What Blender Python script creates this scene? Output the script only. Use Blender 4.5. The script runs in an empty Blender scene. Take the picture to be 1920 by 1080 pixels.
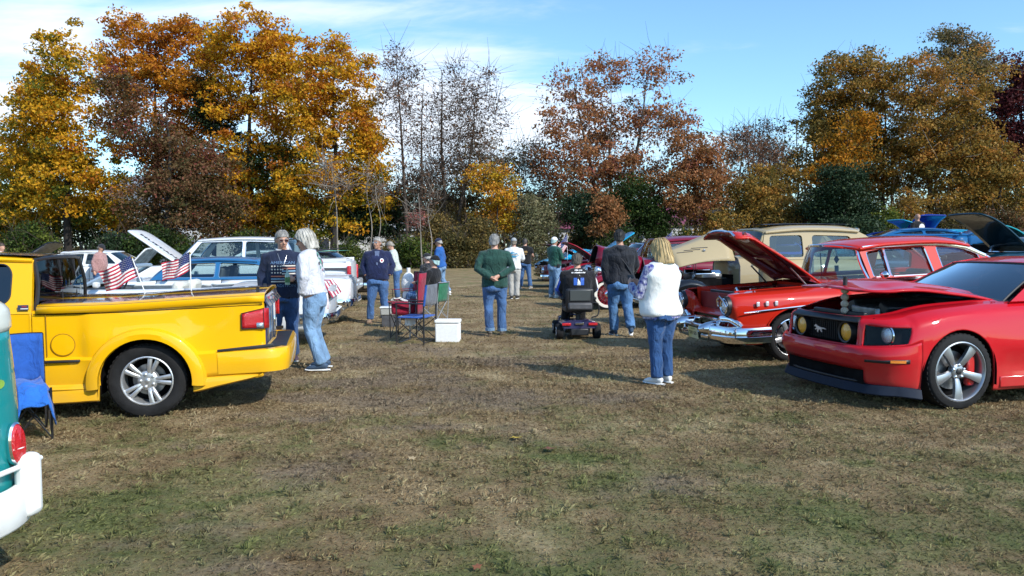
import bpy, bmesh, math, random
import numpy as np
from mathutils import Vector, Matrix, noise
from mathutils.geometry import tessellate_polygon
from mathutils.bvhtree import BVHTree

random.seed(7); rng = np.random.default_rng(7)
R = math.radians; PI = math.pi
S = bpy.context.scene
COL = S.collection
FAST = False

# ------------------------------------------------------------ camera, sky, sun
F_PX, PITCH, ROLL, CAM_H = 1480.0, R(3.15), R(-0.35), 1.58
cd = bpy.data.cameras.new('camera'); cam = bpy.data.objects.new('camera', cd); COL.objects.link(cam)
cd.sensor_width = 36.0; cd.lens = 36.0 * F_PX / 1920.0; cd.clip_start = 0.05; cd.clip_end = 3000
cam.matrix_world = Matrix.Translation((0, 0, CAM_H)) @ Matrix.Rotation(R(90) - PITCH, 4, 'X') @ Matrix.Rotation(ROLL, 4, 'Z')
S.camera = cam

SUN_EL, SUN_AZ = R(37), math.atan2(0.74, -0.67)      # azimuth measured from +Y towards +X
sun_dir = Vector((math.sin(SUN_AZ) * math.cos(SUN_EL), math.cos(SUN_AZ) * math.cos(SUN_EL), math.sin(SUN_EL)))
W = bpy.data.worlds.new('World'); S.world = W; W.use_nodes = True
wn, wl = W.node_tree.nodes, W.node_tree.links
wn.clear()
def wnode(t, **k):
    n = wn.new(t)
    for a, b in k.items(): setattr(n, a, b)
    return n
def build_world():
    out = wnode('ShaderNodeOutputWorld'); bg = wnode('ShaderNodeBackground'); bg.inputs['Strength'].default_value = 0.15
    sky = wnode('ShaderNodeTexSky', sky_type='NISHITA'); sky.sun_disc = False
    sky.sun_elevation = SUN_EL; sky.sun_rotation = SUN_AZ; sky.air_density = 1.0; sky.dust_density = 0.6; sky.ozone_density = 1.6
    tc = wnode('ShaderNodeTexCoord')
    # clouds: soft streaks and low banks, laid out on the sky directions and going on all round
    sep = wnode('ShaderNodeSeparateXYZ'); wl.new(tc.outputs['Generated'], sep.inputs[0])
    def M(op, a, b=None, c=None):
        n = wnode('ShaderNodeMath', operation=op)
        for i, v in enumerate((a, b, c)):
            if v is None: continue
            if isinstance(v, (int, float)): n.inputs[i].default_value = v
            else: wl.new(v, n.inputs[i])
        return n.outputs[0]
    zc = M('MAXIMUM', sep.outputs['Z'], 0.03)
    px = M('DIVIDE', sep.outputs['X'], M('ADD', zc, 0.12)); py = M('DIVIDE', sep.outputs['Y'], M('ADD', zc, 0.12))
    cb = wnode('ShaderNodeCombineXYZ'); wl.new(px, cb.inputs[0]); wl.new(py, cb.inputs[1])
    def nz(scale, loc, rot=0.0, sc=(1, 1, 1), det=7, rough=0.55, dist=0.0):
        mp = wnode('ShaderNodeMapping'); mp.inputs['Location'].default_value = loc; mp.inputs['Rotation'].default_value = (0, 0, rot); mp.inputs['Scale'].default_value = sc
        wl.new(cb.outputs[0], mp.inputs[0])
        n = wnode('ShaderNodeTexNoise'); n.inputs['Scale'].default_value = scale; n.inputs['Detail'].default_value = det; n.inputs['Roughness'].default_value = rough
        n.inputs['Distortion'].default_value = dist
        wl.new(mp.outputs[0], n.inputs['Vector']); return n.outputs['Fac']
    a = nz(0.55, (3.1, 8.4, 0), R(12), (1.0, 1.9, 1), 8, 0.6, 0.4)
    b = nz(1.9, (1.0, 5.0, 2.0), R(-20), (1.0, 2.2, 1), 6, 0.6, 0.8)
    m = M('ADD', M('MULTIPLY', a, 0.72), M('MULTIPLY', b, 0.28))
    def lobe(cx, cz, rx, rz, k):
        u = M('DIVIDE', M('SUBTRACT', M('DIVIDE', sep.outputs['X'], M('MAXIMUM', sep.outputs['Y'], 0.05)), cx), rx)
        v = M('DIVIDE', M('SUBTRACT', M('DIVIDE', sep.outputs['Z'], M('MAXIMUM', sep.outputs['Y'], 0.05)), cz), rz)
        return M('MULTIPLY', M('POWER', 2.718, M('MULTIPLY', M('ADD', M('MULTIPLY', u, u), M('MULTIPLY', v, v)), -1.0)), k)
    for L in ((-0.10, 0.17, 0.19, 0.085, 0.36), (-0.60, 0.27, 0.13, 0.05, 0.22), (-0.30, 0.29, 0.18, 0.02, 0.17), (0.30, 0.245, 0.18, 0.022, 0.16), (-0.64, 0.14, 0.16, 0.08, 0.24), (0.16, 0.12, 0.3, 0.05, 0.10), (0.45, 0.2, 0.2, 0.03, 0.04), (0.6, 0.12, 0.3, 0.09, -0.02)):
        m = M('ADD', m, lobe(*L))
    cr = wnode('ShaderNodeValToRGB'); cr.color_ramp.elements[0].position = 0.53; cr.color_ramp.elements[1].position = 0.80
    cr.color_ramp.interpolation = 'EASE'
    cr.color_ramp.elements[0].color = (0, 0, 0, 1); cr.color_ramp.elements[1].color = (1, 1, 1, 1)
    wl.new(m, cr.inputs[0])
    fac = M('MULTIPLY', cr.outputs[0], 0.88)
    cv = nz(3.1, (0.4, 2.0, 0), 0.3, (1, 1.5, 1), 5, 0.5)
    cw = wnode('ShaderNodeMix', data_type='RGBA'); wl.new(cv, cw.inputs['Factor'])
    cw.inputs['A'].default_value = (4.6, 5.1, 5.9, 1); cw.inputs['B'].default_value = (6.4, 6.6, 7.0, 1)
    tint = wnode('ShaderNodeMix', data_type='RGBA', blend_type='MULTIPLY'); tint.inputs['Factor'].default_value = 1.0
    wl.new(sky.outputs[0], tint.inputs['A']); tint.inputs['B'].default_value = (0.80, 1.06, 1.22, 1)
    mx = wnode('ShaderNodeMix', data_type='RGBA'); wl.new(fac, mx.inputs['Factor']); wl.new(tint.outputs['Result'], mx.inputs['A']); wl.new(cw.outputs['Result'], mx.inputs['B'])
    wl.new(mx.outputs['Result'], bg.inputs['Color']); wl.new(bg.outputs[0], out.inputs[0])
build_world()
sd = bpy.data.lights.new('sun', 'SUN'); sd.energy = 3.6; sd.angle = R(0.55); sd.color = (1.0, 0.955, 0.87)
sun = bpy.data.objects.new('sun', sd); COL.objects.link(sun); sun.rotation_mode = 'QUATERNION'
sun.rotation_quaternion = sun_dir.to_track_quat('Z', 'Y')
S.view_settings.view_transform = 'Standard'; S.view_settings.look = 'None'; S.view_settings.gamma = 1.0
S.view_settings.exposure = 0.47; S.view_settings.use_curve_mapping = False
S.cycles.max_bounces = 6; S.cycles.transparent_max_bounces = 12; S.cycles.glossy_bounces = 3; S.cycles.diffuse_bounces = 2; S.cycles.transmission_bounces = 4
S.cycles.caustics_reflective = False; S.cycles.caustics_refractive = False

def ss(a, b, x):
    t = min(1, max(0, (x - a) / (b - a))); return t * t * (3 - 2 * t)
def gz(x, y):
    """height of the field: flat, rising gently towards the right and the back"""
    return min(0.62, 0.05 * max(0.0, x - 3.6)) * ss(8.6, 11.2, y)
def at(px, py, Y, z_only=False):
    """a photograph pixel (1920 wide) at depth Y -> x, z"""
    a, b = px - 960, py - 540; c, s = math.cos(ROLL), math.sin(ROLL)
    sx, sy = c * a + s * b, -s * a + c * b
    u = -sy / F_PX; yy = math.cos(PITCH) + u * math.sin(PITCH); zz = -math.sin(PITCH) + u * math.cos(PITCH)
    return sx / F_PX * Y / yy, CAM_H + zz * Y / yy

# ------------------------------------------------------------ materials
MATS = {}
def nt(m): return m.node_tree.nodes, m.node_tree.links
def mat(name, col, rough=0.6, metal=0.0, coat=0.0, spec=0.5, noise_amt=0.0, noise_scale=8.0, bump=0.0, bump_scale=60.0, trans=0.0, emit=None, col2=None, sheen=0.0, stretch=None, coord='Object'):
    if name in MATS: return MATS[name]
    m = bpy.data.materials.new(name); m.use_nodes = True; n, l = nt(m); p = n['Principled BSDF']
    p.inputs['Base Color'].default_value = (*col, 1); p.inputs['Roughness'].default_value = rough; p.inputs['Metallic'].default_value = metal
    p.inputs['Coat Weight'].default_value = coat; p.inputs['Coat Roughness'].default_value = 0.03; p.inputs['Specular IOR Level'].default_value = spec
    if sheen: p.inputs['Sheen Weight'].default_value = sheen
    if trans: p.inputs['Transmission Weight'].default_value = trans
    if emit: p.inputs['Emission Color'].default_value = (*emit[0], 1); p.inputs['Emission Strength'].default_value = emit[1]
    tc = n.new('ShaderNodeTexCoord'); src = tc.outputs[coord]
    if stretch:
        mp = n.new('ShaderNodeMapping'); mp.inputs['Scale'].default_value = stretch; l.new(src, mp.inputs[0]); src = mp.outputs[0]
    if noise_amt or col2:
        t = n.new('ShaderNodeTexNoise'); t.inputs['Scale'].default_value = noise_scale; t.inputs['Detail'].default_value = 6; l.new(src, t.inputs['Vector'])
        r = n.new('ShaderNodeValToRGB'); r.color_ramp.elements[0].position = 0.35; r.color_ramp.elements[1].position = 0.65
        c2 = col2 or tuple(min(1, c * (1 + noise_amt)) for c in col); c1 = col if col2 else tuple(c * (1 - noise_amt) for c in col)
        r.color_ramp.elements[0].color = (*c1, 1); r.color_ramp.elements[1].color = (*c2, 1)
        l.new(t.outputs['Fac'], r.inputs[0]); l.new(r.outputs[0], p.inputs['Base Color'])
        mr = n.new('ShaderNodeMapRange'); mr.inputs['To Min'].default_value = rough * 0.85; mr.inputs['To Max'].default_value = min(1, rough * 1.2)
        l.new(t.outputs['Fac'], mr.inputs['Value']); l.new(mr.outputs[0], p.inputs['Roughness'])
    if bump:
        t = n.new('ShaderNodeTexNoise'); t.inputs['Scale'].default_value = bump_scale; t.inputs['Detail'].default_value = 4; l.new(src, t.inputs['Vector'])
        b = n.new('ShaderNodeBump'); b.inputs['Strength'].default_value = bump; b.inputs['Distance'].default_value = 0.02
        l.new(t.outputs['Fac'], b.inputs['Height']); l.new(b.outputs[0], p.inputs['Normal'])
    MATS[name] = m; return m
def paint(name, col, rough=0.32, metal=0.0):
    """car paint: pigment under clear coat, slight orange peel and road dust low down"""
    if name in MATS: return MATS[name]
    m = mat(name, col, rough, metal, 0.8, 0.05); n, l = nt(m); p = n['Principled BSDF']
    tc = n.new('ShaderNodeTexCoord')
    t = n.new('ShaderNodeTexNoise'); t.inputs['Scale'].default_value = 2.2; t.inputs['Detail'].default_value = 2; l.new(tc.outputs['Object'], t.inputs['Vector'])
    b = n.new('ShaderNodeBump'); b.inputs['Strength'].default_value = 0.10; b.inputs['Distance'].default_value = 0.02; l.new(t.outputs['Fac'], b.inputs['Height'])
    l.new(b.outputs[0], p.inputs['Coat Normal']); l.new(b.outputs[0], p.inputs['Normal'])
    d = n.new('ShaderNodeTexNoise'); d.inputs['Scale'].default_value = 5; d.inputs['Detail'].default_value = 8; l.new(tc.outputs['Object'], d.inputs['Vector'])
    sp = n.new('ShaderNodeSeparateXYZ'); l.new(tc.outputs['Object'], sp.inputs[0])
    mr = n.new('ShaderNodeMapRange'); mr.inputs['From Min'].default_value = 0.15; mr.inputs['From Max'].default_value = 0.6; mr.inputs['To Min'].default_value = 0.38; mr.inputs['To Max'].default_value = 0.0
    l.new(sp.outputs[2], mr.inputs['Value'])
    mu = n.new('ShaderNodeMath'); mu.operation = 'MULTIPLY'; l.new(d.outputs['Fac'], mu.inputs[0]); l.new(mr.outputs[0], mu.inputs[1])
    mx = n.new('ShaderNodeMix'); mx.data_type = 'RGBA'; mx.inputs['A'].default_value = (*col, 1); mx.inputs['B'].default_value = (0.22, 0.17, 0.12, 1)
    l.new(mu.outputs[0], mx.inputs['Factor']); l.new(mx.outputs['Result'], p.inputs['Base Color'])
    rr = n.new('ShaderNodeMath'); rr.operation = 'MULTIPLY_ADD'; l.new(mu.outputs[0], rr.inputs[0]); rr.inputs[1].default_value = 0.6; rr.inputs[2].default_value = 0.02
    l.new(rr.outputs[0], p.inputs['Coat Roughness'])
    return m
def glass(name, tint=(0.8, 0.9, 0.92), dens=0.25, refl=1.0):
    """car window: see-through tinted sheet with a mirror coat that grows at a slant"""
    if name in MATS: return MATS[name]
    m = bpy.data.materials.new(name); m.use_nodes = True; n, l = nt(m); n.clear()
    o = n.new('ShaderNodeOutputMaterial'); t = n.new('ShaderNodeBsdfTransparent'); t.inputs[0].default_value = tuple(c * (1 - dens) for c in tint) + (1,)
    g = n.new('ShaderNodeBsdfGlossy'); g.inputs['Roughness'].default_value = 0.02; g.inputs[0].default_value = (0.95, 1, 1, 1)
    geo = n.new('ShaderNodeNewGeometry'); dp = n.new('ShaderNodeVectorMath'); dp.operation = 'DOT_PRODUCT'; l.new(geo.outputs['Incoming'], dp.inputs[0]); l.new(geo.outputs['Normal'], dp.inputs[1])
    def mth(op, a, b=None):
        q = n.new('ShaderNodeMath'); q.operation = op
        for i, v in enumerate((a, b)):
            if v is None: continue
            if isinstance(v, (int, float)): q.inputs[i].default_value = v
            else: l.new(v, q.inputs[i])
        return q
    f = mth('ADD', mth('MULTIPLY', mth('POWER', mth('SUBTRACT', 1.0, mth('ABSOLUTE', dp.outputs['Value']).outputs[0]).outputs[0], 5.0).outputs[0], 0.92).outputs[0], 0.05)
    mu = n.new('ShaderNodeMath'); mu.operation = 'MULTIPLY_ADD'; l.new(f.outputs[0], mu.inputs[0]); mu.inputs[1].default_value = 1.5 * refl; mu.inputs[2].default_value = 0.02 * refl; mu.use_clamp = True
    tc = n.new('ShaderNodeTexCoord'); ns = n.new('ShaderNodeTexNoise'); ns.inputs['Scale'].default_value = 3; l.new(tc.outputs['Object'], ns.inputs['Vector'])
    b = n.new('ShaderNodeBump'); b.inputs['Strength'].default_value = 0.06; b.inputs['Distance'].default_value = 0.02; l.new(ns.outputs['Fac'], b.inputs['Height']); l.new(b.outputs[0], g.inputs['Normal'])
    x = n.new('ShaderNodeMixShader'); l.new(mu.outputs[0], x.inputs[0]); l.new(t.outputs[0], x.inputs[1]); l.new(g.outputs[0], x.inputs[2]); l.new(x.outputs[0], o.inputs[0])
    MATS[name] = m; return m
def cloth(name, col, amt=0.18, fold=0.5, col2=None, sc=7.0, rough=0.9):
    if name in MATS: return MATS[name]
    m = mat(name, col, rough, 0, 0, 0.25, noise_amt=amt, noise_scale=sc, col2=col2, sheen=0.15)
    n, l = nt(m); p = n['Principled BSDF']; tc = n.new('ShaderNodeTexCoord')
    mp = n.new('ShaderNodeMapping'); mp.inputs['Scale'].default_value = (1, 1, 0.55); mp.inputs['Rotation'].default_value = (0.3, 0.5, 0.2); l.new(tc.outputs['Object'], mp.inputs[0])
    t = n.new('ShaderNodeTexNoise'); t.inputs['Scale'].default_value = 13; t.inputs['Detail'].default_value = 3; t.inputs['Distortion'].default_value = 1.2; l.new(mp.outputs[0], t.inputs['Vector'])
    b = n.new('ShaderNodeBump'); b.inputs['Strength'].default_value = fold; b.inputs['Distance'].default_value = 0.05; l.new(t.outputs['Fac'], b.inputs['Height'])
    t2 = n.new('ShaderNodeTexNoise'); t2.inputs['Scale'].default_value = 220; l.new(tc.outputs['Object'], t2.inputs['Vector'])
    b2 = n.new('ShaderNodeBump'); b2.inputs['Strength'].default_value = 0.25; b2.inputs['Distance'].default_value = 0.004; l.new(t2.outputs['Fac'], b2.inputs['Height']); l.new(b.outputs[0], b2.inputs['Normal']); l.new(b2.outputs[0], p.inputs['Normal'])
    return m
CHROME = mat('chrome', (0.78, 0.78, 0.80), 0.07, 1.0, bump=0.03, bump_scale=6)
ALLOY = mat('alloy', (0.60, 0.61, 0.62), 0.36, 0.75, noise_amt=0.08, noise_scale=20)
GUNMETAL = mat('gunmetal_alloy', (0.36, 0.38, 0.41), 0.34, 0.8)
STEEL = mat('dull_steel', (0.30, 0.30, 0.31), 0.4, 1.0, noise_amt=0.3, noise_scale=12)
RUBBER = mat('tyre_rubber', (0.012, 0.012, 0.013), 0.8, spec=0.3, noise_amt=0.35, noise_scale=14, bump=0.2, bump_scale=120)
BLACK = mat('black_trim', (0.014, 0.014, 0.016), 0.45, noise_amt=0.2)
VOID = mat('under_hood_black', (0.008, 0.008, 0.009), 0.8, spec=0.05, noise_amt=0.4)
GREYPL = mat('grey_plastic', (0.07, 0.07, 0.075), 0.55, noise_amt=0.2)
WHITEPL = mat('white_plastic', (0.75, 0.75, 0.73), 0.4, noise_amt=0.05)
FOAM = mat('white_foam', (0.84, 0.84, 0.82), 0.85, noise_amt=0.03, noise_scale=40, bump=0.4, bump_scale=150)
GLASS = glass('clear_car_glass', (0.80, 0.92, 0.90), 0.18, 1.0)
TINT = glass('tinted_car_glass', (0.10, 0.12, 0.16), 0.55)
SHADE = glass('shaded_windshield_glass', (0.35, 0.55, 0.66), 0.35, 2.2)
AMBER = mat('amber_lens', (0.75, 0.36, 0.02), 0.12, coat=1, bump=0.4, bump_scale=140)
AMBERD = mat('deep_amber_lens', (0.75, 0.22, 0.02), 0.15, coat=1, bump=0.4, bump_scale=140)
REDLENS = mat('red_lens', (0.50, 0.008, 0.012), 0.12, coat=1, bump=0.5, bump_scale=110)
CLEARLENS = mat('clear_lens', (0.62, 0.68, 0.72), 0.08, 0.75, coat=1, bump=0.5, bump_scale=90)
SKIN = mat('skin', (0.50, 0.27, 0.19), 0.55, noise_amt=0.10, noise_scale=18)
SKIN2 = mat('tanned_skin', (0.40, 0.21, 0.14), 0.55, noise_amt=0.10, noise_scale=18)

# ------------------------------------------------------------ mesh helpers
def link(name, me, m=None, parent=None, smooth=True, ang=38):
    o = bpy.data.objects.new(name, me); COL.objects.link(o)
    if m is not None:
        for mm in (m if isinstance(m, (list, tuple)) else [m]): me.materials.append(mm)
    if parent: o.parent = parent
    if smooth and len(me.polygons):
        me.polygons.foreach_set('use_smooth', np.ones(len(me.polygons), bool)); me.set_sharp_from_angle(angle=R(ang))
    return o
def empty(name, loc=(0, 0, 0), rz=0.0, ry=0.0):
    o = bpy.data.objects.new(name, None); COL.objects.link(o); o.location = loc; o.rotation_euler = (0, ry, rz); o.empty_display_size = 0.2
    return o
def tag(o, label=None, cat=None, group=None, kind=None):
    for k, v in (('label', label), ('category', cat), ('group', group), ('kind', kind)):
        if v: o[k] = v
    return o
def thing(name, label, cat, loc=(0, 0, 0), rz=0.0, group=None, ry=0.0):
    return tag(empty(name, loc, rz, ry), label, cat, group)

class MB:
    def __init__(s): s.v = []; s.f = []; s.mi = []; s.cur = 0
    def add(s, vs, fs):
        b = len(s.v); s.v.extend([tuple(map(float, p)) for p in vs]); s.f.extend([tuple(b + i for i in f) for f in fs]); s.mi.extend([s.cur] * len(fs)); return s
    def box(s, c, d, rot=None):
        hx, hy, hz = d[0] / 2, d[1] / 2, d[2] / 2
        vs = [Vector((x, y, z)) for x in (-hx, hx) for y in (-hy, hy) for z in (-hz, hz)]
        if rot is not None: vs = [rot @ p for p in vs]
        return s.add([p + Vector(c) for p in vs], [(0, 1, 3, 2), (4, 6, 7, 5), (0, 4, 5, 1), (2, 3, 7, 6), (0, 2, 6, 4), (1, 5, 7, 3)])
    def tube(s, pts, r, n=8, caps=True, flat=1.0):
        pts = [Vector(p) for p in pts]; N = len(pts); rs = r if isinstance(r, (list, tuple)) else [r] * N
        vs = []; prev = None
        for i, p in enumerate(pts):
            d = (pts[min(i + 1, N - 1)] - pts[max(i - 1, 0)]); d = d.normalized() if d.length > 1e-9 else Vector((0, 0, 1))
            if prev is None:
                u = d.orthogonal().normalized() if abs(d.z) > 0.9 else d.cross(Vector((0, 0, 1))).normalized()
            else:
                u = prev - d * prev.dot(d); u = u.normalized() if u.length > 1e-6 else d.orthogonal().normalized()
            prev = u; w = d.cross(u)
            rr = rs[i]; ra, rb = rr if isinstance(rr, tuple) else (rr, rr * flat)
            for k in range(n):
                a = 2 * PI * k / n; vs.append(p + u * math.cos(a) * ra + w * math.sin(a) * rb)
        fs = [(i * n + k, i * n + (k + 1) % n, (i + 1) * n + (k + 1) % n, (i + 1) * n + k) for i in range(N - 1) for k in range(n)]
        if caps: fs += [tuple(range(n - 1, -1, -1)), tuple((N - 1) * n + k for k in range(n))]
        return s.add(vs, fs)
    def sweep(s, prof, path, up=(0, 0, 1), closed=True, caps=True):
        """prof: 2-D points (outward, up) carried along a path lying about level"""
        path = [Vector(p) for p in path]; N = len(path); n = len(prof); up = Vector(up); vs = []
        for i, p in enumerate(path):
            d = (path[min(i + 1, N - 1)] - path[max(i - 1, 0)]).normalized(); o = d.cross(up).normalized(); w = o.cross(d)
            for a, b in prof: vs.append(p + o * a + w * b)
        m = n if closed else n - 1
        fs = [(i * n + k, i * n + (k + 1) % n, (i + 1) * n + (k + 1) % n, (i + 1) * n + k) for i in range(N - 1) for k in range(m)]
        if caps and closed: fs += [tuple(range(n - 1, -1, -1)), tuple((N - 1) * n + k for k in range(n))]
        return s.add(vs, fs)
    def lathe(s, prof, c=(0, 0, 0), axis='Y', n=32, caps=False):
        vs = []
        for r, h in prof:
            for k in range(n):
                a = 2 * PI * k / n; x, z = r * math.cos(a), r * math.sin(a)
                p = {'Y': (x, h, z), 'Z': (x, z, h), 'X': (h, x, z)}[axis]; vs.append((p[0] + c[0], p[1] + c[1], p[2] + c[2]))
        N = len(prof)
        fs = [(i * n + k, i * n + (k + 1) % n, (i + 1) * n + (k + 1) % n, (i + 1) * n + k) for i in range(N - 1) for k in range(n)]
        if caps: fs += [tuple(range(n)), tuple((N - 1) * n + k for k in range(n - 1, -1, -1))]
        return s.add(vs, fs)
    def ell(s, c, r, n=12, m=8, rot=None):
        vs = []; c = Vector(c)
        for i in range(m + 1):
            th = PI * i / m
            for k in range(n):
                a = 2 * PI * k / n; p = Vector((r[0] * math.sin(th) * math.cos(a), r[1] * math.sin(th) * math.sin(a), r[2] * math.cos(th)))
                vs.append(c + (rot @ p if rot is not None else p))
        return s.add(vs, [(i * n + k, (i + 1) * n + k, (i + 1) * n + (k + 1) % n, i * n + (k + 1) % n) for i in range(m) for k in range(n)])
    def grid(s, P, flip=False, closed=False):
        P = np.asarray(P, float); a, b = P.shape[:2]; fs = []
        for i in range(a - 1):
            for j in range(b - 1 if not closed else b):
                j2 = (j + 1) % b; q = (i * b + j, (i + 1) * b + j, (i + 1) * b + j2, i * b + j2); fs.append(q[::-1] if flip else q)
        return s.add(P.reshape(-1, 3), fs)
    def poly(s, pts, holes=(), fn=None):
        """flat polygon with holes in 2-D, mapped to 3-D by fn"""
        loops = [[Vector((p[0], p[1], 0)) for p in L] for L in [pts, *holes]]
        tri = tessellate_polygon(loops); flat = [p for L in loops for p in L]
        return s.add([fn(p.x, p.y) for p in flat], tri)
    def build(s, name, m, parent=None, bevel=0.0, solid=0.0, smooth=True, ang=38, weld=False, seg=2, sub=0, off=-1.0):
        me = bpy.data.meshes.new(name); me.from_pydata(s.v, [], s.f)
        if any(s.mi): me.polygons.foreach_set('material_index', s.mi)
        bm = bmesh.new(); bm.from_mesh(me)
        if weld: bmesh.ops.remove_doubles(bm, verts=bm.verts, dist=2e-4)
        bmesh.ops.dissolve_degenerate(bm, dist=1e-5, edges=bm.edges)
        if weld or name != 'panel': bmesh.ops.recalc_face_normals(bm, faces=bm.faces)
        bm.to_mesh(me); bm.free(); me.update()
        o = link(name, me, m, parent, smooth, ang)
        if sub: md = o.modifiers.new('sub', 'SUBSURF'); md.levels = sub; md.render_levels = sub
        if solid: md = o.modifiers.new('solid', 'SOLIDIFY'); md.thickness = solid; md.offset = off; md.use_even_offset = False
        if bevel: md = o.modifiers.new('bevel', 'BEVEL'); md.width = bevel; md.segments = seg; md.limit_method = 'ANGLE'; md.angle_limit = R(35); md.use_clamp_overlap = True
        return o

def pchip(x, Y, xq):
    x = np.asarray(x, float); Y = np.asarray(Y, float); xq = np.asarray(xq, float)
    h = np.diff(x); d = np.diff(Y, axis=0) / h[:, None]; n = len(x); m = np.zeros_like(Y)
    if n == 2: m[:] = d[0]
    else:
        for i in range(1, n - 1):
            w1, w2 = 2 * h[i] + h[i - 1], h[i] + 2 * h[i - 1]
            with np.errstate(divide='ignore', invalid='ignore'): hm = (w1 + w2) / (w1 / d[i - 1] + w2 / d[i])
            m[i] = np.where((d[i - 1] * d[i] > 0), hm, 0)
        m[0] = d[0]; m[-1] = d[-1]
    k = np.clip(np.searchsorted(x, xq, side='right') - 1, 0, n - 2); t = ((xq - x[k]) / h[k])[:, None]; H = h[k][:, None]
    return (2*t**3 - 3*t**2 + 1) * Y[k] + (t**3 - 2*t**2 + t) * H * m[k] + (-2*t**3 + 3*t**2) * Y[k+1] + (t**3 - t**2) * H * m[k+1]
def curve(pts, n):
    pts = np.asarray(pts, float); d = np.r_[0, np.cumsum(np.linalg.norm(np.diff(pts, axis=0), axis=1))]
    return pchip(d, pts, np.linspace(0, d[-1], n))
def rpoly(pts, r=0.05, n=4):
    """round the corners of a polygon"""
    out = []; N = len(pts)
    for i in range(N):
        p, a, b = Vector(pts[i]), Vector(pts[i - 1]), Vector(pts[(i + 1) % N]); rr = r if not isinstance(r, (list, tuple)) else r[i]
        la, lb = (a - p).length, (b - p).length; k = min(rr, la * 0.48, lb * 0.48)
        A, B = p + (a - p).normalized() * k, p + (b - p).normalized() * k
        for j in range(n + 1):
            t = j / n; q = A * (1 - t) ** 2 + p * 2 * t * (1 - t) + B * t * t; out.append((q[0], q[1]))
    return out
WS = bpy.data.scenes.new('workshop')          # scratch scene: modifiers are evaluated here, one object at a time
TRASH = []
def baked(o):
    WS.collection.objects.link(o); vl = WS.view_layers[0]; vl.update(); dg = vl.depsgraph; dg.update()
    me = bpy.data.meshes.new_from_object(o.evaluated_get(dg)); WS.collection.objects.unlink(o); return me
def text2d(txt, size, font_scale=(1, 1), bold=0.0):
    c = bpy.data.curves.new('t', 'FONT'); c.body = txt; c.size = size; c.align_x = 'CENTER'; c.align_y = 'CENTER'; c.offset = bold; c.resolution_u = 2
    o = bpy.data.objects.new('t', c); me = baked(o)
    vs = [(v.co.x * font_scale[0], v.co.y * font_scale[1]) for v in me.vertices]; fs = [tuple(p.vertices) for p in me.polygons]
    TRASH.extend([o, me, c]); return vs, fs
def bvh_of(obs):
    vs, fs = [], []
    for o in obs:
        me = o.data
        b = len(vs); vs += [v.co.copy() for v in me.vertices]; fs += [tuple(b + i for i in p.vertices) for p in me.polygons]
    return BVHTree.FromPolygons(vs, fs)
def decal(name, m, parent, bvh, vs, fs, org, ux, uy, off=0.004, dist=0.5):
    """flat print laid onto a surface: 2-D verts projected along -(ux x uy)"""
    org, ux, uy = Vector(org), Vector(ux).normalized(), Vector(uy).normalized(); d = -(ux.cross(uy)).normalized(); out = []
    for a, b in vs:
        p = org + ux * a + uy * b; h = bvh.ray_cast(p, d, dist)
        out.append((h[0] - d * off) if h[0] is not None else p + d * 0.0)
    return MB().add(out, fs).build(name, m, parent, smooth=False)
def quadgrid(x0, x1, y0, y1, nx=1, ny=1):
    vs = [(x0 + (x1 - x0) * i / nx, y0 + (y1 - y0) * j / ny) for i in range(nx + 1) for j in range(ny + 1)]
    return vs, [(i * (ny + 1) + j, (i + 1) * (ny + 1) + j, (i + 1) * (ny + 1) + j + 1, i * (ny + 1) + j + 1) for i in range(nx) for j in range(ny)]
def remesh(parts_mb, name, m, parent, voxel=0.014, smooth_it=4, puff=0.0, folds=0.0, fs=9.0, seed=0):
    me = bpy.data.meshes.new('tmp'); me.from_pydata(parts_mb.v, [], parts_mb.f); o = bpy.data.objects.new('tmp', me)
    a = o.modifiers.new('r', 'REMESH'); a.mode = 'VOXEL'; a.voxel_size = voxel
    b = o.modifiers.new('s', 'SMOOTH'); b.iterations = smooth_it; b.factor = 0.6
    out = baked(o)
    TRASH.extend([o, me]); out.name = name
    if folds or puff:
        nv = len(out.vertices); co = np.empty(nv * 3, np.float32); out.vertices.foreach_get('co', co); no = np.empty(nv * 3, np.float32); out.vertex_normals.foreach_get('vector', no); co = co.reshape(-1, 3); no = no.reshape(-1, 3)
        q = co * np.array([fs, fs, fs * .8]) + np.array([0, 0, seed]); nn = noise.noise; f = np.array([nn(Vector(v)) for v in (q + np.stack([0 * q[:, 0], 0 * q[:, 0], 1.1 * np.sin(q[:, 0] * 1.3 + q[:, 2] * .7)], 1)).tolist()])
        out.vertices.foreach_set('co', (co + no * (puff + folds * f)[:, None]).astype(np.float32).reshape(-1))
    out.materials.clear()
    return link(name, out, m, parent, True, 180)
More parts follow.
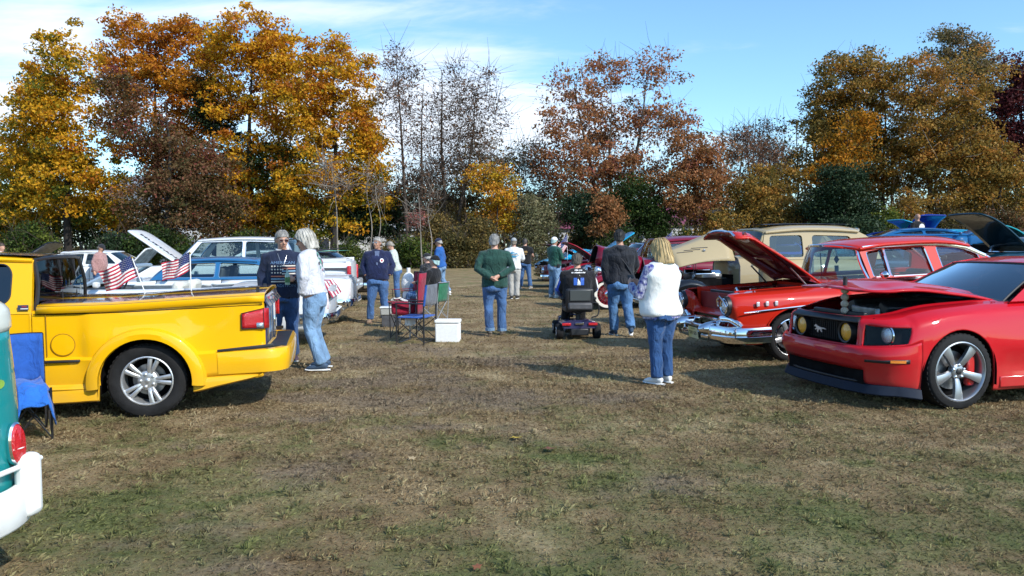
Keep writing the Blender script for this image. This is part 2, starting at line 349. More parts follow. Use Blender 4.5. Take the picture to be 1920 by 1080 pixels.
# ------------------------------------------------------------ ground and turf
def turf_group():
    g = bpy.data.node_groups.new('turf_colour', 'ShaderNodeTree'); g.interface.new_socket('Color', in_out='OUTPUT', socket_type='NodeSocketColor'); g.interface.new_socket('Rand', in_out='INPUT', socket_type='NodeSocketFloat')
    n, l = g.nodes, g.links; o = n.new('NodeGroupOutput'); gi = n.new('NodeGroupInput'); geo = n.new('ShaderNodeNewGeometry')
    def nz(s, off, det=4, rough=0.55, st=(1, 1, 1)):
        mp = n.new('ShaderNodeMapping'); mp.inputs['Location'].default_value = off; mp.inputs['Scale'].default_value = st; l.new(geo.outputs['Position'], mp.inputs[0])
        t = n.new('ShaderNodeTexNoise'); t.inputs['Scale'].default_value = s; t.inputs['Detail'].default_value = det; t.inputs['Roughness'].default_value = rough; l.new(mp.outputs[0], t.inputs['Vector']); return t.outputs['Fac']
    def M(op, a, b, c=None):
        q = n.new('ShaderNodeMath'); q.operation = op
        for i, v in enumerate((a, b, c)):
            if v is None: continue
            if isinstance(v, (int, float)): q.inputs[i].default_value = v
            else: l.new(v, q.inputs[i])
        return q.outputs[0]
    def ramp(f, stops):
        r = n.new('ShaderNodeValToRGB'); e = r.color_ramp.elements; e[0].position, e[0].color = stops[0][0], (*stops[0][1], 1); e[1].position, e[1].color = stops[-1][0], (*stops[-1][1], 1)
        for p, c in stops[1:-1]: q = e.new(p); q.color = (*c, 1)
        l.new(f, r.inputs[0]); return r.outputs[0]
    rnd = gi.outputs['Rand']
    straw = ramp(M('ADD', M('MULTIPLY', M('ADD', M('MULTIPLY', nz(1.1, (5, 2, 0), 6, 0.7), 1.7), -0.35), 0.6), M('MULTIPLY', rnd, 0.5)), [(0.28, (0.115, 0.075, 0.042)), (0.46, (0.225, 0.155, 0.080)), (0.62, (0.325, 0.240, 0.130)), (0.80, (0.52, 0.42, 0.255))])
    green = ramp(M('ADD', M('MULTIPLY', nz(2.6, (1, 9, 0)), 0.5), M('MULTIPLY', rnd, 0.5)), [(0.30, (0.068, 0.088, 0.026)), (0.55, (0.125, 0.155, 0.046)), (0.75, (0.23, 0.24, 0.085))])
    sp = n.new('ShaderNodeSeparateXYZ'); l.new(geo.outputs['Position'], sp.inputs[0])
    near = n.new('ShaderNodeMapRange'); near.inputs['From Min'].default_value = 4.0; near.inputs['From Max'].default_value = 8.5; near.inputs['To Min'].default_value = 0.095; near.inputs['To Max'].default_value = -0.02; l.new(sp.outputs[1], near.inputs['Value'])
    far = n.new('ShaderNodeMapRange'); far.inputs['From Min'].default_value = 14; far.inputs['From Max'].default_value = 40; far.inputs['To Min'].default_value = 0; far.inputs['To Max'].default_value = 0.05; l.new(sp.outputs[1], far.inputs['Value'])
    gm = M('ADD', M('ADD', M('ADD', M('MULTIPLY', nz(0.75, (12, 4, 0), 5, 0.62), 0.62), M('MULTIPLY', nz(3.6, (3, 3, 0), 4, 0.6), 0.38)), M('MULTIPLY', M('SUBTRACT', rnd, 0.5), 0.16)), M('ADD', near.outputs[0], far.outputs[0]))
    gf = ramp(gm, [(0.50, (0, 0, 0)), (0.68, (.9, .9, .9))])
    mx = n.new('ShaderNodeMix'); mx.data_type = 'RGBA'; l.new(gf, mx.inputs['Factor']); l.new(straw, mx.inputs['A']); l.new(green, mx.inputs['B'])
    # bare greyish dirt patches in the lane
    band = M('MULTIPLY', M('POWER', 2.718, M('MULTIPLY', M('POWER', M('DIVIDE', M('ADD', sp.outputs[0], 1.4), 2.6), 2), -1)), M('POWER', 2.718, M('MULTIPLY', M('POWER', M('DIVIDE', M('SUBTRACT', sp.outputs[1], 9.0), 3.0), 2), -1)))
    bare = M('ADD', nz(0.85, (7.7, 1.3, 0), 5, 0.6, (0.75, 1.25, 1)), M('MULTIPLY', band, 0.19))
    bf = ramp(bare, [(0.60, (0, 0, 0)), (0.72, (0.85, 0.85, 0.85))])
    mb = n.new('ShaderNodeMix'); mb.data_type = 'RGBA'; l.new(bf, mb.inputs['Factor']); l.new(mx.outputs['Result'], mb.inputs['A'])
    l.new(ramp(M('ADD', M('MULTIPLY', nz(9, (0, 0, 0), 5, 0.7), 0.6), M('MULTIPLY', rnd, 0.4)), [(0.3, (0.145, 0.105, 0.072)), (0.7, (0.32, 0.25, 0.175))]), mb.inputs['B'])
    l.new(mb.outputs['Result'], o.inputs['Color']); return g
TG = turf_group()
def turf_material(name, blade):
    m = bpy.data.materials.new(name); m.use_nodes = True; n, l = nt(m); p = n['Principled BSDF']; p.inputs['Roughness'].default_value = 0.85; p.inputs['Specular IOR Level'].default_value = 0.25
    g = n.new('ShaderNodeGroup'); g.node_tree = TG
    if blade:
        a = n.new('ShaderNodeAttribute'); a.attribute_name = 'rnd'; l.new(a.outputs['Fac'], g.inputs['Rand'])
        l.new(g.outputs[0], p.inputs['Base Color'])
        t = n.new('ShaderNodeBsdfTranslucent'); l.new(g.outputs[0], t.inputs[0]); x = n.new('ShaderNodeMixShader'); x.inputs[0].default_value = 0.3
        l.new(p.outputs[0], x.inputs[1]); l.new(t.outputs[0], x.inputs[2]); l.new(x.outputs[0], n['Material Output'].inputs[0])
    else:
        tc = n.new('ShaderNodeTexCoord'); t = n.new('ShaderNodeTexNoise'); t.inputs['Scale'].default_value = 34; t.inputs['Detail'].default_value = 8; t.inputs['Roughness'].default_value = 0.75; l.new(tc.outputs['Object'], t.inputs['Vector'])
        l.new(t.outputs['Fac'], g.inputs['Rand'])
        hv = n.new('ShaderNodeMix'); hv.data_type = 'RGBA'; hv.blend_type = 'MULTIPLY'; hv.inputs['Factor'].default_value = 1; l.new(g.outputs[0], hv.inputs['A']); hv.inputs['B'].default_value = (0.92, 0.90, 0.86, 1); l.new(hv.outputs['Result'], p.inputs['Base Color'])
        b = n.new('ShaderNodeBump'); b.inputs['Strength'].default_value = 0.9; b.inputs['Distance'].default_value = 0.03; l.new(t.outputs['Fac'], b.inputs['Height']); l.new(b.outputs[0], p.inputs['Normal'])
    return m
def gz_np(x, y):
    t = np.clip((y - 8.6) / 2.6, 0, 1); return np.minimum(0.62, 0.05 * np.maximum(0, x - 3.6)) * t * t * (3 - 2 * t)
def bumpy(x, y): return 0.012 * np.sin(x * 1.9 + 1.3 * np.sin(y * 1.1)) * np.sin(y * 1.7 + 0.7) + 0.006 * np.sin(x * 6.1 + y * 2.3) * np.sin(y * 5.2 - x)
def build_ground():
    xs = np.unique(np.r_[-900, -400, -200, -120, np.linspace(-80, 80, 81), np.linspace(-14, 16, 121), 120, 200, 400, 900]); ys = np.unique(np.r_[-400, -100, -30, -10, np.linspace(0, 30, 121), np.linspace(30, 100, 36), 150, 300, 600, 1500])
    X, Y = np.meshgrid(xs, ys, indexing='ij'); Z = gz_np(X, Y) + bumpy(X, Y) * (np.abs(X) < 40) * (Y < 60) * (Y > -5)
    MB().grid(np.stack([X, Y, Z], -1)).build('ground', turf_material('turf_soil', False))['kind'] = 'structure'
    bpy.data.objects['ground']['label'] = 'dry brown and green mown field with worn patches'
    # blades
    def blades(n, y0, y1, L, wd, power=1.0, half=0.70, extra=1.2):
        u = rng.random(n); y = np.sqrt(y0 ** 2 + u * (y1 ** 2 - y0 ** 2)) if power == 1 else y0 + (y1 - y0) * u
        x = (rng.random(n) * 2 - 1) * (half * y + extra)
        # clumps
        cx = np.floor(x * 14) / 14; cy = np.floor(y * 14) / 14; h = np.abs(np.sin(cx * 127.1 + cy * 311.7) * 43758.5) % 1.0
        x = x + (cx + 0.035 - x) * 0.4 * (h > 0.5); y = y + (cy + 0.035 - y) * 0.4 * (h > 0.5)
        z = gz_np(x, y) + bumpy(x, y) - 0.004
        az = rng.random(n) * 2 * PI; tilt = np.abs(rng.normal(0.28, 0.24, n)) + 0.05; tilt = np.where((h > 0.86), tilt * 2.0, tilt)
        ln = L * (0.5 + rng.random(n)) * (1 + 0.6 * (h > 0.86)); w = wd * (0.6 + 0.8 * rng.random(n))
        dx, dy, dz = np.cos(az) * np.cos(tilt), np.sin(az) * np.cos(tilt), np.sin(tilt)
        sx, sy = -np.sin(az), np.cos(az); tw = rng.normal(0, 0.5, n)
        P = np.empty((n, 4, 3), np.float32)
        P[:, 0] = np.stack([x - sx * w, y - sy * w, z], -1); P[:, 1] = np.stack([x + sx * w, y + sy * w, z], -1)
        mx, my, mz = x + dx * ln * .55, y + dy * ln * .55, z + dz * ln * .7 + 0.002
        P[:, 2] = np.stack([mx + sx * w * .8, my + sy * w * .8, mz + tw * w], -1)
        P[:, 3] = np.stack([x + dx * ln + sx * tw * ln * .2, y + dy * ln + sy * tw * ln * .2, np.maximum(z + dz * ln * .85, z + 0.004)], -1)
        return P, np.clip(rng.normal(0.5, 0.20, n) + 0.22 * (h > 0.93), 0, 1)
    A, ra = blades(520000, 3.0, 11.0, 0.029, 0.00115, 1)
    B, rb = blades(230000, 10.0, 30.0, 0.04, 0.0034, 0, 0.62)
    Pp = np.concatenate([A, B]); rr = np.concatenate([ra, rb]); n = len(Pp)
    me = bpy.data.meshes.new('grass'); me.vertices.add(n * 4); me.vertices.foreach_set('co', Pp.reshape(-1))
    idx = np.arange(n)[:, None] * 4; tri = np.concatenate([idx + np.array([[0, 1, 2]]), idx + np.array([[0, 2, 3]])], 1).reshape(-1)
    me.loops.add(n * 6); me.loops.foreach_set('vertex_index', tri.astype(np.int32)); me.polygons.add(n * 2)
    me.polygons.foreach_set('loop_start', np.arange(0, n * 6, 3, dtype=np.int32)); me.update(calc_edges=True)
    at_ = me.attributes.new('rnd', 'FLOAT', 'POINT'); at_.data.foreach_set('value', np.repeat(rr, 4).astype(np.float32))
    me.materials.append(turf_material('turf_blades', True))
    o = bpy.data.objects.new('grass', me); COL.objects.link(o); tag(o, 'short dry matted grass blades covering the field', 'grass', None, 'stuff')
build_ground()

# ------------------------------------------------------------ trees
def leaf_mat(name, stops, transl=0.42):
    if name in MATS: return MATS[name]
    m = bpy.data.materials.new(name); m.use_nodes = True; n, l = nt(m); p = n['Principled BSDF']; p.inputs['Roughness'].default_value = 0.6; p.inputs['Specular IOR Level'].default_value = 0.2
    a = n.new('ShaderNodeAttribute'); a.attribute_name = 'tone'; r = n.new('ShaderNodeValToRGB'); e = r.color_ramp.elements
    e[0].position, e[0].color = stops[0][0], (*stops[0][1], 1); e[1].position, e[1].color = stops[-1][0], (*stops[-1][1], 1)
    for q, c in stops[1:-1]: w = e.new(q); w.color = (*c, 1)
    l.new(a.outputs['Fac'], r.inputs[0]); l.new(r.outputs[0], p.inputs['Base Color'])
    t = n.new('ShaderNodeBsdfTranslucent'); l.new(r.outputs[0], t.inputs[0]); x = n.new('ShaderNodeMixShader'); x.inputs[0].default_value = transl
    l.new(p.outputs[0], x.inputs[1]); l.new(t.outputs[0], x.inputs[2]); l.new(x.outputs[0], n['Material Output'].inputs[0]); MATS[name] = m; return m
LEAF = {
 'gold': leaf_mat('gold_leaves', [(0.0, (0.09, 0.11, 0.015)), (0.16, (0.24, 0.20, 0.02)), (0.38, (0.58, 0.34, 0.02)), (0.7, (0.72, 0.36, 0.02)), (1.0, (0.42, 0.13, 0.02))]),
 'orange': leaf_mat('orange_leaves', [(0.0, (0.13, 0.10, 0.02)), (0.2, (0.38, 0.20, 0.02)), (0.55, (0.62, 0.26, 0.02)), (1.0, (0.42, 0.13, 0.02))]),
 'yellow': leaf_mat('yellow_leaves', [(0.0, (0.06, 0.09, 0.015)), (0.25, (0.22, 0.22, 0.02)), (0.55, (0.62, 0.42, 0.03)), (1.0, (0.60, 0.25, 0.03))]),
 'maroon': leaf_mat('maroon_leaves', [(0.0, (0.06, 0.065, 0.022)), (0.35, (0.16, 0.105, 0.045)), (0.7, (0.23, 0.105, 0.055)), (1.0, (0.20, 0.045, 0.04))]),
 'russet': leaf_mat('russet_leaves', [(0.0, (0.17, 0.10, 0.04)), (0.4, (0.37, 0.165, 0.065)), (0.75, (0.46, 0.20, 0.085)), (1.0, (0.30, 0.10, 0.075))]),
 'olive': leaf_mat('olive_leaves', [(0.0, (0.09, 0.085, 0.022)), (0.35, (0.25, 0.17, 0.04)), (0.7, (0.40, 0.23, 0.045)), (1.0, (0.46, 0.20, 0.045))]),
 'greyolive': leaf_mat('grey_olive_leaves', [(0.0, (0.07, 0.075, 0.03)), (0.5, (0.17, 0.14, 0.055)), (1.0, (0.25, 0.15, 0.07))]),
 'green': leaf_mat('green_leaves', [(0.0, (0.02, 0.04, 0.012)), (0.5, (0.05, 0.09, 0.02)), (1.0, (0.16, 0.19, 0.03))]),
 'evergreen': leaf_mat('evergreen_needles', [(0.0, (0.012, 0.026, 0.012)), (0.6, (0.025, 0.05, 0.022)), (1.0, (0.05, 0.075, 0.03))], 0.15),
 'brush': leaf_mat('brush_leaves', [(0.0, (0.05, 0.055, 0.02)), (0.5, (0.14, 0.115, 0.04)), (1.0, (0.28, 0.19, 0.06))]),
 'sage': leaf_mat('pale_sage_leaves', [(0.0, (0.09, 0.10, 0.05)), (0.6, (0.20, 0.20, 0.10)), (1.0, (0.32, 0.28, 0.16))]),
 'grey': leaf_mat('sparse_brown_leaves', [(0.0, (0.09, 0.06, 0.045)), (0.5, (0.17, 0.105, 0.07)), (1.0, (0.32, 0.15, 0.08))]),
 'pink': leaf_mat('pink_leaves', [(0.0, (0.20, 0.07, 0.07)), (0.6, (0.36, 0.13, 0.12)), (1.0, (0.5, 0.2, 0.16))]),
 'darkred': leaf_mat('dark_red_leaves', [(0.0, (0.035, 0.012, 0.016)), (0.6, (0.085, 0.02, 0.028)), (1.0, (0.16, 0.04, 0.035))])}
BARK = mat('brown_bark', (0.07, 0.052, 0.04), 0.95, noise_amt=0.35, noise_scale=5, bump=0.8, bump_scale=9, stretch=(1, 1, 0.25))
BARK_G = mat('grey_bark', (0.20, 0.175, 0.15), 0.95, noise_amt=0.35, noise_scale=5, bump=0.8, bump_scale=9, stretch=(1, 1, 0.25))
BARK_D = mat('dark_bark', (0.022, 0.018, 0.016), 0.95, noise_amt=0.3, noise_scale=5, bump=0.8, bump_scale=9, stretch=(1, 1, 0.25))

def make_leaves(name, C, nleaf, spread, size, m, parent, tone, droop=0.0, seed=0):
    """leaf quads scattered round cluster centres C (k,3); tone per cluster (k)"""
    g = np.random.default_rng(seed); k = len(C); ci = g.integers(0, k, nleaf)
    off = g.normal(0, 1, (nleaf, 3)); off /= (np.linalg.norm(off, axis=1)[:, None] + 1e-6); off *= (g.random(nleaf) ** 0.5)[:, None]
    sp = spread * (0.6 + 0.8 * g.random(k)); off = off * sp[ci][:, None] * np.array([1.15, 1.15, 0.62])
    P = C[ci] + off; P[:, 2] -= droop * np.abs(off[:, 0]); P[:, 2] = np.maximum(P[:, 2], 0.03)
    nrm = g.normal(0, 1, (nleaf, 3)) + np.array([0, 0, 0.7]); nrm /= np.linalg.norm(nrm, axis=1)[:, None]
    r = g.normal(0, 1, (nleaf, 3)); u = np.cross(nrm, r); u /= np.linalg.norm(u, axis=1)[:, None]; v = np.cross(nrm, u)
    s = (size * (0.5 + 0.9 * g.random(nleaf)))[:, None] / 2
    V = np.stack([P - u * s, P - v * s * 0.62 + nrm * s * .25, P + u * s, P + v * s * 0.62 + nrm * s * .25], 1).reshape(-1, 3)
    me = bpy.data.meshes.new(name); n = nleaf; me.vertices.add(n * 4); me.vertices.foreach_set('co', V.astype(np.float32).reshape(-1))
    me.loops.add(n * 4); me.loops.foreach_set('vertex_index', np.arange(n * 4, dtype=np.int32)); me.polygons.add(n); me.polygons.foreach_set('loop_start', np.arange(0, n * 4, 4, dtype=np.int32))
    me.update(calc_edges=True); a = me.attributes.new('tone', 'FLOAT', 'POINT')
    tv = np.clip(tone[ci] + g.normal(0, 0.19, n), 0, 1); a.data.foreach_set('value', np.repeat(tv, 4).astype(np.float32))
    me.materials.append(m); o = bpy.data.objects.new(name, me); COL.objects.link(o); o.parent = parent; return o

def tree(label, px, Y, blobs, kind, nleaf=12000, nclus=260, lsize=0.24, trunk=0.28, bark=BARK, spread=0.62, name='tree', lean=0, stems=1, group=None, low_green=0.0, tone0=0.5, topz=0.85, seed=0, twigs=0.0, base_px=None, depth=0.8, cat='tree'):
    """blobs: crown lobes (px, py, half width px, half height px) at depth Y"""
    g = np.random.default_rng(seed * 17 + 5); x0 = at(px if base_px is None else base_px, 470, Y)[0]; z0 = gz(x0, Y)
    nleaf = int(nleaf * (2.1 if nleaf > 5000 and twigs < 2 else 1.5)); nclus = int(nclus * 1.15); spread *= 1.3; lsize *= .88
    root = thing(name, label, cat, (x0, Y, z0), 0, group); B = []
    for bx, by, rx, rz in blobs:
        x, z = at(bx, by, Y); B.append((x - x0, g.normal(0, 0.35) * rx / 26, z - z0, rx / F_PX * Y, rz / F_PX * Y))
    w = np.array([b[3] * b[4] for b in B]); w /= w.sum(); ids = g.choice(len(B), nclus, p=w); C = []
    for i in ids:
        x, y, z, rx, rz = B[i]; d = g.normal(0, 1, 3); d /= np.linalg.norm(d); rr = (0.35 + 0.65 * g.random() ** 0.6) * (1 + 0.10 * g.normal())
        C.append((x + d[0] * rx * rr, y + d[1] * min(rx, 4.5) * depth * rr, max(0.25, z + d[2] * rz * rr)))
    C = np.array(C); zmin, zmax = C[:, 2].min(), C[:, 2].max()
    # skeleton: stems up through the crown, then every cluster joins the nearest lower node
    mb = MB(); nodes = []; H = zmin + (zmax - zmin) * topz; cx = float(np.average(C[:, 0])); 
    for s_ in range(stems):
        ang = g.random() * 6.28; sx = (s_ - (stems - 1) / 2) * 0.55; top = np.array([cx * 0.7 + lean + (s_ - (stems - 1) / 2) * (B[0][3] * 1.3 if stems > 1 else 0), g.normal(0, 0.4), H * (1 if s_ % 2 == 0 else 0.86)])
        pts = []; nseg = 12
        for i in range(nseg + 1):
            t = i / nseg; p = np.array([sx, 0, -0.1]) * (1 - t) + top * t; wob = math.sin(t * 7 + s_ * 2 + seed) * 0.18 * t * (1.2 - t) * 3
            p = p + np.array([wob * math.cos(ang), wob * math.sin(ang), 0]); pts.append(p); 
            if t > 0.18: nodes.append((p, trunk * (1 - 0.86 * t)))
        mb.tube(pts, [max(0.02, trunk * (1.25 if i == 0 else 1) * (1 - 0.9 * i / nseg)) for i in range(nseg + 1)], 8)
    order = np.argsort(np.hypot(C[:, 0] - cx, C[:, 1]) + 0.2 * C[:, 2]); NP = [n_[0] for n_ in nodes]; NR = [n_[1] for n_ in nodes]
    for c in C[order]:
        A = np.array(NP); d = np.linalg.norm(A - c, axis=1) + np.maximum(0, A[:, 2] - c[2] + 0.2) * 2.0 + 0.25 * (np.array(NR) < 0.03); k = int(d.argmin()); a, r = NP[k], NR[k]
        L = np.linalg.norm(c - a); rb = min(r * 0.7, 0.018 + 0.013 * L); mid = (a + c) / 2 + g.normal(0, 0.07 * L, 3) + np.array([0, 0, -0.04 * L]); mb.tube([a, mid, c], [rb, rb * 0.7, rb * 0.4], 4, False)
        NP += [mid, c]; NR += [rb * 0.75, rb * 0.45]
        if twigs:
            for q in range(int(twigs)):
                e = c + g.normal(0, 1, 3) * spread * 1.1 + np.array([0, 0, 0.25]); mb.tube([c, (c + e) / 2 + g.normal(0, .06, 3), e], [0.016, 0.012, 0.006], 3, False)
    mb.build('trunk', bark, root, smooth=True)
    tn = tone0 + g.normal(0, 0.2, nclus) - low_green * np.clip(1 - (C[:, 2] - zmin) / (zmax - zmin + 1e-6) * 1.8, 0, 1)
    if nleaf: tag(make_leaves('crown', C, nleaf, spread, lsize, LEAF[kind], root, tn, 0.1, seed), None, None, None, 'stuff')
    return root

TR = 'trees in autumn colour along the field edge'
D0 = 58.0
tree('yellow and orange maple at the far left with drooping lower boughs', 130, 57, [(135, 125, 60, 72), (95, 210, 70, 60), (160, 240, 75, 80), (60, 290, 62, 55), (40, 330, 55, 55), (150, 340, 80, 60), (45, 395, 60, 45), (150, 400, 85, 42), (205, 350, 40, 60)], 'gold', 15000, 300, 0.27, 0.30, bark=BARK_D, group=TR, low_green=0.22, tone0=0.48, seed=1)
tree('orange topped maple behind the brown tree on the left', 290, 64, [(250, 85, 75, 62), (320, 80, 75, 62), (230, 140, 50, 50), (300, 170, 105, 70), (360, 200, 50, 70), (300, 260, 110, 60)], 'orange', 13000, 260, 0.29, 0.30, bark=BARK_D, group=TR, tone0=0.62, seed=2)
tree('dark brown and maroon leaved tree between the orange maples', 320, 55, [(230, 165, 32, 45), (262, 235, 60, 60), (300, 300, 90, 62), (350, 340, 90, 70), (290, 380, 95, 55), (400, 400, 60, 50), (330, 430, 90, 30)], 'maroon', 17000, 300, 0.23, 0.26, bark=BARK_D, spread=0.7, group=TR, low_green=0.25, tone0=0.5, seed=3)
tree('tallest golden orange maple left of centre with gaps in its crown', 470, 61, [(470, 70, 70, 52), (410, 110, 40, 55), (520, 110, 60, 60), (440, 190, 70, 38), (470, 280, 85, 42), (430, 330, 50, 40), (500, 370, 70, 50), (470, 420, 60, 26), (540, 200, 50, 60)], 'gold', 13500, 250, 0.28, 0.32, bark=BARK_D, group=TR, low_green=0.2, tone0=0.68, seed=4)
tree('broad orange maple with green lower leaves left of the bare trees', 625, 57, [(610, 95, 52, 52), (655, 160, 60, 75), (580, 170, 50, 70), (640, 250, 85, 62), (690, 300, 45, 60), (590, 320, 85, 60), (660, 370, 75, 48), (570, 400, 65, 36), (620, 430, 60, 20)], 'gold', 16000, 300, 0.26, 0.28, bark=BARK_D, group=TR, low_green=0.42, tone0=0.66, seed=5)
tree('tall thin leaved tree with bare grey limbs next to the orange maple', 775, 58, [(752, 125, 40, 42), (760, 210, 48, 60), (790, 300, 50, 70), (770, 360, 60, 60)], 'grey', 2900, 190, 0.20, 0.17, bark=BARK, spread=0.7, group=TR, stems=2, topz=0.95, tone0=0.5, seed=6, twigs=4)
tree('tall bare forked tree left of the gap of sky', 845, 59, [(880, 150, 50, 42), (905, 215, 50, 50), (850, 210, 45, 60), (880, 290, 60, 60), (835, 330, 50, 60)], 'grey', 3000, 210, 0.20, 0.19, bark=BARK, spread=0.75, group=TR, stems=2, topz=0.95, tone0=0.35, seed=7, twigs=4)
tree('small golden tree at the centre between bare trees', 935, 57, [(945, 350, 28, 40), (935, 400, 38, 36), (905, 330, 30, 30), (960, 420, 24, 22)], 'yellow', 3600, 90, 0.21, 0.09, group=TR, spread=0.5, tone0=0.8, seed=8)
tree('thin olive and brown thicket tree behind the small golden tree', 870, 61, [(860, 350, 70, 60), (900, 300, 60, 50), (850, 420, 60, 50), (930, 330, 40, 60)], 'brush', 5200, 170, 0.22, 0.10, group=TR, stems=3, tone0=0.75, seed=9, twigs=2)
tree('slim grey leafless tree in the gap at the centre', 985, 62, [(985, 300, 40, 45), (1000, 350, 45, 50), (975, 390, 40, 40)], 'greyolive', 3200, 130, 0.19, 0.09, bark=BARK_G, group=TR, stems=2, tone0=0.4, seed=10, twigs=3)
tree('large russet oak with thin upper branches right of centre', 1150, 59, [(1080, 165, 50, 38), (1150, 130, 40, 36), (1225, 135, 48, 44), (1060, 230, 48, 45), (1140, 220, 80, 50), (1230, 225, 60, 52), (1090, 310, 80, 50), (1180, 320, 80, 55), (1280, 235, 26, 55), (1130, 370, 90, 30), (1030, 290, 40, 50), (1060, 350, 50, 36), (1150, 300, 90, 60), (1220, 340, 60, 40)], 'russet', 18000, 400, 0.24, 0.24, group=TR, spread=0.66, tone0=0.5, seed=11, twigs=2, stems=3)
tree('rust brown tree right of the large oak', 1305, 57, [(1300, 290, 55, 45), (1330, 330, 50, 50), (1280, 350, 55, 45), (1310, 390, 60, 30)], 'russet', 6500, 150, 0.23, 0.16, group=TR, tone0=0.36, seed=12)
tree('sparse pinkish tree against the sky right of the oak', 1415, 61, [(1390, 265, 34, 34), (1440, 250, 45, 36), (1410, 310, 60, 45), (1455, 310, 45, 50)], 'grey', 3600, 180, 0.20, 0.15, group=TR, stems=2, topz=0.95, tone0=0.8, seed=13, twigs=4)
tree('brown and green tree below the sparse pinkish one', 1420, 57, [(1410, 370, 60, 42), (1460, 340, 50, 40), (1380, 400, 55, 25), (1450, 400, 60, 25)], 'olive', 6000, 150, 0.22, 0.15, group=TR, tone0=0.45, seed=14)
tree('wide olive brown oak at the left of the right hand wood', 1600, 60, [(1575, 150, 55, 50), (1640, 130, 65, 45), (1545, 215, 55, 50), (1620, 230, 80, 60), (1560, 290, 70, 50)], 'olive', 12500, 260, 0.23, 0.3, bark=BARK, group=TR, tone0=0.42, seed=15, twigs=1)
tree('tall golden brown oak with pale limbs in the right hand wood', 1745, 59, [(1710, 150, 60, 60), (1780, 170, 70, 60), (1730, 250, 90, 62), (1690, 320, 70, 60), (1790, 310, 90, 60), (1740, 380, 80, 35)], 'olive', 15000, 290, 0.23, 0.28, bark=BARK_G, group=TR, tone0=0.62, seed=16, twigs=1)
tree('brown oak filling the middle of the right hand wood', 1660, 62, [(1600, 180, 70, 60), (1670, 200, 70, 70), (1630, 290, 90, 60), (1700, 270, 70, 60), (1560, 330, 60, 50), (1650, 350, 80, 40)], 'olive', 9000, 200, 0.25, 0.24, group=TR, tone0=0.5, seed=71)
tree('shadowy olive oak at the right of the right hand wood', 1850, 62, [(1840, 210, 60, 60), (1870, 280, 70, 60), (1810, 250, 60, 60), (1900, 340, 50, 50)], 'olive', 8000, 170, 0.25, 0.24, group=TR, tone0=0.35, seed=72)
tree('dark green undergrowth tree behind the left maples', 120, 63, [(60, 400, 70, 50), (150, 420, 80, 45), (240, 410, 70, 50), (120, 330, 60, 60)], 'green', 7000, 160, 0.26, 0.2, bark=BARK_D, spread=.8, name='evergreen_tree', tone0=0.3, seed=73)
tree('shadowy green tree behind the golden maples', 560, 64, [(500, 400, 70, 50), (580, 400, 80, 55), (650, 390, 60, 55), (540, 320, 80, 60), (700, 430, 50, 30)], 'green', 8000, 180, 0.26, 0.2, bark=BARK_D, spread=.8, name='evergreen_tree', tone0=0.3, seed=74)
tree('orange maple filling between the golden maples', 540, 66, [(540, 130, 60, 70), (560, 220, 60, 70), (400, 170, 50, 80), (390, 90, 30, 40), (520, 320, 90, 60), (690, 250, 40, 60)], 'gold', 9000, 210, 0.28, 0.24, bark=BARK_D, group=TR, tone0=0.6, seed=75)
tree('yellow maple leaning over the far left edge', 20, 60, [(30, 250, 50, 40), (10, 320, 50, 60), (90, 170, 45, 50), (20, 400, 60, 50)], 'gold', 6000, 150, 0.26, 0.2, bark=BARK_D, group=TR, tone0=0.4, seed=76)
tree('dark brown thicket tree behind the bare trees', 850, 66, [(780, 380, 60, 50), (850, 400, 70, 45), (920, 370, 60, 50), (990, 410, 60, 40)], 'brush', 7000, 180, 0.26, 0.15, spread=.8, name='tree', group=TR, tone0=0.35, seed=77)
tree('grey green tree rising above the right hand wood', 1795, 66, [(1780, 85, 48, 42), (1835, 115, 40, 50), (1800, 150, 70, 60)], 'greyolive', 6500, 150, 0.23, 0.22, group=TR, tone0=0.6, seed=17)
tree('orange maple glowing low in the right hand wood', 1600, 57, [(1610, 230, 38, 30), (1590, 280, 52, 38), (1560, 320, 55, 30)], 'orange', 4500, 110, 0.24, 0.14, group=TR, tone0=0.3, seed=18)
tree('dark red tree at the far right edge', 1905, 58, [(1900, 150, 32, 45), (1895, 215, 42, 45), (1930, 190, 50, 80), (1915, 290, 50, 50)], 'darkred', 7500, 140, 0.24, 0.2, bark=BARK_D, group=TR, tone0=0.6, seed=19)
tree('brown tree with yellow patches at the right edge below the red tree', 1860, 56.5, [(1850, 290, 60, 55), (1880, 350, 60, 50), (1820, 370, 60, 45), (1930, 400, 60, 50), (1860, 420, 60, 25)], 'olive', 8500, 170, 0.23, 0.2, bark=BARK_D, group=TR, low_green=0.2, tone0=0.55, seed=20)
tree('dark rounded cedar in front of the right hand wood', 1585, 53, [(1580, 340, 44, 32), (1555, 385, 44, 40), (1615, 390, 46, 40), (1585, 430, 66, 26)], 'evergreen', 11000, 170, 0.20, 0.2, bark=BARK_D, spread=0.6, name='cedar_tree', tone0=0.5, seed=21)
tree('dark holly under the left side of the large oak', 1110, 56, [(1090, 390, 30, 36), (1120, 420, 46, 40)], 'evergreen', 6500, 110, 0.18, 0.16, bark=BARK_D, spread=0.55, name='evergreen_tree', tone0=0.45, seed=22)
tree('dark green tree under the right side of the large oak', 1195, 56.5, [(1185, 375, 40, 40), (1215, 410, 46, 46)], 'green', 7000, 120, 0.19, 0.16, bark=BARK_D, spread=0.6, name='evergreen_tree', tone0=0.25, seed=23)
tree('dark pine behind the lower boughs of the golden maple', 700, 60, [(700, 400, 45, 45), (660, 420, 40, 35), (735, 410, 30, 40)], 'evergreen', 7000, 120, 0.2, 0.16, bark=BARK_D, spread=0.6, name='evergreen_tree', tone0=0.5, seed=24)
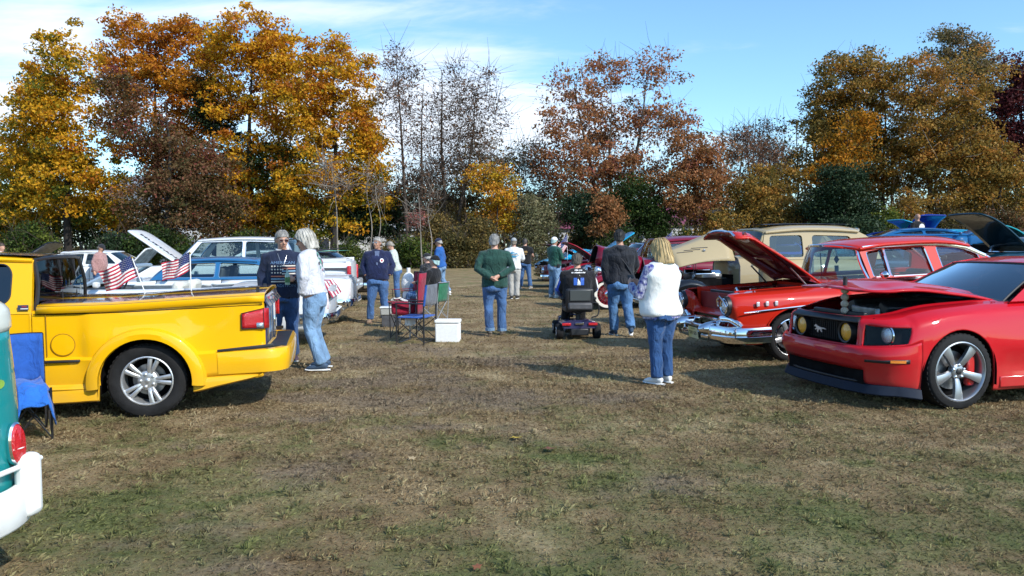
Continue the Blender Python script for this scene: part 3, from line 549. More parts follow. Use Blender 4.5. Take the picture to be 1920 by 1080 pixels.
tree('dark evergreen behind the brown tree at the left', 400, 62, [(420, 250, 30, 70), (400, 360, 60, 70), (450, 400, 50, 50), (385, 200, 24, 60)], 'evergreen', 9000, 150, 0.22, 0.2, bark=BARK_D, spread=0.7, name='evergreen_tree', tone0=0.5, seed=25)
tree('slender pale sapling with a crooked bare trunk beside the orange maple', 636, 50, [(610, 330, 24, 28), (640, 350, 20, 26)], 'grey', 300, 40, 0.15, 0.06, bark=BARK_G, name='sapling', stems=1, topz=0.95, seed=26, twigs=3, spread=0.5)
tree('crooked pale sapling behind the man in the navy jacket', 700, 50, [(690, 340, 14, 26), (706, 360, 14, 24)], 'grey', 160, 26, 0.15, 0.055, bark=BARK_G, name='sapling', stems=2, topz=0.95, seed=27, twigs=3, spread=0.4)
tree('twisting pale sapling behind the seated men', 800, 50, [(775, 400, 14, 20), (812, 380, 16, 26)], 'grey', 160, 26, 0.15, 0.06, bark=BARK_G, name='sapling', stems=2, topz=0.95, seed=28, twigs=2, spread=0.4)
tree('small pink leaved tree low behind the seated men', 790, 56, [(783, 412, 14, 14)], 'pink', 420, 20, 0.17, 0.04, name='sapling', tone0=0.6, seed=29, spread=0.4)
tree('small purple leaved tree in front of the white house', 1062, 60, [(1060, 408, 18, 14)], 'darkred', 700, 24, 0.18, 0.05, name='sapling', tone0=0.9, seed=30, spread=0.45)
tree('rust coloured bush in front of the dark holly', 1140, 54, [(1140, 395, 26, 34), (1130, 425, 20, 18)], 'russet', 3000, 60, 0.2, 0.06, name='bush', tone0=0.3, seed=31, spread=0.5, cat='bush')
SH = 'bushes growing along the edge of the field'
def bush(label, px, Y, rx, top, kind, n=4200, seed=0, tone=0.5, ls=0.18):
    r_ = at(px, top, Y); base = 458 + (CAM_H) / Y * F_PX; cy = (top + base) / 2
    return tree(label, px, Y, [(px - rx * .35, cy + 4, rx * .7, (base - top) / 2), (px + rx * .4, cy + 8, rx * .62, (base - top) / 2.4), (px, (top + cy) / 2, rx * .5, (base - top) / 4)], kind, n, 90, ls, 0.05, name='bush', stems=3, topz=0.8, tone0=tone, seed=seed, twigs=1, spread=0.5, group=SH, cat='bush', depth=0.9)
for i, (l_, px, Y, rx, top, k, n_, tn) in enumerate([
    ('olive brown bush at the right end of the mown gap', 905, 55, 34, 405, 'brush', 4200, 0.6), ('tangled brown bush left of the green pullover man', 858, 54, 34, 425, 'brush', 4200, 0.45),
    ('low green bush behind the seated men', 770, 53, 36, 445, 'green', 3200, 0.65), ('pale sage willow bush at the centre of the field edge', 1012, 56, 42, 360, 'sage', 5200, 0.6),
    ('yellowing bush between the centre and the seated men', 820, 57, 36, 400, 'brush', 3800, 0.8), ('leafy green bush right of the dark cedar', 1660, 54, 40, 380, 'green', 4500, 0.9),
    ('yellow green bush behind the blue open hoods', 1705, 55, 36, 355, 'olive', 4500, 0.5), ('brown bush at the right behind the open hoods', 1790, 55, 50, 385, 'brush', 4500, 0.4),
    ('dark thicket at the right edge behind the turquoise hood', 1890, 54, 50, 380, 'maroon', 4500, 0.4), ('green and russet bush right of the large oak', 1285, 55, 26, 425, 'green', 4200, 0.75),
    ('bush with yellow leaves above the tan sedan roof', 1350, 55, 50, 385, 'olive', 5200, 0.45), ('brown leafy bush above the tan sedan at its rear', 1450, 55, 50, 380, 'olive', 5200, 0.35),
    ('shady bush between the cedar and the brown trees', 1510, 56, 34, 375, 'maroon', 3600, 0.35), ('low dark bush behind the white pickup cab', 560, 55, 50, 435, 'green', 4200, 0.3),
    ('small green bush behind the white pickup bed', 655, 54, 30, 455, 'green', 2600, 0.75), ('dark shrub behind the raised white hood', 300, 53, 60, 425, 'green', 5200, 0.25),
    ('dark shrub behind the pink shirted man', 215, 52, 36, 440, 'evergreen', 4200, 0.5), ('leafy shrub left of the raised black hoods', 60, 54, 44, 415, 'green', 4200, 0.5),
    ('grey brown bush behind the white capped man', 1090, 58, 26, 440, 'brush', 3600, 0.35), ('dark shrub behind the blue raised hood', 1165, 54, 40, 425, 'green', 3600, 0.4), ('low brown bush left of the standing man in navy', 735, 55, 26, 462, 'brush', 2200, 0.5), ('dark bush behind the two talking men', 470, 56, 46, 430, 'green', 3600, 0.25)]):
    bush(l_, px, Y, rx, top, k, n_, 40 + i, tn)
def far_wood():
    g = np.random.default_rng(3); root = tag(empty('far_wood', (0, 0, 0)), 'distant tangle of brown woodland seen between the nearer trees', 'woodland', None, 'stuff')
    mb = MB(); C = []
    for i in range(420):
        x = g.uniform(-62, 75); y = g.uniform(72, 100)
        if -41 < x < -11 and y < 80: y += 14
        h = g.uniform(4, 8.5) if x < 22 else g.uniform(7, 15)
        if -10 < x < -1: h *= 0.75
        mb.tube([(x, y, -0.1), (x + g.normal(0, .4), y, h * .5), (x + g.normal(0, .8), y, h)], [0.16, 0.1, 0.03], 5, False)
        for j in range(6): C.append((x + g.normal(0, 1.3), y + g.normal(0, 1), h * g.uniform(0.15, 1.0)))
    mb.build('trunks', BARK, root); C = np.array(C); make_leaves('foliage', C, 60000, 1.3, 0.42, LEAF['brush'], root, g.normal(0.4, 0.25, len(C)), 0, 9)
if not FAST: far_wood()

# ------------------------------------------------------------ houses behind the trees
SIDING = mat('white_siding', (0.62, 0.64, 0.66), 0.7, noise_amt=0.05, noise_scale=2)
def house(label, x, y, w, d, h, roofh, roofm, wallm=SIDING, rz=0, boards=14, windows=(), ridge='x'):
    r = thing('house', label, 'house', (x, y, 0), rz); MB().box((0, 0, h / 2), (w, d, h)).build('wall', wallm, r, smooth=False)
    bm = MB(); e = 0.4
    if ridge == 'x': V = [(-w/2-e, -d/2-e, h), (w/2+e, -d/2-e, h), (w/2+e, d/2+e, h), (-w/2-e, d/2+e, h), (-w/2-e, 0, h+roofh), (w/2+e, 0, h+roofh)]; Fc = [(0, 1, 5, 4), (2, 3, 4, 5), (0, 4, 3), (1, 2, 5), (0, 3, 2, 1)]
    else: V = [(-w/2-e, -d/2-e, h), (w/2+e, -d/2-e, h), (w/2+e, d/2+e, h), (-w/2-e, d/2+e, h), (0, -d/2-e, h+roofh), (0, d/2+e, h+roofh)]; Fc = [(0, 1, 4), (2, 3, 5), (0, 4, 5, 3), (1, 2, 5, 4), (0, 3, 2, 1)]
    V = [(a, b, c + 0.004) for a, b, c in V]; bm.add(V, Fc).build('roof', roofm, r, smooth=False)
    for i in range(boards):
        z = (i + 0.5) * h / boards; MB().box((0, -d/2 - 0.012, z), (w - 0.02, 0.02, h / boards - 0.03)).build('siding_board', wallm, r, smooth=False)
    for wx, wz, ww, wh in windows:
        f = MB().box((wx, -d/2 - 0.045, wz), (ww + .2, 0.04, wh + .2)).build('window', WHITEPL, r, smooth=False); MB().box((wx, -d/2 - 0.075, wz), (ww, 0.012, wh)).build('pane', mat('dark_window_pane', (0.05, 0.06, 0.08), 0.1, coat=1), f, smooth=False)
    return r
ROOFG = mat('grey_shingle_roof', (0.16, 0.18, 0.20), 0.9, noise_amt=0.2, noise_scale=9)
ROOFR = mat('plum_metal_roof', (0.22, 0.06, 0.10), 0.5, noise_amt=0.1)
house('white sided house behind the left hand maples', -35, 84, 13, 9, 5.6, 3.4, ROOFG, windows=((-4, 4.2, 1.1, 1.4), (-1, 4.2, 1.1, 1.4), (3, 4.2, 1.1, 1.4), (-3, 1.6, 1.1, 1.4), (2, 1.6, 1.1, 1.4)))
house('long low white house behind the maple trunks', -17.5, 82, 16, 8, 3.0, 1.6, mat('pale_roof', (0.5, 0.52, 0.54), 0.8), boards=9, windows=((-5, 1.7, 1.0, 1.1), (-1, 1.7, 1.0, 1.1), (4, 1.7, 1.0, 1.1)))
house('white house with a plum red roof behind the sage bush', 5.9, 86, 7.5, 7, 3.2, 1.9, ROOFR, boards=9, windows=((-1.5, 1.8, 1.0, 1.1), (1.8, 1.8, 1.0, 1.1)))
house('white house with a plum red roof right of the large oak', 17.0, 84, 7.5, 7, 3.5, 2.3, ROOFR, boards=10, windows=((-1.5, 1.8, 1.0, 1.1), (1.8, 1.8, 1.0, 1.1)))
house('small pale blue gabled shed left of the sage bush', 1.2, 80, 3.4, 4, 2.0, 1.6, ROOFG, mat('pale_blue_siding', (0.32, 0.42, 0.45), 0.7), boards=7, windows=((0, 1.1, .7, .7),), ridge='y')
# ------------------------------------------------------------ car building kit
# car frame: x runs from nose to tail, y = -half width is the side seen from the lane, z up
class Shell:
    """body skin lofted through stations (front centre, round the nose, along the side, round to rear centre), mirrored"""
    def __init__(s, st, arches=(), seams=(), ts=4, ks=3, sharpk=()):
        C = np.array(st, float); N, K = C.shape[:2]; s.K = K; s.N = N
        dense = np.linspace(0, N - 1, (N - 1) * 60 + 1); xd = pchip(range(N), C.reshape(N, -1), dense).reshape(-1, K, 3)[:, K // 2, 0]
        iA, iB = s.side = (next(i for i in range(N) if C[i, K // 2, 1] > 0.985 * C[:, K // 2, 1].max() or i > N * .3), None)
        lo = iA * 60
        def t_of(x):
            seg = xd[lo:]; k = int(np.argmin(np.abs(seg - x))); return dense[lo + k]
        t = list(np.linspace(0, N - 1, (N - 1) * ts + 1)); ex = []
        for xc, Rr, zc in arches:
            ex += [t_of(xc + Rr * math.cos(a)) for a in np.linspace(0, PI, 19)]; ex += [t_of(xc - Rr - 0.004), t_of(xc + Rr + 0.004)]
        for q in seams: ex += [t_of(q - .005), t_of(q + .005)]
        t = sorted([q for q in t if abs(q - round(q)) < 1e-6 or min([abs(q - e) for e in ex] or [1]) > 0.02] + ex)
        s.t = np.array([t[0]] + [b for a, b in zip(t, t[1:]) if b - a > 1e-5]); kq = np.linspace(0, K - 1, (K - 1) * ks + 1)
        cols = pchip(range(N), C.reshape(N, -1), s.t).reshape(-1, K, 3); T = len(s.t)
        G = pchip(range(K), cols.transpose(1, 0, 2).reshape(K, -1), kq).reshape(len(kq), T, 3).transpose(1, 0, 2)
        s.kq = kq
        for i in range(T):
            x = G[i, len(kq) // 2, 0]
            for xc, Rr, zc in arches:
                if s.t[i] > lo / 60 - 1e-6 and abs(x - xc) <= Rr + 0.0015:
                    za = zc + math.sqrt(max(0, Rr ** 2 - (x - xc) ** 2)); zz = G[i, :, 2]
                    if zz[0] < za:
                        j = int(np.argmax(zz > za)); f = (za - zz[j - 1]) / (zz[j] - zz[j - 1] + 1e-9); u0 = j - 1 + f; n_ = len(kq) - 1
                        uu = u0 + (n_ - u0) * (np.arange(n_ + 1) / n_); uu = np.where(np.arange(n_ + 1) >= min(n_, u0 + 4), np.arange(n_ + 1), np.minimum(u0 + (min(n_, u0 + 4) - u0) * np.arange(n_ + 1) / min(n_, u0 + 4), n_))
                        G[i] = np.stack([np.interp(uu, np.arange(n_ + 1), G[i, :, c_]) for c_ in range(3)], 1)
        s.G = G; s.arches = arches
    def skin(s, root, classify, mats, **kw):
        """classify(x, y, z, t, k) -> part name or None; a leading * joins both sides"""
        parts = {}; T, M = s.G.shape[:2]
        for side in (-1, 1):
            for i in range(T - 1):
                for j in range(M - 1):
                    q = [s.G[i, j], s.G[i + 1, j], s.G[i + 1, j + 1], s.G[i, j + 1]]; c = sum(q) / 4
                    if max(np.linalg.norm(q[0] - q[2]), np.linalg.norm(q[1] - q[3])) < 1e-4: continue
                    nm = classify(c[0], c[1], c[2], (s.t[i] + s.t[i + 1]) / 2, (s.kq[j] + s.kq[j + 1]) / 2)
                    if not nm: continue
                    key = (nm, 0 if nm[0] == '*' else side); mb = parts.setdefault(key, MB())
                    qq = [(p[0], p[1] * side, p[2]) for p in q]; mb.add(qq if side < 0 else qq[::-1], [(0, 1, 2, 3)])
        out = {}
        for (nm, sd_), mb in parts.items():
            o = mb.build(nm.strip('*'), mats.get(nm, mats['']), root, weld=True, solid=kw.get('solid', 0.018)); out[(nm, sd_)] = o
        return out
    def top(s, t0, t1, crown, nj=12, jmax=1.0, jmin=0.0, shape=2.2):
        """rows from one top edge to the other between params t0 and t1"""
        sel = [i for i in range(len(s.t)) if t0 - 1e-6 <= s.t[i] <= t1 + 1e-6]; js = np.linspace(-1, 1, 2 * nj + 1); P = []
        for i in sel:
            e = s.G[i, -1]; cr = crown(e[0]) if callable(crown) else crown; P.append([(e[0], e[1] * j, e[2] + cr * (1 - abs(j) ** shape)) for j in js])
        return np.array(P), js
    def t_at(s, x, after=0.0):
        k = [i for i in range(len(s.t)) if s.t[i] >= after]; return s.t[min(k, key=lambda i: abs(s.G[i, -1, 0] - x))]
    def well(s, root, w=0.30, m=VOID):
        for xc, Rr, zc in s.arches:
            for sd_ in (-1, 1):
                i = min(range(len(s.t)), key=lambda i: abs(s.G[i, len(s.kq) // 2, 0] - xc) + (9 if s.t[i] < s.side[0] else 0)); y = s.G[i, 0, 1] - 0.005; mb = MB(); P = []
                for a in np.linspace(0, PI, 19): P.append([(xc + (Rr + 0.012) * math.cos(a), sd_ * yy, zc + (Rr + .012) * math.sin(a)) for yy in (y, y - w)])
                P = [[(xc + Rr + .012, sd_ * y, 0.22), (xc + Rr + .012, sd_ * (y - w), 0.22)]] + P + [[(xc - Rr - .012, sd_ * y, 0.22), (xc - Rr - .012, sd_ * (y - w), 0.22)]]
                mb.grid(P); b = len(mb.v); mb.add([p[1] for p in P], [tuple(range(len(P)))]); mb.build('wheel_well', m, root)
    def lip(s, root, k, m, r=0.022, out=0.01):
        xc, Rr, zc = s.arches[k]
        for sd_ in (-1, 1):
            pts = []
            for i in range(len(s.t)):
                g = s.G[i, 0]
                if s.t[i] >= s.side[0] and abs(g[0] - xc) <= Rr + .002: pts.append((g[0], sd_ * (g[1] + out - r * .4), g[2]))
            if len(pts) > 3: MB().tube(pts, r, 6).build('arch_lip', m, root)

def panel_top(name, P, js, m, root, jr=(0, 1), under=VOID, hinge=None, ang=0.0, solid=0.022, dz=None, parts=None):
    """a lid (hood or trunk) cut from the top rows; opened about hinge (x, z) by ang (nose lifts)"""
    keep = [k for k, j in enumerate(js) if jr[0] - 1e-6 <= abs(j) <= jr[1] + 1e-6]; Q = P[:, keep].copy()
    if dz is not None:
        for a in range(Q.shape[0]):
            for b in range(Q.shape[1]): Q[a, b, 2] += dz(*Q[a, b])
    if hinge is not None:
        x0, z0 = hinge; c, s_ = math.cos(ang), math.sin(ang); X, Z = Q[..., 0] - x0, Q[..., 2] - z0; Q[..., 0] = x0 + X * c + Z * s_; Q[..., 2] = z0 - X * s_ + Z * c
    mb = MB().grid(Q); o = mb.build('panel', [m, under], root); o.name = name; md = o.modifiers.new('solid', 'SOLIDIFY'); md.thickness = solid; md.offset = -1; md.material_offset = 1; md.material_offset_rim = 0
    return o, Q

def wheel(parent, x, y, r, w, rim, style, m=ALLOY, side=-1, whitewall=0, caliper=None, spokes=5, rimm=None, lugs=True, tyre=RUBBER, hubm=None):
    """wheel > tyre, rim, hub cap, spokes, lug nuts; outer face towards side*y"""
    wh = empty('wheel', (x, y, r)); wh.parent = parent; sy = side; rimm = rimm or m
    wh.rotation_euler = (0, 0.3 if style == 'S10' else PI if caliper else random.random() * 6.28, 0)
    o = w / 2; q = lambda prof: [(a, b * sy) for a, b in prof]
    MB().lathe(q([(rim * .99, -o * .9), (r * .80, -o), (r * .93, -o * .95), (r * .985, -o * .78), (r, -o * .5), (r, -o * .1), (r * .992, -o * .08), (r * .992, o * .08), (r, o * .1), (r, o * .5), (r * .985, o * .78), (r * .95, o * .93), (r * .93, o * .955), (r * .88, o * .985), (r * .86, o * 1.0), (r * .80, o * 1.0), (rim * 1.04, o * .94), (rim * .99, o * .85)]), n=48).build('tyre', tyre, wh)
    tr = MB()
    for k in range(44):
        a = 2 * PI * k / 44; Mx = Matrix.Rotation(-a, 3, 'Y')
        for yy in (-.40, -.14, .14, .40): tr.box(Mx @ Vector((r - 0.0058, yy * w * .8, 0)), (0.012, w * .17, r * .07), Mx)
    tr.build('tread', tyre, wh)
    if whitewall: MB().lathe(q([(r * .70, o * 1.004), (r * .78, o * 1.03), (r * .88, o * 1.006), (r * .80, o * .99)]), n=48).build('whitewall', mat('whitewall', (0.72, 0.68, 0.60), 0.6), wh)
    MB().lathe(q([(rim * 1.03, o * .96), (rim * .99, o * .99), (rim * .96, o * .93), (rim * .93, o * .70), (rim * .90, -o * .6), (rim * 0.99, -o * .8), (rim * 1.02, o * .80)]), n=48).build('rim', rimm, wh)
    MB().lathe(q([(0.0, -o * .30), (rim * .90, -o * .34)]), n=24).build('brake_dust_shield', VOID, wh)
    MB().lathe(q([(0.05, -o * .05), (rim * .66, -o * .05), (rim * .66, -o * .13)]), n=32).build('brake_disc', STEEL, wh)
    if caliper: MB().box((0.0, 0, 0), (0.09, 0.06, 0.30)).build('brake_caliper', caliper, wh, bevel=0.02).location = (-rim * .60, sy * o * .3, 0.0)
    sp = MB(); n = spokes
    if style == 'wire':
        for k in range(40):
            a = 2 * PI * k / 40; a2 = a + (0.35 if k % 2 else -0.35); sp.tube([(rim * .25 * math.cos(a), sy * o * (.72 if k % 4 < 2 else .3), rim * .25 * math.sin(a)), (rim * .93 * math.cos(a2), sy * o * .55, rim * .93 * math.sin(a2))], 0.006, 4, False)
        sp.build('spoke', m, wh, smooth=True); MB().lathe(q([(rim * .33, o * .3), (rim * .33, o * .74), (rim * .25, o * .86)]), n=20).build('hub', m, wh)
        MB().lathe(q([(rim * .25, o * .86), (rim * .20, o * 1.0), (rim * .1, o * 1.06), (0.001, o * 1.08)]), n=20).build('hub_cap', CHROME, wh)
        return wh
    def spoke(a, w0, w1, d0, d1, th0=.03, th1=.022):
        Mx = Matrix.Rotation(-a, 3, 'Y'); P = []
        for u in np.linspace(0, 1, 7):
            rr = rim * (.16 + .78 * u); ww = w0 + (w1 - w0) * u ** 1.3; d = d0 + (d1 - d0) * u; b = d + 0.012 * math.sin(PI * u)
            P.append([tuple(Mx @ Vector((rr, sy * yy, zz))) for yy, zz in ((d - th0, -ww), (b - .006, -ww), (b, -ww * .55), (b, ww * .55), (b - .006, ww), (d - th0, ww))])
        return P
    for k in range(n):
        a = 2 * PI * k / n + PI / 2; s1 = MB()
        if style == 'S10':
            for da in (-.16, .16): s1.grid(spoke(a + da, .014, .020, o * .62, o * .86), closed=True)
        elif style == 'five': s1.grid(spoke(a, rim * .085, rim * .17, o * .55, o * .84), closed=True)
        elif style == 'torque': s1.grid(spoke(a, rim * .11, rim * .12, o * .30, o * .80), closed=True)
        else: s1.grid(spoke(a, rim * .10, rim * .11, o * .5, o * .8), closed=True)
        s1.build('spoke', m, wh)
    hr = rim * (.40 if style == 'S10' else .24)
    MB().lathe(q([(hr * 1.1, o * .30), (hr, o * .66), (hr * .85, o * .72), (hr * .35, o * .74), (0.001, o * .745)]), n=24).build('hub', hubm or m, wh)
    MB().lathe(q([(rim * .11, o * .70), (rim * .105, o * .80), (rim * .08, o * .84), (0.001, o * .85)]), n=18).build('hub_cap', BLACK if style == 'five' else m, wh)
    if lugs:
        for k in range(5):
            a = 2 * PI * (k + .5) / 5 + PI / 2; l_ = rim * (.27 if style == 'S10' else .22)
            MB().lathe(q([(0.014, o * .6), (0.014, o * .80), (0.009, o * .83), (0.001, o * .835)]), (l_ * math.cos(a), 0, l_ * math.sin(a)), n=8).build('lug_nut', CHROME if style != 'S10' else m, wh)
    return wh

def greenhouse(root, P, body, glassm=GLASS, wsm=None, roofm=None, trim=None, frame_solid=0.045):
    """P: zb belt z, yb belt half width, yr roof half width, A/At windshield base/top (x, z), C/Ct rear base/top, top: roof side curve, wins: [(x,z)...]"""
    zb, yb, yr, A, At, Ct, C = P['zb'], P['yb'], P['yr'], P['A'], P['At'], P['Ct'], P['C']; zr = max(At[1], Ct[1]); roofm = roofm or body
    Y = lambda z: yb + (yr - yb) * (z - zb) / (zr - zb)
    topc = P.get('top') or [At, ((At[0] + Ct[0]) / 2, zr + 0.02), Ct]; tc = [tuple(p) for p in curve(topc, 14)]
    belt = P.get('belt') or []
    outline = [A] + tc + [C] + list(reversed(belt)); frames = []
    for sd_ in (-1, 1):
        mb = MB().poly(outline, P['wins'], lambda x, z: (x, sd_ * Y(z), z)); frames.append(mb.build('side_frame', body, root, solid=frame_solid, off=0, smooth=False))
        for wv in P['wins']:
            MB().poly(wv, (), lambda x, z: (x, sd_ * (Y(z) - 0.008), z)).build('side_window', P.get('sideglass', glassm), root, smooth=False)
            if trim: MB().tube([(x, sd_ * (Y(z) + .022), z) for x, z in wv + wv[:1]], 0.009, 5, False).build('window_trim', trim, root)
    # roof
    bf, br, cr = P.get('bf', .12), P.get('br', .12), P.get('crown', .06); us = np.linspace(0, 1, 15); js = np.linspace(-1, 1, 17); G = []
    tcx = np.array([p[0] for p in tc]); tcz = np.array([p[1] for p in tc]); rw = P.get('rw', 0.0)
    for u in us:
        row = []
        for j in js:
            x = (At[0] - bf * (1 - j * j)) * (1 - u) + (Ct[0] + br * (1 - j * j)) * u; xs_ = At[0] * (1 - u) + Ct[0] * u; z = np.interp(xs_, tcx, tcz); cru = cr * min(1, 0.55 + 2.5 * min(u, 1 - u) * 1.0)
            row.append((x, (yr + 0.012 + rw) * j, z + cru * (1 - abs(j) ** 3.0)))
        G.append(row)
    G = np.array(G); roof = MB().grid(G).build('panel', roofm, root, solid=0.03); roof.name = 'roof'
    for sd_ in (-1, 1): MB().tube([tuple(p + np.array([0, 0, -0.004])) for p in G[:, 0 if sd_ < 0 else -1]], 0.02, 6).build('roof_rail', P.get('railm', roofm), root)
    # windshield and rear window
    for nm, B, T, bb, bt, row in (('windshield', A, At, -P.get('wb', .22), -bf, G[0]), ('rear_window', C, Ct, P.get('rb', .15), br, G[-1])):
        if P.get('no_rear') and nm == 'rear_window': continue
        js2 = np.linspace(-1, 1, 13); Q = []
        ybb = P.get('ywb', yb) if nm == 'windshield' else P.get('yrb', yb)
        for v in np.linspace(0, 1, 7):
            rr = []
            for j in js2:
                tz = np.interp(j, js, row[:, 2]); tx = T[0] + bt * (1 - j * j); bx = B[0] + bb * (1 - j * j)
                rr.append((bx * (1 - v) + tx * v + (0.03 if nm == 'rear_window' else -.03) * math.sin(PI * v), (ybb * (1 - v) + yr * v) * j * 0.985, B[1] * (1 - v) + tz * v))
            Q.append(rr)
        Q = np.array(Q); MB().grid(Q[:, :]).build(nm, (wsm or glassm) if nm == 'windshield' else P.get('rearglass', glassm), root)
        e = list(Q[0]) + list(Q[1:-1, -1]) + list(Q[-1][::-1]) + list(Q[1:-1, 0][::-1]) + [Q[0][0]]
        MB().tube([tuple(p) for p in e], P.get('wt', .018), 6, False).build(nm + '_frame', trim or body, root)
    return G, Y

def interior(root, x0, x1, hw, zf, zb, m=GREYPL, seatx=(), wheel_x=None, seath=.62, dash=True, seatm=None, heads=True, wheel_y=-.38):
    MB().box(((x0 + x1) / 2, 0, zf), (x1 - x0, 2 * hw, 0.04)).build('cabin_floor', VOID, root)
    if dash: MB().box((x0 + .12, 0, zb - .12), (0.34, 2 * hw - .02, 0.24)).build('dashboard', m, root, bevel=.05)
    for sx in seatx:
        for sy in (-.38, .38):
            st = empty('seat', (sx, sy, zf)); st.parent = root; sm = seatm or m
            MB().box((0, 0, .25), (.5, .5, .18)).build('cushion', sm, st, bevel=.06)
            MB().box((.28, 0, .28 + seath / 2), (.16, .48, seath), Matrix.Rotation(R(12), 3, 'Y')).build('backrest', sm, st, bevel=.06)
            if heads: MB().box((.38, 0, .36 + seath), (.10, .26, .17), Matrix.Rotation(R(12), 3, 'Y')).build('headrest', sm, st, bevel=.04)
    if wheel_x is not None:
        mb = MB(); Mx = Matrix.Rotation(R(-62), 3, 'Y'); mb.tube([Vector((wheel_x, wheel_y, zb + .02)) + Mx @ Vector((.19 * math.cos(a), .19 * math.sin(a), 0)) for a in np.linspace(0, 2 * PI, 21)], .014, 6, False)
        mb.tube([(wheel_x, wheel_y, zb + .02), (wheel_x - .3, wheel_y, zb - .16)], .03, 6).build('steering_wheel', BLACK, root)

def engine(root, x0, x1, hw, z0, z1, covm=GREYPL, air=True, liner=VOID, seed=0):
    """engine bay: dark liner open at the top with block, air cleaner, hoses, tanks, battery and radiator"""
    g = random.Random(seed); L = x1 - x0; mb = MB(); mb.box(((x0 + x1) / 2, 0, z0), (L, 2 * hw, .02)); mb.box((x1, 0, (z0 + z1) / 2), (.02, 2 * hw, z1 - z0)); mb.box((x0, 0, (z0 + z1) / 2 - .02), (.02, 2 * hw, z1 - z0 - .04))
    for s_ in (-1, 1): mb.box(((x0 + x1) / 2, s_ * hw, (z0 + z1) / 2 - .03), (L, .02, z1 - z0 - .06))
    mb.build('engine_bay', liner, root)
    MB().box((x0 + L * .55, 0, z0 + .28), (L * .55, .42, .4)).build('engine_block', STEEL, root, bevel=.03)
    for s_ in (-1, 1): MB().box((x0 + L * .55, s_ * .24, z0 + .46), (L * .5, .15, .11), Matrix.Rotation(s_ * R(-25), 3, 'X')).build('valve_cover', covm, root, bevel=.02)
    if air: MB().lathe([(0.001, z1 - .05), (.17, z1 - .05), (.18, z1 - .08), (.18, z1 - .14), (.1, z1 - .16)], (x0 + L * .5, 0, 0), 'Z', 24).build('air_cleaner', CHROME, root)
    MB().box((x0 + .07, 0, z1 - .16), (.05, hw * 1.3, .30)).build('radiator', BLACK, root, bevel=.01)
    MB().box((x1 - L * .22, hw * .72, z1 - .17), (.25, .18, .2)).build('battery', BLACK, root, bevel=.01)
    MB().box((x1 - L * .2, -hw * .72, z1 - .15), (.22, .16, .18)).build('washer_tank', mat('cloudy_plastic', (.35, .35, .32), .5), root, bevel=.02)
    hs = MB()
    for k in range(9):
        a = Vector((x0 + g.uniform(.1, L - .1), g.uniform(-hw, hw) * .8, z1 - .2)); b = Vector((x0 + g.uniform(.1, L - .1), g.uniform(-hw, hw) * .8, z1 - .22)); hs.tube(curve([a, (a + b) / 2 + Vector((0, 0, .13)), b], 8), g.uniform(.008, .02), 6)
    hs.build('hose', RUBBER, root)
    bits = MB()
    for k in range(14): bits.box((x0 + g.uniform(.15, L - .1), g.uniform(-hw, hw) * .85, z1 - g.uniform(.12, .25)), (g.uniform(.04, .14), g.uniform(.03, .1), g.uniform(.03, .1)))
    tag(bits.build('fittings', STEEL, root, bevel=.006), kind='stuff')

def tl(t0, t1): return lambda x: t0 <= x <= t1

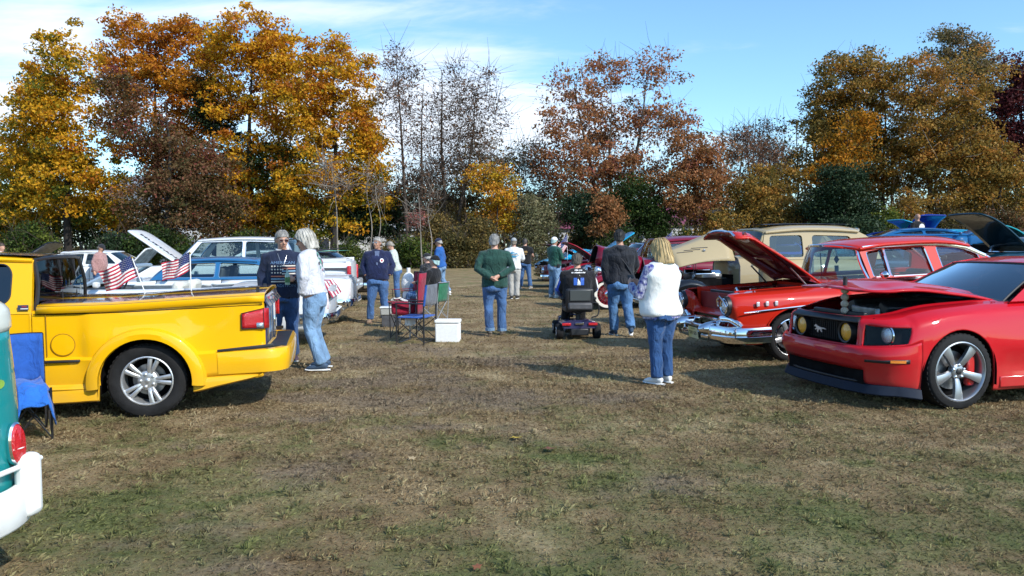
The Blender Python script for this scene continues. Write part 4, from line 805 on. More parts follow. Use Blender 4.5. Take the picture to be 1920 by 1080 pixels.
# ------------------------------------------------------------ red sports coupe (nearest car on the right)
def sports_coupe():
    RED = paint('bright_red_paint', (0.50, 0.008, 0.016)); a = R(14)
    root = thing('sports_coupe', 'bright red modern coupe with black grille, amber fog lamps and hood propped ajar', 'car', (3.98, 8.25, 0), a)
    r = 0.362
    st = [ # bottom .. hood edge
     [(-.80, 0, .20), (-.86, 0, .25), (-.88, 0, .37), (-.955, 0, .50), (-.93, 0, .585), (-.88, 0, .60), (-.855, 0, .815), (-.79, 0, .86)],
     [(-.79, .30, .20), (-.85, .30, .25), (-.87, .30, .37), (-.945, .31, .50), (-.92, .31, .585), (-.87, .30, .60), (-.85, .30, .815), (-.785, .30, .86)],
     [(-.76, .53, .20), (-.81, .53, .25), (-.84, .55, .37), (-.905, .57, .50), (-.88, .56, .585), (-.84, .54, .60), (-.82, .54, .815), (-.76, .50, .865)],
     [(-.74, .60, .20), (-.79, .60, .25), (-.82, .62, .37), (-.88, .64, .50), (-.855, .63, .585), (-.82, .60, .60), (-.79, .60, .80), (-.74, .55, .87)],
     [(-.62, .78, .20), (-.67, .79, .25), (-.70, .80, .37), (-.75, .82, .50), (-.73, .81, .585), (-.70, .80, .62), (-.66, .79, .79), (-.62, .62, .885)],
     [(-.50, .86, .19), (-.53, .87, .25), (-.55, .885, .37), (-.58, .90, .50), (-.57, .895, .585), (-.55, .89, .64), (-.50, .87, .79), (-.50, .66, .905)],
     [(-.43, .885, .18), (-.43, .90, .25), (-.43, .91, .37), (-.43, .925, .50), (-.43, .92, .60), (-.43, .915, .68), (-.43, .88, .82), (-.40, .68, .93)],
     [(-.2, .90, .17), (-.2, .91, .25), (-.2, .925, .37), (-.2, .94, .50), (-.2, .94, .62), (-.2, .935, .72), (-.2, .90, .87), (-.18, .70, .965)],
     [(.1, .90, .17), (.1, .91, .25), (.1, .925, .37), (.1, .94, .50), (.1, .94, .64), (.1, .93, .76), (.1, .895, .90), (.1, .72, .985)],
     [(.45, .89, .16), (.45, .90, .24), (.45, .90, .37), (.45, .915, .50), (.45, .93, .62), (.45, .915, .76), (.45, .88, .91), (.45, .74, 1.0)],
     [(.75, .88, .16), (.75, .895, .24), (.75, .88, .37), (.75, .90, .47), (.75, .93, .60), (.75, .91, .76), (.75, .88, .91), (.75, .77, .995)],
     [(1.5, .88, .16), (1.5, .895, .24), (1.5, .88, .37), (1.5, .90, .47), (1.5, .93, .60), (1.5, .91, .76), (1.5, .88, .90), (1.5, .80, .985)],
     [(2.3, .90, .17), (2.3, .91, .25), (2.3, .92, .37), (2.3, .94, .50), (2.3, .94, .62), (2.3, .92, .78), (2.3, .88, .93), (2.3, .78, 1.0)],
     [(3.15, .89, .20), (3.15, .90, .28), (3.15, .90, .38), (3.15, .91, .50), (3.15, .91, .62), (3.15, .90, .78), (3.15, .86, .95), (3.15, .74, 1.0)],
     [(3.6, .80, .24), (3.62, .82, .30), (3.66, .82, .40), (3.7, .84, .50), (3.7, .84, .62), (3.7, .83, .78), (3.7, .80, .95), (3.6, .66, .99)],
     [(3.68, .0, .24), (3.72, .0, .30), (3.76, .0, .40), (3.82, .0, .50), (3.82, .0, .62), (3.80, .0, .78), (3.80, .0, .95), (3.72, .0, .98)]]
    sh = Shell(st, arches=((0, .405, .352), (2.72, .405, .352)), seams=(0.93, 2.05), ts=4, ks=3)
    def cl(x, y, z, t, k):
        if t < 2 and 5 < k < 6: return None                       # grille mouth
        if t < 3 and 1 < k < 2: return None                       # lower intake
        if 3 < t < 5.0 and 5 < k < 6: return None                 # headlamp opening
        if abs(x - .93) < .006 and t > 6 or abs(x - 2.05) < .006 and t > 6: return None
        if t < 3 and k < 1 or t < 2 and k > 6: return '*black_trim'
        if t < 6.05 and k < 4.67: return '*bumper_cover'
        if x < .93: return 'fender'
        if x < 2.05: return 'door'
        return 'quarter_panel'
    sk = sh.skin(root, cl, {'': RED, '*black_trim': BLACK}); sh.well(root)
    # lids: hood propped open about its rear edge
    cr = lambda x: 0.075 if x > -.2 else 0.075 - 0.05 * (-.2 - x) / .6
    P, js = sh.top(0, sh.t_at(.62, 5), cr, 12)
    keep = [k for k, j in enumerate(js) if abs(j) <= 0.93]
    bulge = lambda x, y, z: 0.022 * ss(.46, .36, abs(y)) * ss(-.72, -.4, x)
    hood, Q = panel_top('hood', P, js, RED, root, (0, .93), VOID, (.60, 1.0), R(10.5), dz=bulge)
    for s_ in (-1, 1):   # fender tops beside the hood
        kk = [k for k, j in enumerate(js) if (j * s_) >= 0.915]; MB().grid(P[:, kk]).build('fender_top', RED, root)
    P2, _ = sh.top(sh.t_at(.62, 5), sh.t_at(.80, 5), .06, 6); MB().grid(P2).build('cowl', BLACK, root)
    P3, _ = sh.top(sh.t_at(2.9, 9), sh.N - 1, .03, 6); MB().grid(P3).build('trunk_lid', RED, root)
    engine(root, -.70, .60, .62, .45, .90, seed=2, covm=BLACK)
    sp = MB().box((-.68, 0, .84), (.20, 1.02, .03)).build('radiator_cover', BLACK, root, bevel=.01)
    # grille, lamps, emblem
    MB().box((-.70, 0, .70), (.03, 1.14, .26)).build('grille', VOID, root)
    gm = MB()
    for k in range(34):
        y = -.53 + k * 1.06 / 33; gm.box((-.765 - .02 * (1 - (y / .53) ** 2), y, .705), (.01, .006, .20))
    for k in range(10): gm.box((-.772, 0, .62 + k * .02), (.008, 1.06, .005))
    gm.build('grille_mesh', BLACK, root, smooth=False)
    for s_ in (-1, 1):
        fl = empty('fog_lamp', (-.835 + .01, s_ * .36, .705)); fl.parent = root
        MB().lathe([(0.001, -.012), (.05, -.008), (.088, .012), (.09, .05)], axis='X', n=28).build('lens', AMBER, fl)
        MB().lathe([(.088, -.004), (.104, -.012), (.108, .05)], axis='X', n=28).build('bezel', BLACK, fl)
        # headlamp: pocket, reflector and curved clear cover following the corner
        hl = empty('headlight', (0, 0, 0)); hl.parent = root
        cov = [];
        for t in np.linspace(3.03, 4.97, 9):
            i = int(np.argmin(np.abs(sh.t - t))); col = sh.G[i]; k5, k6 = np.interp(5, sh.kq, range(len(sh.kq))), np.interp(6, sh.kq, range(len(sh.kq)))
            cov.append([tuple(np.array(col[int(q)]) * np.array([1, s_, 1]) + np.array([.012, 0, 0])) for q in np.linspace(k5, k6, 4)])
        MB().grid([[(p[0] + .05, p[1] * .955, p[2]) for p in rw] for rw in cov]).build('pocket', VOID, hl)
        MB().grid(cov).build('cover', glass('lamp_cover_glass', (.95, .97, 1), .05, .15), hl)
        MB().lathe([(0.001, .05), (.04, .045), (.08, .02), (.092, -.012), (.098, .0)], (-.655, s_ * .735, .705), 'X', 24).build('reflector', CHROME, hl)
        MB().lathe([(0.001, -.02), (.055, -.014), (.078, 0)], (-.665, s_ * .735, .705), 'X', 24).build('lens', CLEARLENS, hl)
        mk = empty('marker_lamp', (0, 0, 0)); mk.parent = root; L, Lb = [], []
        for t in np.linspace(3.3, 5.3, 9):
            i = int(np.argmin(np.abs(sh.t - t))); q = sh.G[i][int(np.interp(2.75, sh.kq, range(len(sh.kq))))]; nrm = Vector((-(1 if t < 4 else .6), s_ * .5, 0)).normalized(); L.append([(q[0] + nrm.x * .006, s_ * q[1] + nrm.y * .006, .455), (q[0] + nrm.x * .006, s_ * q[1] + nrm.y * .006, .493)])
        MB().grid(L).build('housing', BLACK, mk, solid=.004); MB().grid([[(p[0] - .004, p[1] + s_ * .004, p[2] + (.006 if k == 0 else -.006)) for k, p in enumerate(rw)] for rw in L[4:8]]).build('lens', AMBERD, mk)
    # galloping pony emblem, cut from sheet
    pony = [(-.085, .012), (-.06, .022), (-.035, .02), (-.012, .022), (.008, .03), (.03, .034), (.045, .05), (.056, .052), (.06, .042), (.078, .03), (.074, .022), (.056, .026), (.046, .016), (.046, .004), (.066, -.006), (.062, -.016), (.038, -.008), (.03, -.012), (.034, -.034), (.02, -.046), (.016, -.03), (.012, -.012), (-.008, -.008), (-.014, -.022), (-.034, -.036), (-.044, -.03), (-.03, -.02), (-.03, .004), (-.05, .008), (-.09, .004)]
    MB().poly(pony, (), lambda u, v: (-.863, u * 1.15, .70 + v * .85)).build('pony_emblem', mat('satin_silver', (.55, .55, .56), .35, .8), root, solid=.008, smooth=False)
    MB().box((-.80, 0, .30), (.02, 1.2, .14)).build('lower_intake', VOID, root)
    sp = []
    for t in np.linspace(0, 6.0, 26):
        q = sh.G[int(np.argmin(np.abs(sh.t - t)))][0]; sp.append((q[0] - .035 * (t < 4), q[1] + (.02 if t >= 3 else 0), q[2] - .0))
    full = [(x, -y, z) for x, y, z in sp[::-1]] + sp[1:]
    MB().sweep([(-.01, -.06), (.055, -.055), (.06, -.045), (.025, .03), (-.01, .035)], [(x, y, z) for x, y, z in full][::-1]).build('chin_spoiler', mat('slate_chin_spoiler', (.012, .018, .032), .6, spec=.15, noise_amt=.15), root)
    MB().box((1.35, -.895, .24), (1.75, .03, .11)).build('side_skirt', RED, root, bevel=.012); MB().box((1.35, .895, .24), (1.75, .03, .11)).build('side_skirt', RED, root, bevel=.012)
    bv = bvh_of([o for o in sk.values()])
    vs, fs = text2d('GT', .085, bold=.004); decal('badge', mat('badge_grey', (.25, .24, .24), .3, .6), root, bv, vs, fs, (.80, -1.2, .63), (1, 0, 0), (0, 0, 1), .006, .8)
    # greenhouse
    wins = [rpoly([(1.02, 1.03), (1.30, 1.28), (1.75, 1.345), (2.05, 1.34), (2.05, 1.03)], .04), rpoly([(2.14, 1.04), (2.14, 1.32), (2.42, 1.24), (2.55, 1.05)], .04)]
    G, Y = greenhouse(root, dict(zb=1.0, yb=.80, yr=.60, A=(.66, .99), At=(1.33, 1.335), Ct=(2.35, 1.33), C=(3.1, 1.02), wins=wins, top=[(1.33, 1.335), (1.8, 1.385), (2.35, 1.33)], bf=.13, wb=.17, crown=.035, ywb=.74, wt=.012), RED, TINT, wsm=SHADE, trim=BLACK)
    interior(root, .75, 2.6, .72, .35, .98, m=GREYPL, seatx=(1.45,), wheel_x=1.18)
    for s_ in (-1, 1):
        m_ = MB().box((0, 0, 0), (.13, .24, .14)).build('mirror', RED, root, bevel=.045, seg=3); m_.location = (1.10, s_ * .93, 1.03)
    MB().box((.80, -.3, 1.0), (.5, .02, .015), Matrix.Rotation(R(10), 3, 'Z')).build('wiper', BLACK, root); MB().box((.72, .25, .995), (.5, .02, .015), Matrix.Rotation(R(12), 3, 'Z')).build('wiper', BLACK, root)
    for x, k in ((0, 1), (2.72, 1)):
        for s_ in (-1, 1): wheel(root, x, s_ * .815, r, .245, .278, 'five', GUNMETAL, s_, caliper=mat('red_caliper', (.5, .01, .012), .35, coat=1), rimm=GUNMETAL)
    # stack of baseballs propping the hood
    hz = Q[:, :, 2]; prop = thing('hood_prop', 'stack of four baseballs propping up the hood of the red coupe', 'hood prop', (0, 0, 0), 0)
    Mw = Matrix.Translation((3.98, 8.25, 0)) @ Matrix.Rotation(a, 4, 'Z'); base = Mw @ Vector((-.66, -.12, .856)); prop.location = base
    BALL = mat('old_baseball_leather', (.50, .44, .36), .8, noise_amt=.2); STI = mat('red_stitching', (.30, .10, .07), .8)
    for k in range(4):
        b = MB().ell((0, 0, .037 + .068 * k), (.037, .037, .037), 16, 10).build('baseball', BALL, prop); sti = MB()
        for s_ in (-1, 1): sti.tube([(.0385 * math.cos(u) * math.cos(.55), s_ * .0385 * (.52 + .25 * math.cos(2 * u)) , .037 + .068 * k + .0385 * math.sin(u) * math.cos(.55)) for u in np.linspace(0, 2 * PI, 17)], .0014, 3, False)
        sti.build('stitching', STI, b)
    MB().tube([(0, 0, .268), (.004, 0, .38)], .022, 10).build('rubber_post', BLACK, prop)
sports_coupe()
# ------------------------------------------------------------ red fifties sedan, hood raised
def fifties_sedan():
    RED = paint('orange_red_paint', (0.52, 0.022, 0.010)); a = R(11); r = .33
    root = thing('fifties_sedan', 'orange red fifties two door sedan with chrome bumper and its hood raised', 'car', (3.54, 11.28, 0.0), a, ry=-R(1.9))
    def side(x, w=.93, fend=.965, ty=.70, zt=.0):
        return [(x, w - .05, .26), (x, w - .02, .36), (x, w - .01, .48), (x, w, .60), (x, w + .01, .72), (x, w, .80), (x, w - .05, .90), (x, ty, fend)]
    st = [[(-.74, 0, .28), (-.76, 0, .36), (-.76, 0, .45), (-.75, 0, .52), (-.74, 0, .60), (-.70, 0, .63), (-.66, 0, .65), (-.62, 0, .66)],
          [(-.74, .50, .28), (-.76, .50, .36), (-.76, .50, .45), (-.75, .50, .52), (-.74, .50, .60), (-.70, .50, .63), (-.66, .50, .65), (-.62, .50, .66)],
          [(-.73, .55, .28), (-.75, .55, .36), (-.76, .55, .45), (-.76, .55, .52), (-.76, .55, .62), (-.77, .55, .72), (-.78, .55, .82), (-.74, .56, .89)],
          [(-.70, .70, .28), (-.72, .71, .36), (-.76, .71, .45), (-.80, .71, .55), (-.82, .71, .66), (-.84, .71, .76), (-.84, .71, .86), (-.78, .66, .925)],
          [(-.66, .82, .28), (-.68, .83, .36), (-.72, .85, .45), (-.76, .86, .55), (-.78, .87, .66), (-.80, .87, .76), (-.78, .83, .88), (-.72, .68, .94)],
          side(-.60, .90, .945, .66), side(-.38, .925, .955, .64), side(0, .935, .965, .64), side(.42, .935, .975, .66), side(.80, .93, .99, .70), side(1.25, .93, 1.0, .76), side(2.2, .93, 1.0, .78), side(2.92, .95, 1.0, .74), side(3.5, .95, 1.02, .78),
          [(3.95, .80, .34), (3.96, .84, .42), (3.97, .86, .5), (3.98, .88, .60), (4.0, .88, .72), (4.05, .88, .85), (4.1, .86, 1.0), (4.05, .80, 1.06)],
          [(4.0, 0, .34), (4.02, 0, .42), (4.03, 0, .5), (4.05, 0, .60), (4.05, 0, .72), (4.03, 0, .8), (4.0, 0, .84), (3.9, 0, .88)]]
    sh = Shell(st, arches=((0, .40, .33), (2.92, .38, .33)), seams=(.80, 2.15))
    def cl(x, y, z, t, k):
        if t < 1.0 and 2 < k < 4: return None
        if t > 5 and (abs(x - .8) < .006 or abs(x - 2.15) < .006): return None
        if t < 2: return '*front_valance'
        return 'fender' if x < .8 else 'door' if x < 2.15 else 'quarter_panel'
    sk = sh.skin(root, cl, {'': RED}); sh.well(root); sh.lip(root, 0, RED, .016, .004)
    P, js = sh.top(5, sh.t_at(.62, 5), .045, 10)
    for s_ in (-1, 1):
        kk = [k for k, j in enumerate(js) if j * s_ >= .895]; MB().grid(P[:, kk]).build('fender_top', RED, root)
        MB().box((-.05, s_ * .585, .83), (1.2, .025, .26)).build('inner_fender', RED, root)
    # hood: own surface, curled at the lip, hinge at the cowl
    xs_ = np.linspace(-.80, .62, 18); hj = np.linspace(-1, 1, 25); Hh = []
    for x in xs_:
        u = (x + .80) / 1.42; w = .52 + .09 * ss(0, .8, u); Hh.append([(x + .07 * (j * j) * (1 - u), w * j, .955 + .035 * ss(0, .8, u) + .075 * (1 - abs(j) ** 2.6) - .16 * (1 - ss(-.06, .17, u)) + .018 * math.exp(-((abs(w * j) - .34) / .05) ** 2)) for j in hj])
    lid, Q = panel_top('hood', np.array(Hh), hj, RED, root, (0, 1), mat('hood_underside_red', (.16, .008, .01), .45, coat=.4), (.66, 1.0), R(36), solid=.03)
    c, s_n = math.cos(R(36)), math.sin(R(36)); rot = lambda x, z: (.66 + (x - .66) * c + (z - 1.0) * s_n, 1.0 - (x - .66) * s_n + (z - 1.0) * c)
    fr = MB()
    for y0, y1, x0, x1 in ((-.45, -.2, -.55, .5), (.45, .2, -.55, .5), (-.45, .45, -.62, -.62), (-.5, .5, .5, .5), (-.3, .3, 0, 0)):
        p0, p1 = rot(x0, .955), rot(x1, .985); fr.tube([(p0[0], y0, p0[1]), (p1[0], y1, p1[1])], .028, 4)
    fr.build('hood_brace', MATS['hood_underside_red'], root)
    MB().tube([(*q,) for q in Q[0][1:-1]], .016, 6).build('hood_lip_trim', CHROME, lid)
    for s_ in (-1, 1):
        p = rot(.15, .92); MB().tube([(.45, s_ * .55, .97), (p[0], s_ * .55, p[1])], .012, 6).build('hood_strut', STEEL, root)
    vs, fs = text2d('Chevrolet', .10, bold=.003); bvh = bvh_of([lid]); pu = Q[3][12]; pv = Q[6][12]; ux = Vector((0, 1, 0)); uy = Vector((pv - pu)).normalized()
    decal('hood_script', CHROME, lid, bvh, vs, fs, Vector(Q[2][16]) + Vector((-.15, 0, .3)), -ux, uy, .006, .8)
    engine(root, -.60, .64, .56, .42, .94, liner=mat('engine_bay_red', (.20, .012, .012), .5, coat=.3), covm=CHROME, seed=5)
    MB().box((.66, 0, .80), (.02, 1.2, .36)).build('firewall', RED, root)
    MB().lathe([(0.001, 0), (.07, 0), (.09, .02), (.09, .05)], (-.66, -.44, .80), 'X', 20).build('horn', BLACK, root)
    P2, _ = sh.top(sh.t_at(.62, 5), sh.t_at(1.15, 5), .05, 8); MB().grid(P2).build('cowl', RED, root)
    P3, _ = sh.top(sh.t_at(3.1, 8), sh.N - 1, .03, 6); MB().grid(P3).build('trunk_lid', RED, root)
    # front: grille, bumper of several chrome pieces, lamps, plate
    gm = MB()
    for k in range(26): gm.box((-.70, -.48 + k * .96 / 25, .53), (.012, .008, .14))
    for k in range(7): gm.box((-.705, 0, .47 + k * .021), (.012, 1.0, .005))
    gm.build('grille_mesh', mat('gold_mesh', (.35, .27, .12), .35, .8), root, smooth=False); MB().box((-.64, 0, .52), (.02, 1.08, .22)).build('grille_backing', VOID, root)
    MB().tube([(-.78, y, .535 + .02 * math.cos(y * 3)) for y in np.linspace(-.50, .50, 9)], .026, 8).build('grille_bar', CHROME, root)
    cvb = lambda n: curve([(-.36, -.975, 0), (-.60, -.965, 0), (-.80, -.88, 0), (-.90, -.66, 0), (-.96, -.40, 0), (-.98, 0, 0), (-.96, .40, 0), (-.90, .66, 0), (-.80, .88, 0), (-.60, .965, 0), (-.36, .975, 0)], n)
    prof = [(-.02, -.13), (.03, -.12), (.055, -.07), (.06, -.035), (.045, -.02), (.062, 0), (.06, .05), (.045, .085), (.0, .10), (-.03, .095)]
    pth = cvb(60); ends = [p for p in pth]
    MB().sweep([(-a_, b_) for a_, b_ in prof], [(p[0], p[1], .415) for p in pth if p[1] < -.44]).build('bumper_wing', CHROME, root)
    MB().sweep([(-a_, b_) for a_, b_ in prof], [(p[0], p[1], .415) for p in pth if p[1] > .44]).build('bumper_wing', CHROME, root)
    MB().tube([(p[0] + .01, p[1], .345) for p in pth if abs(p[1]) <= .46], [(.035, .06)] * len([p for p in pth if abs(p[1]) <= .46]), 12).build('bumper_bar', CHROME, root)
    MB().tube([(p[0] + .03, p[1], .47) for p in pth if abs(p[1]) <= .46], .03, 10).build('bumper_upper_bar', CHROME, root)
    for s_ in (-1, 1):
        MB().tube([(-.72, s_ * .44, .46), (-.92, s_ * .44, .46), (-1.0, s_ * .44, .46), (-1.09, s_ * .44, .46), (-1.12, s_ * .44, .46)], [.105, .10, .085, .05, .012], 18).build('bumper_bullet', CHROME, root)
        MB().tube(curve([(-.84, s_ * .46, .52), (-.84, s_ * .56, .585), (-.80, s_ * .72, .60), (-.76, s_ * .84, .56), (-.72, s_ * .89, .50)], 12), [(.035, .05)] * 12, 10).build('bumper_gull_wing', CHROME, root)
        hl = empty('headlight', (-.86, s_ * .715, .775)); hl.parent = root
        MB().lathe([(.001, -.03), (.05, -.024), (.085, 0), (.085, .04)], axis='X', n=28).build('lens', CLEARLENS, hl)
        MB().lathe([(.084, -.01), (.094, -.022), (.108, -.012), (.112, .08)], axis='X', n=28).build('chrome_ring', CHROME, hl)
        MB().lathe([(.104, 0), (.128, .0), (.13, .10)], axis='X', n=28).build('bezel', BLACK, hl)
        MB().tube([(-.03 + .0, -.12 * 1, .0), (-.06, -.08, .09), (-.065, 0, .135), (-.06, .08, .09), (-.03, .12, 0)], .014, 6).build('eyebrow', CHROME, hl)
        MB().tube([(-.70, s_ * .945, .70), (-.4, s_ * .955, .715), (.2, s_ * .955, .745), (.8, s_ * .952, .775), (1.6, s_ * .95, .80)], [(.008, .006), (.012, .011), (.014, .013), (.014, .015), (.014, .018)], 6).build('side_trim', CHROME, root)
        for k in range(3):
            MB().box((-.50 + k * .13, s_ * .945, .80), (.045, .02, .062)).build('chevron', mat('brushed_trim', (.7, .7, .7), .4, .5), root, bevel=.008)
        MB().box((2.1, s_ * .945, .36), (1.7, .02, .05)).build('rocker_trim', CHROME, root, bevel=.008)
    pl = MB().box((0, 0, 0), (.006, .31, .155)).build('license_plate', mat('plate_yellow', (.62, .50, .16), .5, col2=(.66, .60, .36), noise_scale=3), root, smooth=False, bevel=.002); pl.location = (-1.02, -.06, .37); pl.rotation_euler = (0, R(-6), 0)
    vs, fs = text2d('QQ 1957', .062, bold=.002); MB().add([(-.0045, x_, z_ - .004) for x_, z_ in vs], [f[::-1] for f in fs]).build('lettering', mat('plate_black', (.03, .03, .03), .6), pl, smooth=False); vs, fs = text2d('NEW JERSEY', .026)
    MB().add([(-.0045, x_, z_ + .056) for x_, z_ in vs], fs).build('lettering', MATS['plate_black'], pl, smooth=False)
    # cabin
    wins = [rpoly([(1.30, 1.065), (1.28, 1.40), (1.55, 1.435), (1.55, 1.065)], .035), rpoly([(1.57, 1.065), (1.57, 1.435), (2.20, 1.44), (2.24, 1.065)], .03), rpoly([(2.40, 1.07), (2.38, 1.44), (2.72, 1.42), (3.0, 1.32), (3.06, 1.08)], .05)]
    sg = glass('near_clear_glass', (.85, .95, .95), .10, .6)
    G, Y = greenhouse(root, dict(zb=1.0, yb=.80, yr=.60, A=(1.24, 1.01), At=(1.18, 1.455), Ct=(2.90, 1.43), C=(3.50, 1.03), wins=wins, top=[(1.18, 1.455), (1.6, 1.50), (2.2, 1.51), (2.6, 1.485), (2.90, 1.43)], bf=.20, br=.30, wb=.46, rb=.35, crown=.09, rw=.05, sideglass=sg, wt=.022, ywb=.80), RED, GLASS, wsm=glass('green_tint_windshield', (.72, .90, .88), .22, 1.1), trim=CHROME, frame_solid=.05)
    for s_ in (-1, 1):
        MB().sweep([(-.004, -.028), (.012, -.026), (.016, 0), (.012, .026), (-.004, .028)], [(x, s_ * (Y(z) + .03), z) for x, z in [(1.24, 1.46), (1.6, 1.485), (2.1, 1.495), (2.5, 1.475), (2.85, 1.41), (3.12, 1.28)]][::-s_]).build('drip_rail_trim', CHROME, root)
        MB().sweep([(-.004, -.02), (.012, -.018), (.012, .018), (-.004, .02)], [(x, s_ * (Y(1.03) + .03), 1.03) for x in np.linspace(1.3, 3.4, 8)][::-s_]).build('belt_trim', CHROME, root)
        m_ = MB().ell((1.36, s_ * .93, 1.10), (.05, .07, .055), 14, 8); m_.tube([(1.36, s_ * .84, 1.01), (1.36, s_ * .92, 1.08)], .012, 6); m_.build('mirror', CHROME, root)
    interior(root, 1.1, 3.0, .76, .38, 1.02, m=mat('red_interior', (.10, .02, .02), .6), seatx=(1.9, 2.6), wheel_x=1.62, seath=.42, heads=False)
    MB().tube([(1.02, 0, 1.03), (1.0, 0, 1.40)], .008, 5).build('windshield_rod', BLACK, root)
    for z_ in (1.30, 1.17):
        MB().box((1.18, -.12, z_), (.01, .085, .085), Matrix.Rotation(R(45 if z_ > 1.2 else 0), 3, 'X')).build('hanging_charm', mat('navy_charm', (.01, .02, .05), .6), root)
    for x in (0, 2.92):
        for s_ in (-1, 1): wheel(root, x, s_ * .80, r, .22, .245, 'torque', ALLOY, s_, rimm=CHROME)
fifties_sedan()

# ------------------------------------------------------------ yellow pickup on the left
def plaid(name, c1, c2, c3, ax=1):
    m = mat(name, c1, .3, 0, 1.0); n, l = nt(m); p = n['Principled BSDF']; tc = n.new('ShaderNodeTexCoord'); sp = n.new('ShaderNodeSeparateXYZ'); l.new(tc.outputs['Object'], sp.inputs[0]); cur = None
    for i, (per, wd, off) in enumerate(((.26, .30, .05), (.26, .10, .16))):
        q = n.new('ShaderNodeMath'); q.operation = 'ADD'; l.new(sp.outputs[ax], q.inputs[0]); q.inputs[1].default_value = 5 + off
        w = n.new('ShaderNodeMath'); w.operation = 'MODULO'; l.new(q.outputs[0], w.inputs[0]); w.inputs[1].default_value = per
        g = n.new('ShaderNodeMath'); g.operation = 'LESS_THAN'; l.new(w.outputs[0], g.inputs[0]); g.inputs[1].default_value = per * wd
        x = n.new('ShaderNodeMix'); x.data_type = 'RGBA'; l.new(g.outputs[0], x.inputs['Factor'])
        if cur is None: x.inputs['A'].default_value = (*c1, 1)
        else: l.new(cur, x.inputs['A'])
        x.inputs['B'].default_value = (*(c2 if i == 0 else c3), 1); cur = x.outputs['Result']
    l.new(cur, p.inputs['Base Color']); return m
def pickup_truck():
    YEL = paint('golden_yellow_paint', (0.80, 0.42, 0.004)); a = R(13); r = .345
    root = thing('pickup_truck', 'golden yellow stepside pickup with plaid stripes on roof and tailgate', 'pickup truck', (-3.563, 8.061, 0), a)
    PL = plaid('blue_tan_plaid_stripes', (.03, .045, .12), (.42, .30, .12), (.02, .02, .03)); PL2 = plaid('roof_plaid_stripes', (.05, .07, .16), (.05, .07, .16), (.30, .06, .08))
    def side(x, o=0.0, zt=1.0, up=.84, lo=.86, ty=.80, zb=.17, rk=None):
        k_ = .035 * x if rk is None else rk; z = lambda q: q + k_
        return [(x, lo - .03, zb), (x, lo + .01, zb + .02), (x, lo, .32 + k_), (x, lo - .015, .34 + k_), (x, lo, z(.45)), (x, lo + o * .8, z(.56)), (x, up + o, z(.585)), (x, up + o, z(.72)), (x, up + o * .4, z(.86)), (x, up, z(zt + .015)), (x, ty, z(zt + .03))]
    fl = .055
    st = [[(-4.0, 0, .22), (-4.02, 0, .26), (-4.03, 0, .3), (-4.03, 0, .34), (-4.03, 0, .40), (-4.03, 0, .50), (-4.0, 0, .54), (-3.98, 0, .65), (-3.95, 0, .78), (-3.88, 0, .86), (-3.8, 0, .89)],
          [(-3.9, .6, .22), (-3.92, .62, .26), (-3.93, .62, .3), (-3.93, .62, .34), (-3.93, .62, .40), (-3.93, .62, .50), (-3.9, .62, .54), (-3.88, .62, .65), (-3.85, .62, .78), (-3.8, .62, .86), (-3.75, .58, .89)],
          side(-3.5, 0, .97, .80, .84, .70, .2, -.02), side(-3.0, 0.03, .98, .80, .84, .70, .2, -.02), side(-2.5, 0, 1.0, .81, .84, .74, .2, -.02), side(-1.6, 0, 1.0, .82, .85, .76, .18, -.02), side(-.99, 0, 1.0, .82, .85, .76, .16, -.02), side(-.94, 0, .985, .83, .86, .78, .16, 0),
          side(-.60, 0.0, .985, .83, .87, .79, .165, 0), side(-.46, .035, 1.0, .84, .875, .79, .17, 0), side(-.2, .055, 1.0, .84, .88, .79, .17), side(0.0, .06, 1.0, .84, .88, .79, .17), side(.2, .055, 1.0, .84, .88, .79, .19), side(.44, .02, 1.0, .84, .88, .79, .22), side(.62, .0, 1.0, .845, .88, .79, .26),
          side(.92, -.005, 1.0, .845, .875, .79, .32), side(1.0, -.015, 1.0, .84, .865, .79, .34),
          [(1.05, .80, .37), (1.06, .80, .39), (1.07, .80, .41), (1.08, .80, .43), (1.08, .80, .50), (1.07, .78, .59), (1.05, .80, .62), (1.05, .80, .74), (1.05, .80, .88), (1.04, .78, 1.05), (1.02, .76, 1.07)],
          [(1.07, 0, .37), (1.08, 0, .39), (1.09, 0, .41), (1.10, 0, .43), (1.10, 0, .50), (1.10, 0, .59), (1.09, 0, .62), (1.09, 0, .74), (1.09, 0, .88), (1.08, 0, 1.06), (1.05, 0, 1.09)]]
    sh = Shell(st, arches=((-3.12, .40, .34), (0, .40, .34)), seams=(-2.35, -.955), ts=4, ks=2)
    ya, yb_ = .955, 0
    def cl(x, y, z, t, k):
        if t > 2 and (abs(x + .955) < .006 or abs(x + 2.35) < .006): return None
        if 15.35 < t < 17 and 7.2 < k < 9.0: pass
        if t > 17: return '*tailgate' if k > 6 else '*rear_valance'
        if t < 2: return '*front_fascia'
        if k < 3.1 and x > .40: return 'rear_valance_skirt'
        if x < -2.35: return 'fender'
        if x < -.955: return 'cab_side'
        return 'bed_side'
    sk = sh.skin(root, cl, {'': YEL, '*tailgate': PL}); sh.well(root)
    bv = bvh_of([o for (n_, s_), o in sk.items() if s_ == -1] + [o for (n_, s_), o in sk.items() if s_ == 0])
